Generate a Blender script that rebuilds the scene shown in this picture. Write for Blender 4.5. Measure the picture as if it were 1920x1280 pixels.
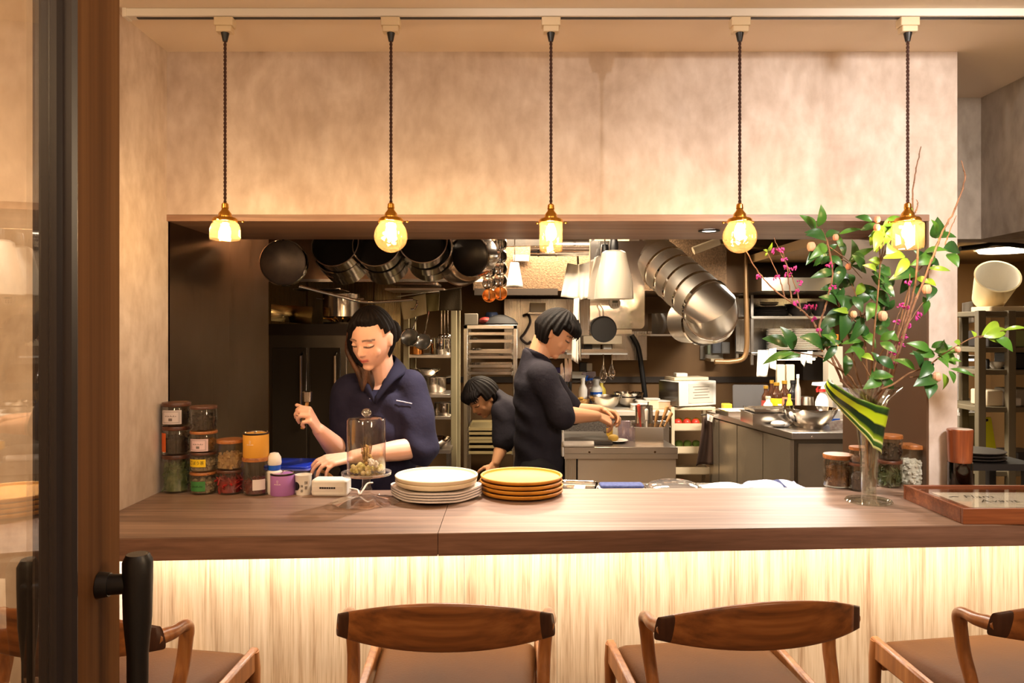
import bpy, math, random, bmesh
from mathutils import Vector, Matrix, Euler
R = math.radians
PI = math.pi
random.seed(7)
for _o in list(bpy.data.objects):
    bpy.data.objects.remove(_o)
sc = bpy.context.scene
col = sc.collection

# ------------------------------------------------------------------ camera
F, CX, CY, CZ = 1400.0, 955.0, 620.0, 1.55       # focal length and vanishing point in pixels of a 1920x1280 frame, eye height in metres
cam_d = bpy.data.cameras.new('camera')
cam = bpy.data.objects.new('camera', cam_d)
col.objects.link(cam)
cam.location = (0, 0, CZ)
cam.rotation_euler = (R(90), 0, 0)
cam_d.sensor_width = 36
cam_d.lens = F / 1920 * 36
cam_d.shift_x = (960 - CX) / 1920
cam_d.shift_y = (CY - 640) / 1920
cam_d.clip_start = 0.02
sc.camera = cam

# ------------------------------------------------------------------ view, world
sc.view_settings.view_transform = 'Standard'
sc.view_settings.look = 'None'
sc.view_settings.gamma = 1
sc.view_settings.use_curve_mapping = False
sc.view_settings.exposure = 0.0
sc.cycles.transparent_max_bounces = 32
sc.cycles.caustics_reflective = False
sc.cycles.caustics_refractive = False
w = bpy.data.worlds.new('evening')
sc.world = w
w.use_nodes = True
w.node_tree.nodes['Background'].inputs[0].default_value = (1.0, 0.74, 0.5, 1)
w.node_tree.nodes['Background'].inputs[1].default_value = 0.10

# ------------------------------------------------------------------ lights
def lamp(name, kind, loc, energy, color=(1, .8, .6), size=.1, size_y=None, aim=None, spot=None, blend=.6):
    d = bpy.data.lights.new(name, kind)
    d.energy = energy
    d.color = color
    if kind == 'AREA':
        d.size = size
        if size_y:
            d.shape = 'RECTANGLE'
            d.size_y = size_y
    else:
        d.shadow_soft_size = size
    if spot:
        d.spot_size = R(spot)
        d.spot_blend = blend
    o = bpy.data.objects.new(name, d)
    col.objects.link(o)
    o.location = loc
    if aim is not None:
        o.rotation_euler = (Vector(aim) - Vector(loc)).to_track_quat('-Z', 'Y').to_euler()
    return o

WARM = (1.0, .72, .44)
SOFT = (1.0, .90, .81)
WHITE = (1.0, .90, .77)
# track spots and downlights of the dining room ceiling, behind and above the viewer, plus one added fill
lamp('ceiling_spot_left', 'SPOT', (-1.0, .35, 2.48), 70, SOFT, .03, aim=(1.0, 2.63, 2.1), spot=46, blend=1)
lamp('ceiling_spot_right', 'SPOT', (1.55, .95, 2.48), 215, (1, .93, .87), .15, aim=(1.35, 2.6, 1.7), spot=80, blend=1)
lamp('ceiling_spot_middle', 'SPOT', (.3, .2, 2.48), 42, SOFT, .2, aim=(-.1, 2.4, 1.1), spot=95, blend=.9)
lamp('pier_fill_spot', 'SPOT', (-1.9, .6, 2.48), 100, (1, .66, .34), .1, aim=(-1.6, 2.2, 1.2), spot=100, blend=.9)  # added fill without a fitting, brightens the front of the left pier
# warm fill lights added out of view to lift ceiling and wall
lamp('room_fill_left', 'POINT', (-.9, .3, 2.0), 26, WARM, .12)
lamp('room_fill_right', 'POINT', (1.3, .4, 2.0), 32, WARM, .12)
# downlights in the underside of the wooden header
for _x in (-.18, .30, .79):
    lamp('header_downlight', 'SPOT', (_x, 2.86, 1.925), 75, (1, .90, .80), .025, aim=(_x, 2.62, .9), spot=88, blend=.8)
# lit strip under the counter
lamp('counter_strip_light', 'AREA', (.55, 2.33, .915), 19, (1, .93, .83), 3.4, .02, aim=(.55, 2.46, .55))
# kitchen ceiling fixtures
lamp('kitchen_light_front', 'AREA', (.1, 4.0, 2.33), 60, (1, .82, .60), 1.2, .25, aim=(.1, 4.0, 0))
lamp('kitchen_light_back', 'AREA', (.45, 5.45, 2.33), 78, (1, .80, .56), 1.2, .25, aim=(.45, 5.45, 0))
lamp('kitchen_light_right', 'AREA', (1.9, 4.9, 2.02), 60, WHITE, .6, .3, aim=(1.9, 5.0, 0))
lamp('kitchen_light_range', 'AREA', (-.9, 4.5, 2.2), 55, (1, .80, .46), .5, .2, aim=(-.9, 4.7, 0))
lamp('storage_light', 'AREA', (2.9, 4.7, 2.02), 9, (1, .85, .6), .4, .2, aim=(2.9, 4.7, 0))

# ------------------------------------------------------------------ coordinates
def P(px, py, Y):
    """The point of the room seen at a pixel of the photograph, at depth Y."""
    return Vector(((px - CX) * Y / F, Y, CZ - (py - CY) * Y / F))

def on(px, py, Z):
    """The point of the horizontal surface at height Z seen at a pixel."""
    Y = (CZ - Z) * F / (py - CY)
    return Vector(((px - CX) * Y / F, Y, Z))

# ------------------------------------------------------------------ materials
def lin(c):
    c = c / 255.0
    return c / 12.92 if c <= .04045 else ((c + .055) / 1.055) ** 2.4

def rgb(c):
    return (lin(c[0]), lin(c[1]), lin(c[2]), 1.0)

_mats = {}

def newmat(name):
    m = bpy.data.materials.new(name)
    m.use_nodes = True
    nt = m.node_tree
    b = nt.nodes['Principled BSDF']
    return m, nt, b

def N(nt, typ, **kw):
    n = nt.nodes.new(typ)
    for k, v in kw.items():
        if isinstance(v, dict):
            for a, b in v.items():
                n.inputs[a].default_value = b
        else:
            setattr(n, k, v)
    return n

def coords(nt, scale, kind='Object'):
    t = N(nt, 'ShaderNodeTexCoord')
    mp = N(nt, 'ShaderNodeMapping')
    mp.inputs['Scale'].default_value = scale
    nt.links.new(t.outputs[kind], mp.inputs['Vector'])
    return mp.outputs['Vector']

def ramp(nt, fac, stops):
    r = N(nt, 'ShaderNodeValToRGB')
    e = r.color_ramp.elements
    while len(e) < len(stops):
        e.new(.5)
    for i, (p, c) in enumerate(stops):
        e[i].position = p
        e[i].color = c if len(c) == 4 else rgb(c)
    nt.links.new(fac, r.inputs['Fac'])
    return r.outputs['Color']

def mat(name, c, rough=.5, metal=0.0, c2=None, scale=8.0, bump=0.0, bscale=60.0, spec=.5, sheen=0.0, emit=0.0, coat=0.0, stretch=(1, 1, 1)):
    if name in _mats:
        return _mats[name]
    m, nt, b = newmat(name)
    b.inputs['Base Color'].default_value = rgb(c)
    b.inputs['Roughness'].default_value = rough
    b.inputs['Metallic'].default_value = metal
    b.inputs['Specular IOR Level'].default_value = spec
    b.inputs['Coat Weight'].default_value = coat
    b.inputs['Sheen Weight'].default_value = sheen
    v = None
    if c2 or bump:
        v = coords(nt, stretch)
    if c2:
        n = N(nt, 'ShaderNodeTexNoise')
        n.inputs['Scale'].default_value = scale
        n.inputs['Detail'].default_value = 5
        nt.links.new(v, n.inputs['Vector'])
        nt.links.new(ramp(nt, n.outputs['Fac'], [(.35, c), (.65, c2)]), b.inputs['Base Color'])
    if bump:
        n = N(nt, 'ShaderNodeTexNoise')
        n.inputs['Scale'].default_value = bscale
        n.inputs['Detail'].default_value = 4
        nt.links.new(v, n.inputs['Vector'])
        bp = N(nt, 'ShaderNodeBump')
        bp.inputs['Strength'].default_value = bump
        bp.inputs['Distance'].default_value = .01
        nt.links.new(n.outputs['Fac'], bp.inputs['Height'])
        nt.links.new(bp.outputs['Normal'], b.inputs['Normal'])
    if emit:
        b.inputs['Emission Color'].default_value = rgb(c)
        b.inputs['Emission Strength'].default_value = emit
    _mats[name] = m
    return m

def wood(name, dark, mid, light, axis='X', scale=1.0, rough=.45, bump=.08, coat=0.0, band=None):
    """Fine straight grain along one axis of the object, with broader figure under it."""
    if name in _mats:
        return _mats[name]
    m, nt, b = newmat(name)
    s = {'X': (.7, 22, 22), 'Y': (22, .7, 22), 'Z': (22, 22, .7)}[axis]
    v = coords(nt, tuple(k * scale for k in s))
    n1 = N(nt, 'ShaderNodeTexNoise')
    n1.inputs['Scale'].default_value = 1.0
    n1.inputs['Detail'].default_value = 6
    n1.inputs['Roughness'].default_value = .65
    n1.inputs['Distortion'].default_value = .6
    n2 = N(nt, 'ShaderNodeTexNoise')
    n2.inputs['Scale'].default_value = 5.0
    n2.inputs['Detail'].default_value = 3
    nt.links.new(v, n1.inputs['Vector'])
    nt.links.new(v, n2.inputs['Vector'])
    mx = N(nt, 'ShaderNodeMix')
    mx.inputs[0].default_value = .35
    nt.links.new(n1.outputs['Fac'], mx.inputs[2])
    nt.links.new(n2.outputs['Fac'], mx.inputs[3])
    nt.links.new(ramp(nt, mx.outputs[0], [(.33, dark), (.5, mid), (.67, light)]), b.inputs['Base Color'])
    b.inputs['Roughness'].default_value = rough
    b.inputs['Coat Weight'].default_value = coat
    b.inputs['Coat Roughness'].default_value = .25
    bp = N(nt, 'ShaderNodeBump')
    bp.inputs['Strength'].default_value = bump
    bp.inputs['Distance'].default_value = .004
    nt.links.new(mx.outputs[0], bp.inputs['Height'])
    nt.links.new(bp.outputs['Normal'], b.inputs['Normal'])
    _mats[name] = m
    return m

def steel(name, c=(205, 200, 192), rough=.28, axis='X', amt=.05, metal=1.0):
    """Brushed metal: fine lines along one axis change the roughness and tilt the surface a little."""
    if name in _mats:
        return _mats[name]
    m, nt, b = newmat(name)
    b.inputs['Metallic'].default_value = metal
    b.inputs['Base Color'].default_value = rgb(c)
    s = {'X': (2, 420, 420), 'Y': (420, 2, 420), 'Z': (420, 420, 2)}[axis]
    amt = min(amt, .06)
    v = coords(nt, s)
    n = N(nt, 'ShaderNodeTexNoise')
    n.inputs['Scale'].default_value = 1.0
    n.inputs['Detail'].default_value = 3
    nt.links.new(v, n.inputs['Vector'])
    mr = N(nt, 'ShaderNodeMapRange')
    mr.inputs['To Min'].default_value = max(.02, rough - amt)
    mr.inputs['To Max'].default_value = rough + amt
    nt.links.new(n.outputs['Fac'], mr.inputs['Value'])
    nt.links.new(mr.outputs['Result'], b.inputs['Roughness'])
    v2 = coords(nt, (3, 3, 3))
    n2 = N(nt, 'ShaderNodeTexNoise')
    n2.inputs['Scale'].default_value = 1.2
    nt.links.new(v2, n2.inputs['Vector'])
    bp = N(nt, 'ShaderNodeBump')
    bp.inputs['Strength'].default_value = .12
    bp.inputs['Distance'].default_value = .05
    nt.links.new(n2.outputs['Fac'], bp.inputs['Height'])
    nt.links.new(bp.outputs['Normal'], b.inputs['Normal'])
    _mats[name] = m
    return m

def glass(name, tint=(255, 255, 255), rough=.02, refl=.05, body=0.0, bodyc=(255, 255, 255), bump=0.0, bscale=30, gcol=(255, 255, 255)):
    """A thin clear wall: what lies behind shows through, the surface reflects more at a glancing view."""
    if name in _mats:
        return _mats[name]
    m, nt, b = newmat(name)
    nt.nodes.remove(b)
    out = nt.nodes['Material Output']
    tr = N(nt, 'ShaderNodeBsdfTransparent')
    tr.inputs[0].default_value = rgb(tint)
    gl = N(nt, 'ShaderNodeBsdfAnisotropic')
    gl.inputs['Color'].default_value = rgb(gcol)
    gl.inputs['Roughness'].default_value = rough
    lw = N(nt, 'ShaderNodeLayerWeight')
    lw.inputs[0].default_value = .5
    p = N(nt, 'ShaderNodeMath', operation='POWER')
    p.inputs[1].default_value = 4.0
    ma = N(nt, 'ShaderNodeMath', operation='MULTIPLY_ADD')
    ma.inputs[1].default_value = .85
    ma.inputs[2].default_value = refl
    nt.links.new(lw.outputs['Facing'], p.inputs[0])
    nt.links.new(p.outputs[0], ma.inputs[0])
    mx = N(nt, 'ShaderNodeMixShader')
    nt.links.new(ma.outputs[0], mx.inputs[0])
    base = tr.outputs[0]
    if body:
        df = N(nt, 'ShaderNodeBsdfDiffuse')
        df.inputs[0].default_value = rgb(bodyc)
        tl = N(nt, 'ShaderNodeBsdfTranslucent')
        tl.inputs[0].default_value = rgb(bodyc)
        m0 = N(nt, 'ShaderNodeMixShader')
        m0.inputs[0].default_value = .6
        nt.links.new(df.outputs[0], m0.inputs[1])
        nt.links.new(tl.outputs[0], m0.inputs[2])
        m1 = N(nt, 'ShaderNodeMixShader')
        m1.inputs[0].default_value = body
        nt.links.new(tr.outputs[0], m1.inputs[1])
        nt.links.new(m0.outputs[0], m1.inputs[2])
        base = m1.outputs[0]
    nt.links.new(base, mx.inputs[1])
    nt.links.new(gl.outputs[0], mx.inputs[2])
    if bump:
        v = coords(nt, (1, 1, 1))
        n = N(nt, 'ShaderNodeTexVoronoi')
        n.inputs['Scale'].default_value = bscale
        nt.links.new(v, n.inputs['Vector'])
        bp = N(nt, 'ShaderNodeBump')
        bp.inputs['Strength'].default_value = bump
        bp.inputs['Distance'].default_value = .01
        nt.links.new(n.outputs['Distance'], bp.inputs['Height'])
        nt.links.new(bp.outputs['Normal'], gl.inputs['Normal'])
        nt.links.new(bp.outputs['Normal'], lw.inputs['Normal'])
    nt.links.new(mx.outputs[0], out.inputs['Surface'])
    _mats[name] = m
    return m

def glow(name, c, s):
    if name in _mats:
        return _mats[name]
    m, nt, b = newmat(name)
    nt.nodes.remove(b)
    e = N(nt, 'ShaderNodeEmission')
    e.inputs[0].default_value = (c[0], c[1], c[2], 1)
    e.inputs[1].default_value = s
    nt.links.new(e.outputs[0], nt.nodes['Material Output'].inputs['Surface'])
    _mats[name] = m
    return m

def plaster(name, a, b_, c):
    """Trowelled plaster: soft clouds and long vertical smears of a paler and a greyer tone."""
    if name in _mats:
        return _mats[name]
    m, nt, b = newmat(name)
    v = coords(nt, (1, 1, .85))
    n1 = N(nt, 'ShaderNodeTexNoise')
    n1.inputs['Scale'].default_value = 4.5
    n1.inputs['Detail'].default_value = 8
    n1.inputs['Roughness'].default_value = .62
    n1.inputs['Distortion'].default_value = .5
    nt.links.new(v, n1.inputs['Vector'])
    v2 = coords(nt, (1, 1, .5))
    n2 = N(nt, 'ShaderNodeTexNoise')
    n2.inputs['Scale'].default_value = 24.0
    n2.inputs['Detail'].default_value = 6
    nt.links.new(v2, n2.inputs['Vector'])
    mx = N(nt, 'ShaderNodeMix')
    mx.inputs[0].default_value = .4
    nt.links.new(n1.outputs['Fac'], mx.inputs[2])
    nt.links.new(n2.outputs['Fac'], mx.inputs[3])
    nt.links.new(ramp(nt, mx.outputs[0], [(.36, a), (.5, b_), (.62, c)]), b.inputs['Base Color'])
    b.inputs['Roughness'].default_value = .75
    b.inputs['Specular IOR Level'].default_value = .3
    bp = N(nt, 'ShaderNodeBump')
    bp.inputs['Strength'].default_value = .12
    bp.inputs['Distance'].default_value = .004
    nt.links.new(n2.outputs['Fac'], bp.inputs['Height'])
    nt.links.new(bp.outputs['Normal'], b.inputs['Normal'])
    _mats[name] = m
    return m

# ------------------------------------------------------------------ mesh builder
class G:
    def __init__(self):
        self.v, self.f, self.uv = [], [], {}

    def add(self, vs, fs, m=None):
        k = len(self.v)
        self.v += [(m @ Vector(p)) if m is not None else Vector(p) for p in vs]
        self.f += [tuple(i + k for i in f) for f in fs]
        return self

    def box(self, c, d, m=None):
        x, y, z = c
        a, b, e = d[0] / 2, d[1] / 2, d[2] / 2
        vs = [(x + i * a, y + j * b, z + k * e) for k in (-1, 1) for j in (-1, 1) for i in (-1, 1)]
        return self.add(vs, [(0, 2, 3, 1), (4, 5, 7, 6), (0, 1, 5, 4), (2, 6, 7, 3), (0, 4, 6, 2), (1, 3, 7, 5)], m)

    def prism(self, out, z0, z1, m=None, axis='Z'):
        n = len(out)
        if axis == 'Z':
            vs = [(x, y, z0) for x, y in out] + [(x, y, z1) for x, y in out]
        elif axis == 'Y':
            vs = [(x, z0, y) for x, y in out] + [(x, z1, y) for x, y in out]
        else:
            vs = [(z0, x, y) for x, y in out] + [(z1, x, y) for x, y in out]
        fs = [tuple(range(n)), tuple(range(2 * n - 1, n - 1, -1))] + [(i, (i + 1) % n, n + (i + 1) % n, n + i) for i in range(n)]
        return self.add(vs, fs, m)

    def lathe(self, prof, n=32, c=(0, 0, 0), m=None):
        vs, rings = [], []
        for r, z in prof:
            if r < 1e-6:
                rings.append([len(vs)])
                vs.append((c[0], c[1], c[2] + z))
            else:
                rings.append(list(range(len(vs), len(vs) + n)))
                vs += [(c[0] + r * math.cos(2 * PI * i / n), c[1] + r * math.sin(2 * PI * i / n), c[2] + z) for i in range(n)]
        fs = []
        for a, b in zip(rings, rings[1:]):
            for i in range(n):
                j = (i + 1) % n
                if len(a) == 1 and len(b) == 1:
                    break
                if len(a) == 1:
                    fs.append((a[0], b[j], b[i]))
                elif len(b) == 1:
                    fs.append((a[i], a[j], b[0]))
                else:
                    fs.append((a[i], a[j], b[j], b[i]))
        return self.add(vs, fs, m)

    def tube(self, pts, r, n=8, closed=False, flat=1.0, m=None):
        pts = [Vector(p) for p in pts]
        k = len(pts)
        rs = list(r) if isinstance(r, (list, tuple)) else [r] * k
        vs, fs, rings = [], [], []
        t0 = None
        nrm = None
        for i, p in enumerate(pts):
            if closed:
                t = pts[(i + 1) % k] - pts[i - 1]
            else:
                t = pts[min(i + 1, k - 1)] - pts[max(i - 1, 0)]
            t = t.normalized() if t.length > 1e-9 else Vector((0, 0, 1))
            if nrm is None:
                h = Vector((0, 0, 1)) if abs(t.z) < .9 else Vector((1, 0, 0))
                nrm = (h - t * h.dot(t)).normalized()
            else:
                nrm = nrm - t * nrm.dot(t)
                nrm = nrm.normalized() if nrm.length > 1e-6 else t.orthogonal().normalized()
            bi = t.cross(nrm)
            rings.append(len(vs))
            for j in range(n):
                a = 2 * PI * j / n
                vs.append(p + nrm * (math.cos(a) * rs[i]) + bi * (math.sin(a) * rs[i] * flat))
        for i in range(k if closed else k - 1):
            a, b = rings[i], rings[(i + 1) % k]
            for j in range(n):
                q = (j + 1) % n
                fs.append((a + j, a + q, b + q, b + j))
        if not closed:
            fs.append(tuple(rings[0] + j for j in range(n))[::-1])
            fs.append(tuple(rings[-1] + j for j in range(n)))
        return self.add(vs, fs, m)

    def ell(self, c, r, n=14, m=None, k=None):
        k = k or max(5, n // 2)
        prof = [(math.sin(PI * i / k), -math.cos(PI * i / k)) for i in range(k + 1)]
        prof[0] = (0, -1)
        prof[-1] = (0, 1)
        mm = Matrix.Translation(c) @ (m if m is not None else Matrix()) @ Matrix.Diagonal((r[0], r[1], r[2], 1))
        return self.lathe(prof, n, (0, 0, 0), mm)

    def capsule(self, a, b, ra, rb, n=14):
        a, b = Vector(a), Vector(b)
        d = b - a
        L = max(d.length, 1e-6)
        q = d.normalized().to_track_quat('Z', 'Y').to_matrix().to_4x4()
        prof = [(ra * math.sin(t), -ra * math.cos(t)) for t in [PI / 2 * i / 4 for i in range(5)]]
        prof += [(rb * math.cos(t), L + rb * math.sin(t)) for t in [PI / 2 * i / 4 for i in range(5)]]
        prof[0] = (0, -ra)
        prof[-1] = (0, L + rb)
        return self.lathe(prof, n, (0, 0, 0), Matrix.Translation(a) @ q)

    def sheet(self, fn, nu, nv, closeu=False, uv=False):
        vs, fs = [], []
        base = len(self.v)
        for i in range(nu + (0 if closeu else 1)):
            for j in range(nv + 1):
                vs.append(fn(i / nu, j / nv))
        w_ = nv + 1
        for i in range(nu):
            a, b = i, (i + 1) % nu if closeu else i + 1
            for j in range(nv):
                fs.append((a * w_ + j, b * w_ + j, b * w_ + j + 1, a * w_ + j + 1))
        if uv:
            for i in range(nu + 1):
                for j in range(nv + 1):
                    self.uv[base + i * w_ + j] = (i / nu, j / nv)
        return self.add(vs, fs)

    def text(self, s, size, fn, shear=0.0):
        """Flat lettering; fn maps (x, y) of the centred line to a point."""
        cu = bpy.data.curves.new('lettering', 'FONT')
        cu.body = s
        cu.size = size
        cu.align_x = 'CENTER'
        cu.align_y = 'CENTER'
        cu.shear = shear
        cu.resolution_u = 3
        o = bpy.data.objects.new('lettering', cu)
        col.objects.link(o)
        dg = bpy.context.evaluated_depsgraph_get()
        me = bpy.data.meshes.new_from_object(o.evaluated_get(dg))
        self.add([fn(q.co.x, q.co.y) for q in me.vertices], [tuple(p.vertices) for p in me.polygons])
        bpy.data.objects.remove(o)
        bpy.data.curves.remove(cu)
        bpy.data.meshes.remove(me)
        return self

    def build(self, name, m, parent=None, smooth=40, bevel=0.0, solid=0.0, sub=0, loc=None, segs=2):
        me = bpy.data.meshes.new(name)
        me.from_pydata([tuple(p) for p in self.v], [], self.f)
        me.update()
        bm = bmesh.new()
        bm.from_mesh(me)
        bmesh.ops.recalc_face_normals(bm, faces=bm.faces)
        if self.uv:
            lay = bm.loops.layers.uv.new('UVMap')
            for f in bm.faces:
                for l in f.loops:
                    l[lay].uv = self.uv.get(l.vert.index, (0, 0))
        bm.to_mesh(me)
        bm.free()
        if smooth:
            me.polygons.foreach_set('use_smooth', [True] * len(me.polygons))
            me.set_sharp_from_angle(angle=R(smooth))
        me.materials.append(m)
        o = bpy.data.objects.new(name, me)
        col.objects.link(o)
        if parent is not None:
            o.parent = parent
        if loc is not None:
            o.location = loc
        if solid:
            md = o.modifiers.new('thickness', 'SOLIDIFY')
            md.thickness = solid
            md.offset = 0
        if sub:
            md = o.modifiers.new('smooth', 'SUBSURF')
            md.levels = sub
            md.render_levels = sub
        if bevel:
            md = o.modifiers.new('bevel', 'BEVEL')
            md.width = bevel
            md.segments = segs
            md.limit_method = 'ANGLE'
            md.angle_limit = R(40)
        return o

def tag(o, label, cat, group=None, kind=None):
    o['label'] = label
    o['category'] = cat
    if group:
        o['group'] = group
    if kind:
        o['kind'] = kind
    return o

def thing(name, label, cat, loc=(0, 0, 0), rz=0.0, group=None, rot=None):
    o = bpy.data.objects.new(name, None)
    col.objects.link(o)
    o.empty_display_size = .05
    o.location = loc
    o.rotation_euler = rot if rot is not None else (0, 0, rz)
    return tag(o, label, cat, group)

def struct(name, g, m, parent=None, **kw):
    o = g.build(name, m, parent, **kw)
    if parent is None:
        o['kind'] = 'structure'
    return o

def dup(root, label, loc=None, rot=None, group=None, scale=None):
    """A copy of a thing with copies of its parts and sub-parts."""
    def rec(o, par):
        c = o.copy()
        col.objects.link(c)
        if par is not None:
            c.parent = par
        for ch in o.children:
            rec(ch, c)
        return c
    r = rec(root, None)
    if loc is not None:
        r.location = loc
    if rot is not None:
        r.rotation_euler = rot
    if scale is not None:
        r.scale = scale
    r['label'] = label
    if group:
        r['group'] = group
    return r

def arc(c, r, a0, a1, n=10):
    return [(c[0] + r * math.cos(R(a0 + (a1 - a0) * i / n)), c[1] + r * math.sin(R(a0 + (a1 - a0) * i / n))) for i in range(n + 1)]

def rrect(x0, y0, x1, y1, r, n=5):
    return arc((x1 - r, y1 - r), r, 0, 90, n) + arc((x0 + r, y1 - r), r, 90, 180, n) + arc((x0 + r, y0 + r), r, 180, 270, n) + arc((x1 - r, y0 + r), r, 270, 360, n)

def spline(pts, n=8):
    """Catmull-Rom curve through points."""
    pts = [Vector(p) for p in pts]
    q = [pts[0] * 2 - pts[1]] + pts + [pts[-1] * 2 - pts[-2]]
    out = []
    for i in range(1, len(q) - 2):
        a, b, c, d = q[i - 1], q[i], q[i + 1], q[i + 2]
        for k in range(n):
            t = k / n
            out.append(.5 * ((2 * b) + (c - a) * t + (2 * a - 5 * b + 4 * c - d) * t * t + (3 * b - a - 3 * c + d) * t ** 3))
    out.append(pts[-1])
    return out

# ================================================================== the room
PLASTER = plaster('plaster', (190, 172, 158), (208, 192, 180), (222, 208, 198))
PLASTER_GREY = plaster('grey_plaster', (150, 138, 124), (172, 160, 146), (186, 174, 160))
CEIL = mat('ceiling_paint', (236, 220, 200), .8, bump=.03, bscale=40)
DARKWALL = mat('brown_wall_paint', (138, 102, 60), .6, c2=(120, 88, 52), scale=2)
STUCCO = mat('brown_stucco', (120, 92, 64), .85, c2=(90, 68, 46), scale=60, bump=.5, bscale=90)
WALNUT_X = wood('counter_wood', (88, 68, 56), (128, 102, 86), (160, 132, 112), 'X', .9, .42, .05)
WALNUT_EDGE = wood('counter_edge_wood', (84, 58, 44), (112, 80, 62), (136, 100, 80), 'X', .8, .5, .06)
PANEL = wood('pale_panel_wood', (164, 128, 92), (212, 184, 148), (230, 206, 174), 'Z', 1.9, .55, .04)
JAMB = steel('bronze_steel', (118, 96, 74), .30, 'Z', .08)
STEEL_X = steel('brushed_steel', (206, 198, 188), .30, 'X')
STEEL_Z = steel('brushed_steel_upright', (200, 192, 182), .26, 'Z')
STEEL_DK = steel('dark_steel', (128, 118, 104), .30, 'Z')
CHROME = mat('polished_steel', (226, 220, 212), .08, 1)
CHROME_R = mat('satin_steel', (214, 206, 196), .2, 1)
BLACK = mat('black_iron', (26, 24, 24), .5)
RUBBER = mat('black_plastic', (22, 21, 22), .4)
WHITE_P = mat('white_plastic', (232, 226, 216), .4)
CREAM_P = mat('cream_plastic', (226, 206, 172), .45)
GREY_P = mat('grey_plastic', (150, 140, 124), .5)
PAPER = mat('paper', (240, 232, 218), .8)
BRASS = mat('brass', (206, 150, 62), .22, 1)
TILE = mat('floor_tile', (92, 80, 66), .5, c2=(78, 68, 58), scale=3)
DINFLOOR = wood('floor_wood', (70, 50, 36), (96, 70, 50), (118, 88, 64), 'Y', .4, .5)

CEIL_Z = 2.5325
WY = 2.63           # plane of the wall above the counter
XL, XR, XE = -1.206, 1.478, 1.578
HZ = 1.9595         # top of the opening
SOF = 1.935         # underside of the wooden header
ZC = .995           # counter top

g = G().box((.2, 1.5, -.02), (8, 3.6, .04))
struct('floor', g, DINFLOOR)
g = G().box((.9, 4.96, -.02), (6.4, 3.3, .04))
struct('floor_kitchen', g, TILE)
g = G().box((.2, 1.15, CEIL_Z + .03), (8, 4.06, .06))
struct('ceiling', g, CEIL)
# left pier: side face towards the counter, front face towards the viewer
g = G().box(((-3 + XL) / 2, 2.42, CEIL_Z / 2), (3 + XL, .44, CEIL_Z))
struct('wall_left', g, PLASTER)
# wall above the opening and the pillar on its right, one surface
out = [(XL, HZ), (XR, HZ), (XR, .9955), (XE, .9955), (XE, CEIL_Z), (XL, CEIL_Z)]
struct('wall_front', G().prism(out, WY, WY + .12, axis='Y'), PLASTER)
struct('wall_front_base', G().box(((XR + XE) / 2, WY + .09, .46), (XE - XR, .12, .86)), PLASTER)
# wooden header of the opening
HEADW = wood('header_wood', (116, 86, 68), (152, 118, 96), (178, 144, 122), 'X', .9, .42, .05)
tr = struct('trim_1', G().box(((XL + XR) / 2, 2.89, (HZ + SOF) / 2), (XR - XL, .526, HZ - SOF - .002)), HEADW)
# brushed bronze jamb panels on both sides of the opening
struct('wall_jamb_left', G().box((XL - .02, 3.19, 1.1), (.04, 1.1, 2.2)), JAMB)
struct('wall_jamb_right', G().box((XR + .02, 3.03, 1.1), (.04, .56, 2.2)), mat('brown_panel', (92, 66, 46), .45))
struct('wall_jamb_right_front', G().box((XR - .004, 2.691, (ZC + SOF) / 2), (.007, .118, SOF - ZC - .004)), mat('brown_panel', (92, 66, 46), .45))
struct('wall_jamb_left_front', G().box((XL - .03, 2.645, 1.2), (.06, .012, 1.5)), JAMB)
# lintel and hanging wall over the passage on the right
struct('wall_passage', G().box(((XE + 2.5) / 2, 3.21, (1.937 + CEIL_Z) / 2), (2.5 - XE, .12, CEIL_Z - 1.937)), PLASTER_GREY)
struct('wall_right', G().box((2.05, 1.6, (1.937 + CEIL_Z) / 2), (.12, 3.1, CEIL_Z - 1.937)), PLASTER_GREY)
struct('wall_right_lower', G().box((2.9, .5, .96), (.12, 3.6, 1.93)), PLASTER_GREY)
# dining room behind the viewer
struct('wall_behind', G().box((0, -1.0, 1.27), (7, .1, 2.53)), PLASTER)
struct('wall_far_left', G().box((-2.95, .6, 1.27), (.1, 3.2, 2.53)), PLASTER)
# kitchen shell
struct('wall_kitchen_back', G().box((.9, 6.66, 1.25), (6.4, .12, 2.5)), DARKWALL)
struct('wall_kitchen_left', G().box((-2.2, 5.0, 1.25), (.1, 3.3, 2.5)), DARKWALL)
struct('wall_kitchen_right', G().box((3.95, 4.9, 1.25), (.1, 3.4, 2.5)), DARKWALL)
struct('ceiling_kitchen', G().box((.9, 4.98, 2.44), (6.4, 3.5, .06)), mat('kitchen_ceiling', (150, 130, 104), .8))
struct('wall_bulkhead', G().box((.68, 6.1, 2.12), (1.9, 1.0, .54)), STUCCO)
struct('wall_bulkhead_right', G().box((2.0, 6.2, 2.12), (.74, .7, .54)), DARKWALL)
struct('ceiling_storage', G().box((2.85, 4.8, 2.1), (2.0, 2.6, .06)), mat('storage_ceiling', (150, 118, 76), .6))
struct('trim_2', G().box((.9, 6.585, 1.12), (2.9, .03, .05)), mat('dark_band', (60, 48, 38), .6))
struct('trim_3', G().box((.05, 5.575, 1.84), (.62, .05, .05)), mat('dark_band', (60, 48, 38), .6))

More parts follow.
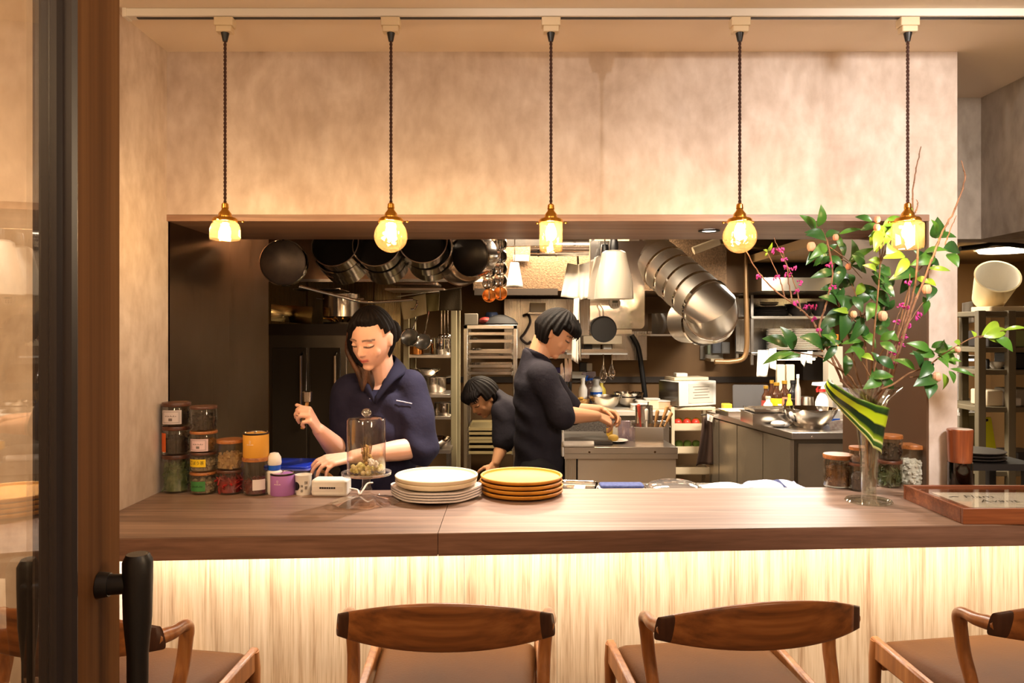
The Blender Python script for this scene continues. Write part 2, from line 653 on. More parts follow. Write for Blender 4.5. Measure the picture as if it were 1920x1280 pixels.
# ------------------------------------------------------------------ glass door standing open at the left
az = Vector((-.162, 1, 0)).normalized()          # direction of the door's plane
nrm = Vector((az.y, -az.x, 0))                    # towards the right
DOORF = mat('door_frame_dark', (46, 40, 42), .35, c2=(38, 33, 35), scale=3, stretch=(1, 1, .1))
DOORW = wood('door_wood', (70, 44, 24), (104, 70, 40), (128, 92, 56), 'Z', .35, .8, .02)
DOORW.node_tree.nodes['Principled BSDF'].inputs['Specular IOR Level'].default_value = .12
e0 = Vector((-.5786 * .8, .8, 0))                 # near right edge of the stile
door = bpy.data.objects.new('door_1', None)
col.objects.link(door)
door['kind'] = 'structure'
door.location = e0
door.rotation_euler = (0, 0, math.atan2(az.y, az.x))
# local axes: x along the door away from the viewer, y to the left
prof = [(0, 0), (.128, 0), (.128, .042), (0, .042), (-.004, .036), (-.004, .027), (-.010, .0235), (-.010, .0165), (-.004, .013), (-.004, .005)]
struct('door_stile', G().prism([(.001, .003), (.130, .003), (.130, .041), (.001, .041)], .05, 2.45), DOORW, door)
struct('door_edge', G().prism([(0, 0), (.0015, 0), (.0015, .044), (0, .044), (-.004, .040), (-.004, .027), (-.010, .0235), (-.010, .0165), (-.004, .013), (-.004, .004)], .05, 2.45), DOORF, door)
struct('door_face', G().box((.065, .0025, 1.25), (.130, .003, 2.4)), DOORW, door)
struct('door_pane', G().box((-.36, .022, 1.25), (.72, .006, 2.3)), glass('door_glass', (252, 248, 240), .01, .06), door)
struct('door_hinge_stile', G().box((-.75, .022, 1.25), (.07, .042, 2.4)), DOORF, door)
def door_handle(sgn):
    g = G()
    y0 = .0 if sgn < 0 else .044
    yy = y0 + sgn * (.042 if sgn < 0 else .025)
    zt = CZ - (1036 - CY) * .87 / F
    pts = [(0, 0, zt), (0, 0, zt - .008), (0, 0, zt - .03), (0, 0, zt - .075), (0, 0, zt - .115), (0, 0, zt - .2), (0, 0, zt - .32), (0, 0, zt - .45), (0, 0, zt - .53), (0, 0, zt - .6)]
    rr = [.0125, .0165, .0165, .0155, .0118, .0112, .0112, .0118, .0155, .0165]
    g.tube([(.06, yy, p[2]) for p in pts], rr, 16)
    for z in (zt - .034, zt - .57):
        g.tube([(.06, y0, z), (.06, y0 + sgn * .02, z), (.06, yy, z)], [.0125, .0115, .0115], 14)
        g.tube([(.06, y0, z), (.06, y0 + sgn * .012, z)], [.015, .0135], 14)
    return struct('door_handle', g, RUBBER, door)
door_handle(-1)
door_handle(1)

# ------------------------------------------------------------------ counter
cf = lambda x: 1.99 + .058 * (x - XL)             # front edge
cb = lambda x: 2.58 + .030 * (x - XL)             # back edge
XC1 = 2.0
ct = thing('counter', 'long walnut-toned wooden bar counter with pale plank front under the opening', 'counter', (0, 0, 0))
SEAM = on(835, 960, ZC).x
for x0, x1 in ((XL + .002, SEAM - .0008), (SEAM + .0008, XC1)):
    g = G().prism([(x0, cf(x0)), (x1, cf(x1)), (x1, cb(x1)), (x0, cb(x0))], ZC - .03, ZC)
    g.build('worktop', WALNUT_X, ct)
    g = G().prism([(x0, cf(x0) - .002), (x1, cf(x1) - .002), (x1, cf(x1) + .05), (x0, cf(x0) + .05)], ZC - .062, ZC - .0305)
    g = G().prism([(x0, cf(x0) - .0015), (x1, cf(x1) - .0015), (x1, cf(x1) + .05), (x0, cf(x0) + .05)], ZC - .062, ZC - .003)
    g.build('edge_board', WALNUT_EDGE, ct)
pf = lambda x: cf(x) + .47 - .028 * (x - XL)
xs = [XL + .002, -.86, -.51, -.15, .16, .45, .76, 1.07, 1.33, 1.60, XC1]
for x0, x1 in zip(xs, xs[1:]):
    dy = .012 if x0 >= 1.6 else 0
    g = G().prism([(x0, pf(x0) + dy), (x1 - .001, pf(x1) + dy), (x1 - .001, pf(x1) + .025), (x0, pf(x0) + .025)], 0, ZC - .031)
    o = g.build('front_plank', PANEL, ct)
g = G()
x0, x1 = XL + .01, XC1
g.prism([(x0, pf(x0) - .13), (x1, pf(x1) - .13), (x1, pf(x1) - .105), (x0, pf(x0) - .105)], ZC - .045, ZC - .031)
g.build('light_strip', glow('warm_strip', (1.0, .72, .42), 14), ct)

# kitchen-side bench just behind the counter
bb = thing('steel_bench', 'low steel work bench along the kitchen side of the counter', 'bench', (0, 0, 0))
G().prism([(-1.08, 2.67), (1.45, 2.67), (1.45, 3.06), (-.22, 3.06), (-.22, 2.845), (-1.08, 2.845)], .87, .90).build('bench_top', STEEL_X, bb, bevel=.004)
for x in (-1.0, .2, 1.4):
    G().box((x, 2.80, .435), (.04, .04, .87)).build('leg', STEEL_Z, bb)

# ------------------------------------------------------------------ track and pendant lamps
TY = 2.29
tr = thing('lighting_track', 'white ceiling lighting track that carries the five pendant lamps', 'lighting track', (0, TY, CEIL_Z))
G().box((.36, 0, -.012), (3.06, .034, .024)).build('rail_body', WHITE_P, tr, bevel=.002)
G().box((.37, -.0005, -.0245), (3.02, .012, .003)).build('slot', RUBBER, tr)
G().box((-1.172, 0, -.013), (.012, .038, .027)).build('end_cap', WHITE_P, tr)

LAMPG = glass('amber_lamp_glass', (255, 243, 220), .05, .08, .05, (255, 214, 150), .5, 42, (255, 226, 176))
LAMPG2 = glass('facet_lamp_glass', (255, 240, 212), .04, .10, .05, (255, 220, 160), .6, 30, (255, 230, 186))
BULB = glow('filament_bulb', (1.0, .72, .42), 330)
CORD = mat('brown_twisted_cord', (66, 36, 24), .7)
def pendant(px, ztop, shade_fn, label, tilt=0):
    x = (px - CX) * TY / F
    t = thing('pendant_lamp', label, 'pendant lamp', (x, TY, CEIL_Z - .026), group='pendant lamps on the ceiling track')
    G().prism(rrect(-.029, -.018, .029, .018, .004), -.026, 0).build('track_adapter', CREAM_P, t, bevel=.002)
    G().prism(rrect(-.024, -.016, .024, .016, .004), -.044, -.026).build('adapter_base', CREAM_P, t, bevel=.002)
    G().lathe([(0, -.070), (.007, -.070), (.0125, -.044), (0, -.044)], 16).build('cord_grip', RUBBER, t)
    zt = ztop - t.location.z                 # top of the brass cap
    L = -.066 - zt
    g = G()
    nn = int(L / .004)
    for ph in (0, PI):
        g.tube([(.0024 * math.cos(ph + k * .004 * 2 * PI / .024), .0024 * math.sin(ph + k * .004 * 2 * PI / .024), -.066 - k * L / nn) for k in range(nn + 1)], .0028, 6)
    g.build('cord', CORD, t)
    g = G().lathe([(0, 0), (.006, 0), (.010, -.004), (.011, -.016), (.0095, -.018), (.0105, -.020), (.0105, -.022), (.019, -.033), (.020, -.040), (.0215, -.041), (.0215, -.046), (0, -.046)], 28)
    g.build('socket_cap', BRASS, t, loc=(0, 0, zt))
    G().lathe([(.0225, -.0465), (.034, -.0465), (.0385, -.052), (.0385, -.058), (.0365, -.058), (.0365, -.0525), (.033, -.049), (.0225, -.049)], 36).build('shade_holder', BRASS, t, loc=(0, 0, zt))
    for k in range(3):
        a = 2 * PI * k / 3 + .4
        g = G()
        g.tube([(.036 * math.cos(a), .036 * math.sin(a), -.055), (.050 * math.cos(a), .050 * math.sin(a), -.055)], .0022, 8)
        g.ell((.052 * math.cos(a), .052 * math.sin(a), -.055), (.004, .004, .004), 8)
        g.build('thumb_screw', BRASS, t, loc=(0, 0, zt))
    shade_fn(t, zt)
    G().lathe([(0, -.044), (.013, -.044), (.013, -.062), (0, -.062)], 20).build('lamp_holder', BRASS, t, loc=(0, 0, zt))
    G().lathe([(0, -.062), (.007, -.063), (.0125, -.073), (.0165, -.088), (.0155, -.101), (.009, -.110), (0, -.113)], 24).build('bulb', BULB, t, loc=(0, 0, zt))
    return t
def shade_globe(t, zt):
    n = 26
    pr = [(.034, -.050), (.034, -.060)]
    for k in range(3, n + 1):
        a = PI * k / n
        if .051 * math.sin(a) > .034 or a > PI / 2:
            pr.append((.051 * math.sin(a), -.102 + .051 * math.cos(a)))
    pr[-1] = (0, pr[-1][1])
    G().lathe(pr, 40).build('lamp_shade', LAMPG, t, loc=(0, 0, zt))
def shade_bell(t, zt):
    pr = [(.034, -.050), (.034, -.058), (.043, -.068), (.048, -.080), (.049, -.106), (.046, -.113), (.040, -.115)]
    G().lathe(pr, 8).build('lamp_shade', LAMPG2, t, smooth=20, loc=(0, 0, zt))
def shade_jar(t, zt):
    pr = [(.034, -.050), (.034, -.056), (.0355, -.060), (.0355, -.142), (.033, -.147), (.030, -.147), (.032, -.142)]
    G().lathe(pr, 40).build('lamp_shade', LAMPG, t, loc=(0, 0, zt))
def shade_box(t, zt):
    pr = [(.034, -.050), (.034, -.058), (.045, -.064), (.046, -.070), (.046, -.132), (.044, -.140), (.038, -.142)]
    G().lathe(pr, 10).build('lamp_shade', LAMPG2, t, smooth=20, loc=(0, 0, zt))
zcap = lambda py: CZ - (py - CY) * TY / F
pendant(422, zcap(380), shade_bell, 'pendant lamp with a short bell-shaped facetted glass shade, nearest the left wall')
pendant(733, zcap(380), shade_globe, 'globe glass pendant lamp hanging above the woman in navy')
pendant(1033, zcap(382), shade_jar, 'pendant lamp with a narrow straight cylinder glass shade, middle of the five')
pendant(1387, zcap(381), shade_globe, 'globe glass pendant lamp hanging beside the steel ventilation duct')
pendant(1702, zcap(380), shade_box, 'pendant lamp with a squarish glass shade, half hidden by the camellia leaves')

# round downlights set into the underside of the header
dl = thing('downlight', 'small round recessed downlight in the wooden header, glowing white', 'downlight', (.765, 2.86, SOF))
G().lathe([(.024, -.001), (.040, -.001), (.041, -.004), (.038, -.006), (.030, -.006), (.024, -.002)], 32).build('trim_ring', RUBBER, dl)
G().lathe([(0, -.002), (.026, -.002), (.026, -.0035), (0, -.0035)], 32).build('lens', glow('downlight_lens', (1, .86, .72), 9), dl)

# ------------------------------------------------------------------ chairs
CW = wood('chair_walnut', (78, 44, 22), (134, 80, 40), (170, 110, 60), 'X', .55, .36, .04, .25)
CWD = wood('chair_end_block', (40, 22, 14), (62, 36, 24), (80, 48, 32), 'Z', .8, .38, .03, .2)
CWL = wood('chair_frame_wood', (104, 60, 28), (150, 94, 48), (184, 126, 72), 'Z', .6, .36, .03, .3)
LEATHER = mat('tan_leather', (98, 60, 26), .5, c2=(88, 53, 23), scale=6, bump=.08, bscale=140, spec=.15)
def make_chair(label):
    t = thing('counter_chair', label, 'chair', group='wooden chairs at the counter')
    # seat cushion: rounded trapezoid, slightly domed
    def seat(u, v):
        y = -.20 + .45 * u
        hw = (.205 + .03 * u)
        s = 2 * v - 1
        e = min(1, (1 - abs(s)) * 9) * min(1, (1 - abs(2 * u - 1)) * 9)
        return Vector((hw * s, y, .585 + .030 * math.sqrt(max(0, e)) + .008 * (1 - s * s) * math.sin(PI * u)))
    g = G().sheet(seat, 28, 28)
    def seatb(u, v, seat=seat):
        p = seat(u, v)
        return Vector((p.x, p.y, .580))
    g.sheet(seatb, 2, 2)
    g.build('seat', LEATHER, t, smooth=60)
    # backrest
    def cen(u):
        return Vector((.258 * u, -.30 + .072 * abs(u) ** 2.1, .866 - .021 * u * u))
    hh = lambda u: .0615 - .033 * abs(u) ** 2.0
    def ringpt(u, a):
        c = cen(u)
        h = hh(u)
        th = .013 * (1 - .25 * abs(u))
        ca, sa = math.cos(a), math.sin(a)
        z = h * math.copysign(abs(sa) ** .75, sa)
        y = th * math.copysign(abs(ca) ** .6, ca) - z * .22
        tx = Vector((.258, -.15 * u, 0)).normalized()
        return c + Vector((-tx.y * y, tx.x * y, z))
    def board(name, u0, u1, m, nu):
        g = G()
        nn = 28
        rings = []
        for i in range(nu + 1):
            u = u0 + (u1 - u0) * i / nu
            rings.append([ringpt(u, 2 * PI * k / nn) for k in range(nn)])
        vs = [p for r in rings for p in r]
        fs = [(i * nn + k, i * nn + (k + 1) % nn, (i + 1) * nn + (k + 1) % nn, (i + 1) * nn + k) for i in range(nu) for k in range(nn)]
        fs += [tuple(range(nn))[::-1], tuple(nu * nn + k for k in range(nn))]
        g.add(vs, fs)
        return g.build(name, m, t, smooth=50)
    board('backrest', -.90, .90, CW, 36)
    for s in (-1, 1):
        board('end_block', .9 * s, 1.0 * s, CWD, 4)
        # short arm that curls forward from the backrest and turns down into the rear leg
        pts = spline([(.243 * s, -.226, .842), (.247 * s, -.198, .838), (.254 * s, -.170, .836), (.254 * s, -.135, .836), (.253 * s, -.115, .827), (.249 * s, -.112, .80), (.243 * s, -.118, .73), (.239 * s, -.140, .66), (.236 * s, -.165, .55), (.232 * s, -.22, .25), (.230 * s, -.27, 0)], 6)
        rr = []
        for i in range(len(pts)):
            u = i / (len(pts) - 1) * 10
            if u < 1: r = .018
            elif u < 3: r = .018 - .002 * (u - 1)
            elif u < 5: r = .0145 + .002 * (u - 3)
            else: r = .0175 - .0006 * (u - 5)
            rr.append(r)
        G().tube(pts, rr, 14).build('rear_leg', CWL, t, smooth=60)
        g = G()
        g.prism([(.243, .622), (.238, .630), (.215, .626), (-.155, .580), (-.165, .530), (.243, .565)], .232 * s, .256 * s, axis='X')
        g.build('side_rail', CWL, t, bevel=.006)
        g = G()
        g.tube([(.245 * s, .228, .620), (.245 * s, .232, .57), (.243 * s, .240, .35), (.240 * s, .248, 0)], [.0165, .0185, .015, .011], 12)
        g.build('front_leg', CWL, t, smooth=60)
    G().box((0, .222, .557), (.47, .022, .05)).build('front_rail', CWL, t, bevel=.005)
    G().box((0, -.18, .534), (.44, .022, .05)).build('rear_rail', CWL, t, bevel=.005)
    G().tube([(-.238, .244, .22), (.238, .244, .22)], .011, 10).build('footrest', CWL, t)
    return t
ch = make_chair('walnut-backed counter chair seen square from behind, in front of the glass cake dome and plates')
ch.location = ((830 - CX) * 1.72 / F, 2.02, 0)
dup(ch, 'walnut-backed counter chair turned slightly left, second from the right, with its left arm curl showing', ((1412 - CX) * 1.74 / F + .008, 2.03, 0), (0, 0, R(8)))
dup(ch, 'walnut-backed counter chair cut off by the right edge of the picture', ((2010 - CX) * 1.74 / F + .07, 2.06, 0), (0, 0, R(9)))
dup(ch, 'walnut-backed counter chair half hidden behind the open glass door', ((150 - CX) * 1.74 / F - .02, 1.98, 0), (0, 0, R(-9)))

# ================================================================== things on the counter
ACACIA = wood('acacia_lid', (110, 60, 28), (160, 96, 46), (190, 124, 66), 'X', 2.2, .4, .03, .2)
ACACIA_DK = wood('dark_acacia_lid', (56, 30, 18), (84, 46, 28), (108, 62, 38), 'X', 2.2, .4, .03, .2)
JARG = glass('jar_glass', (244, 244, 240), .02, .06)
def band(r, a0, a1, z0, z1, n=14):
    """A label curved round a jar, angles in degrees from the viewer's side."""
    def fn(u, v):
        a = R(-90 + a0 + (a1 - a0) * u)
        return Vector((r * math.cos(a), r * math.sin(a), z0 + (z1 - z0) * v))
    return G().sheet(fn, n, 1)
def wrap(r, ac, zc):
    return lambda x, y: Vector((r * math.cos(R(-90 + ac) + x / r), r * math.sin(R(-90 + ac) + x / r), zc + y))
def fill(kind, r, z0, z1, cols, seed, n=60):
    """Loose contents of a jar: one heap of small pieces round a solid core."""
    rnd = random.Random(seed)
    g = G()
    g.lathe([(0, z0), (r * .86, z0), (r * .88, z1 - .25 * (z1 - z0)), (r * .5, z1 - .12 * (z1 - z0)), (0, z1 - .1 * (z1 - z0))], 18)
    for i in range(n):
        a = rnd.uniform(0, 2 * PI)
        h = rnd.uniform(z0 + .004, z1)
        rr = r * (.90 if rnd.random() < .75 and h < z1 - .006 else rnd.uniform(.1, .8))
        if rr < r * .85:
            h = z1 - .1 * (z1 - z0) + rnd.uniform(-.006, .004)
        m = Matrix.Translation((rr * math.cos(a), rr * math.sin(a), h)) @ Euler((rnd.uniform(0, 6), rnd.uniform(0, 6), rnd.uniform(0, 6))).to_matrix().to_4x4()
        if kind == 'chunk':
            s = rnd.uniform(.006, .009)
            g.ell((0, 0, 0), (s, s * .7, s * .55), 6, m, 4) if False else g.box((0, 0, 0), (s * 1.6, s, s * .8), m)
        elif kind == 'chilli':
            g.tube([m @ Vector((-.016, 0, 0)), m @ Vector((-.004, .003, 0)), m @ Vector((.008, .003, 0)), m @ Vector((.017, 0, .002))], [.003, .0042, .0035, .0008], 6)
        elif kind == 'leaf':
            L = rnd.uniform(.012, .02)
            g.add([m @ Vector(p) for p in ((-L, 0, 0), (0, L * .35, .002), (L, 0, 0), (0, -L * .35, .002))], [(0, 1, 2, 3)])
        elif kind == 'ball':
            s = rnd.uniform(.006, .008)
            g.lathe([(0, -s), (s * .87, -s * .5), (s * .87, s * .5), (0, s)], 6, (0, 0, 0), m)
        else:
            s = rnd.uniform(.0022, .004)
            g.lathe([(0, -s), (s, 0), (0, s)], 5, (0, 0, 0), m)
    return g
LUMP = {
    'green': mat('dried_green_leaves', (78, 104, 60), .7, c2=(150, 160, 110), scale=40),
    'dark': mat('dark_tea', (44, 34, 28), .7, c2=(70, 52, 40), scale=60),
    'brown': mat('brown_spice', (92, 58, 36), .7, c2=(132, 88, 44), scale=50),
    'beige': mat('toasted_pieces', (206, 168, 116), .7, c2=(184, 142, 92), scale=40),
    'red': mat('red_chillies', (176, 30, 24), .4, c2=(140, 20, 20), scale=40),
    'wine': mat('dark_red_petals', (92, 34, 32), .7, c2=(134, 52, 44), scale=50),
    'gold': mat('amber_roots', (156, 106, 52), .7, c2=(120, 78, 40), scale=40),
    'white': mat('white_candies', (238, 236, 232), .5),
    'oat': mat('oat_flakes', (190, 170, 140), .8, c2=(160, 138, 108), scale=50),
    'olive': mat('bay_leaves', (104, 108, 66), .6, c2=(74, 82, 50), scale=40),
}
LBL = mat('white_label', (226, 214, 212), .6)
LBLP = mat('pink_label', (226, 196, 200), .6)
INK = mat('grey_ink', (120, 108, 104), .7)
INKD = mat('dark_ink', (36, 30, 26), .7)
def jar(pos, r, h, label, kind, colr, level, lid=ACACIA, lidh=.014, sticker=None, seed=1, n=60, rz=0, group='glass jars on the counter'):
    """A straight glass jar with a flat wooden lid; sticker(parent, r, h) adds its label."""
    t = thing('glass_jar', label, 'jar', pos, rz, group)
    hb = h - lidh
    G().lathe([(0, .0005), (r * .9, .0005), (r, .005), (r, hb - .007), (r * .965, hb - .003), (r * .965, hb), (r * .92, hb), (r * .92, hb - .004), (r - .0022, hb - .009), (r - .0022, .007), (r * .88, .004), (0, .004)], 36).build('glass_body', JARG, t)
    fill(kind, r - .004, .006, .006 + (hb - .014) * level, None, seed, n).build('contents', LUMP[colr], t, smooth=0)
    G().lathe([(0, hb + .0004), (r * .9, hb + .0004), (r * 1.02, hb + .0015), (r * 1.03, hb + lidh - .003), (r * 1.0, hb + lidh), (0, hb + lidh)], 36).build('lid', lid, t)
    if sticker:
        sticker(t, r, h)
    return t
def fancy_label(a0, a1, z0, z1, m):
    def f(t, r, h):
        l = band(r + .0006, a0, a1, z0 * h, z1 * h).build('label', m, t)
        g = G()
        ac, hw, zc, hz = (a0 + a1) / 2, R((a1 - a0) / 2) * r, (z0 + z1) / 2 * h, (z1 - z0) / 2 * h
        rr = r + .0010
        for k in (.84, .76):
            x, y = hw * k, hz * k
            for (p, q, s, e) in ((-x, -y, x, -y + .0007), (-x, y - .0007, x, y), (-x, -y, -x + .0007, y), (x - .0007, -y, x, y)):
                g.sheet(lambda u, v: wrap(rr, ac, zc)(p + (s - p) * u, q + (e - q) * v), 6, 1)
        for k in range(12):
            x = -hw * .55 + hw * 1.1 * k / 12
            g.sheet(lambda u, v: wrap(rr, ac, zc)(x + u * hw * .06, hz * (.06 + .22 * v * (.6 + .4 * math.sin(k * 2.3)))), 1, 1)
        g.sheet(lambda u, v: wrap(rr, ac, zc)((u - .5) * hw * .35, hz * (-.55 + .4 * v)), 3, 1)
        g.build('print', INK, l)
    return f
def colour_label(a0, a1, z0, z1, m, text=None, size=.012, strokes=0):
    def f(t, r, h):
        l = band(r + .0006, a0, a1, z0 * h, z1 * h).build('label', m, t)
        if text:
            G().text(text, size, wrap(r + .0011, (a0 + a1) / 2, (z0 + z1) / 2 * h)).build('lettering', INKD, l, smooth=0)
        if strokes:
            g = G()
            for k in range(strokes):
                x = (k - strokes / 2) * .005
                g.sheet(lambda u, v: wrap(r + .0011, (a0 + a1) / 2, (z0 + z1) / 2 * h)(x + u * .003, -.003 + v * .006 * (.5 + .5 * math.sin(k * 1.9) ** 2)), 1, 1)
            g.build('print', mat('green_ink', (30, 70, 36), .7), l)
    return f
YEL = mat('yellow_label', (232, 196, 30), .5)
GRN = mat('green_label', (60, 124, 62), .5)
ORG = mat('orange_label', (226, 104, 34), .5)
def hpx(d, Y):
    return d * Y / F
def base(px, py, r):
    """Centre of a round thing whose front foot is seen at a pixel on the counter."""
    p = on(px, py, ZC)
    s = (p.y + r) / p.y
    return Vector((p.x * s, p.y + r, ZC))
# column by the wall: three jars
c1 = base(331, 926, .047)
h = hpx(70, c1.y)
jar(c1, .046, h, 'glass jar of green dried leaves at the foot of the stack against the left wall', 'leaf', 'green', .95, ACACIA_DK, seed=1, n=130)
z = h
h2 = hpx(53, c1.y)
jar(c1 + Vector((0, 0, z)), .046, h2, 'dark tea jar with an orange side label, middle of the stack against the left wall', 'grain', 'dark', .9, ACACIA_DK, sticker=colour_label(-62, -22, .12, .78, ORG), seed=2)
z += h2
jar(c1 + Vector((0, 0, z)), .046, hpx(44, c1.y), 'dark jar with a white ornate label, topmost of the stack against the left wall', 'grain', 'dark', .9, ACACIA_DK, sticker=fancy_label(-46, 44, .12, .70, LBL), seed=3)
# second column: four jars
c2 = base(382, 929, .045)
hs = [hpx(k, c2.y) for k in (41, 37, 39, 46)]
z = 0
specs = [('squat glass jar with a green label, foot of the second stack of four', 'chunk', 'oat', colour_label(-42, 28, .18, .62, GRN, strokes=8)),
         ('squat glass jar with a yellow Japanese label, second from the foot of its stack', 'chunk', 'oat', colour_label(-52, 30, .30, .68, YEL, 'ごぼう茶', .0135)),
         ('squat glass jar with a pink ornate label, third from the foot of its stack', 'chunk', 'gold', fancy_label(-46, 40, .08, .66, LBLP)),
         ('plain glass jar of dark pieces without a label, topmost of the second stack', 'chunk', 'dark', None)]
for k, (lb, kd, cl, st) in enumerate(specs):
    jar(c2 + Vector((0, 0, z)), .044, hs[k], lb, kd, cl, .85, (ACACIA, ACACIA_DK, ACACIA, ACACIA_DK)[k], .010, st, seed=10 + k, n=70)
    z += hs[k]
c3 = base(432, 929, .045)
h = hpx(45, c3.y)
jar(c3, .044, h, 'glass jar of red chillies under the jar of beige chunks', 'chilli', 'red', .9, ACACIA_DK, .010, seed=21, n=70)
jar(c3 + Vector((0, 0, h)), .044, hpx(56, c3.y), 'glass jar of beige toasted chunks on top of the red chilli jar', 'chunk', 'beige', .68, ACACIA, .013, seed=22, n=110)
c4 = base(480, 931, .045)
h = hpx(70, c4.y)
def st4(t, r, h):
    band(r + .0006, 4, 60, .16 * h, .44 * h).build('label', LBL, t)
    G().tube([(-.022, -.012, .072), (.006, -.030, .032)], .0022, 8).build('spoon_handle', RUBBER, t)
jar(c4, .044, h, 'tall glass jar of dark red petals with a white label, under the mustard tin', 'grain', 'wine', .52, ACACIA, .014, st4, seed=31, n=170)
def tin(pos, r, h, m, label, nm):
    t = thing('tea_tin', label, 'tin', pos)
    G().lathe([(0, 0), (r * .97, 0), (r, .003), (r, h - .004), (r * .98, h - .002), (0, h - .002)], 40).build('tin_body', m, t)
    G().lathe([(0, h - .007), (r * .9, h - .007), (r * .93, h), (r * 1.015, h), (r * 1.015, h - .004), (r * 1.0, h - .005)], 40).build('rim', RUBBER if False else mat('tin_rim', (70, 60, 54), .3, 1), t)
    G().lathe([(0, h - .003), (r * .86, h - .003), (r * .90, h + .0005), (r * .95, h + .0015), (r * .95, h - .006), (0, h - .006)], 40).build('lid', CHROME_R, t)
    G().ell((0, -.2 * r, h), (.005, .005, .004), 10).build('lid_knob', CHROME, t)
    e = G()
    f = wrap(r + .0008, -8, h * .62)
    e.sheet(lambda u, v: f((.0022 + .0008 * v) * math.cos(2 * PI * u), .006 + (.0022 + .0008 * v) * math.sin(2 * PI * u)), 16, 1)
    for k, x in enumerate((-.0022, -.0008, .0008, .0022)):
        e.sheet(lambda u, v: f(x + .0008 * (u - .5), -.0005 + .0022 * v), 1, 1)
    for k in range(9):
        x = -.012 + .024 * k / 9
        e.sheet(lambda u, v: f(x + .0019 * u, -.0062 + .0028 * v * (.7 + .3 * math.sin(k * 2))), 1, 1)
    e.build('emblem', mat('pale_ink', (240, 226, 220), .6), t, smooth=0)
tin(c4 + Vector((0, 0, h)), .0425, hpx(45, c4.y), mat('mustard_tin', (222, 160, 58), .45), 'mustard yellow round tea tin with a silver lid, standing on a glass jar', 'mustard')
c5 = base(530, 931, .041)
tin(c5, .0405, hpx(40, c5.y), mat('purple_tin', (170, 112, 178), .45), 'purple round tea tin with a silver lid standing on the counter', 'purple')
c6 = base(569, 929, .026)
cup = thing('paper_cup', 'small white cup with a black disc and Japanese characters beside the purple tin', 'cup', c6)
ch_ = hpx(37, c6.y)
G().lathe([(0, .001), (.023, .001), (.024, 0), (.0275, ch_ - .002), (.0285, ch_), (.0268, ch_), (.0228, .004), (0, .004)], 32).build('cup_body', WHITE_P, cup)
g = G()
fr = lambda zc: .024 + .0035 * zc / ch_ + .0006
wr = lambda ac, zc, r: wrap(r, ac, zc)
g.sheet(lambda u, v: wrap(.0268, -44, ch_ * .46)(.0145 * v * math.cos(2 * PI * u), .0145 * v * math.sin(2 * PI * u)), 24, 3)
g.build('black_disc', RUBBER, cup)
G().text('抹', .0125, wrap(.0277, 34, ch_ * .62)).text('茶', .0125, wrap(.0268, 34, ch_ * .36)).text('抹', .0105, wrap(.0268, 3, ch_ * .46)).text('茶', .0105, wrap(.0262, 3, ch_ * .22)).build('lettering', INKD, cup, smooth=0)
# white egg-like shaker and a small white pot behind the tins
p = on(512, 900, ZC)
p = Vector(((512 - CX) * 2.52 / F, 2.52, ZC))
sh = thing('white_pot', 'small white lidded pot with a blue neck behind the tins', 'pot', p + Vector((-.005, .03, 0)))
G().lathe([(0, 0), (.022, 0), (.026, .01), (.026, .075), (.02, .08), (0, .08)], 24).build('pot_body', WHITE_P, sh)
G().lathe([(.0, .0805), (.019, .0805), (.021, .084), (.021, .098), (0, .098)], 24).build('neck', mat('blue_plastic', (28, 96, 210), .35), sh)
G().lathe([(0, .0985), (.022, .0985), (.024, .106), (.022, .125), (.014, .138), (0, .141)], 24).build('lid', WHITE_P, sh)
# plastic food box with a blue lid
bx = thing('food_box', 'clear plastic food box with a translucent blue lid, near the woman\'s hand', 'food box', (hpx(552 - CX, 2.76), 2.755, .9), R(-5))
G().prism(rrect(-.076, -.076, .076, .084, .016), .001, .155).build('box_body', glass('cloudy_plastic', (232, 226, 232), .25, .08, .45, (214, 200, 206)), bx, bevel=.006)
G().prism(rrect(-.085, -.085, .085, .093, .018), .1555, .165).build('lid', mat('blue_lid', (28, 62, 206), .3, coat=.3), bx, bevel=.003)
G().prism(rrect(-.086, -.086, .086, .094, .018), .1505, .1562).build('lid_edge', mat('pale_blue_rim', (120, 130, 226), .35), bx)
G().prism(rrect(-.066, -.066, .066, .074, .012), .1652, .1666).build('lid_panel', mat('blue_lid', (28, 62, 206), .3), bx)
# white appliance with a row of dark keys
d6 = on(617, 931, ZC)
dv = thing('label_printer', 'white rounded box-shaped device with a row of dark marks on its front', 'device', (d6.x, d6.y + .035, ZC), R(-2))
hh_ = hpx(31, 2.53)
G().prism(rrect(-.061, -.034, .061, .034, .012), 0, hh_).build('casing', WHITE_P, dv, bevel=.008, segs=3)
G().box((-.004, -.0342, hh_ * .46), (.104, .0012, hh_ * .28)).build('front_panel', mat('pale_grey', (224, 216, 208), .5), dv, bevel=.0004)
for k in range(7):
    G().box((-.028 + k * .0078, -.0352, hh_ * .52), (.0066, .001, .0058)).build('key', RUBBER, dv)
cable = G().tube(spline([(d6.x + .06, d6.y + .04, ZC + .02), (d6.x + .085, d6.y + .05, ZC + .012), (d6.x + .10, d6.y + .02, ZC + .005), (d6.x + .115, d6.y + .06, ZC + .03), (d6.x + .13, d6.y + .085, ZC + .03)], 8), .003, 8).build('cable', WHITE_P)
tag(cable, 'white cable trailing from the white device behind the cake stand', 'cable')

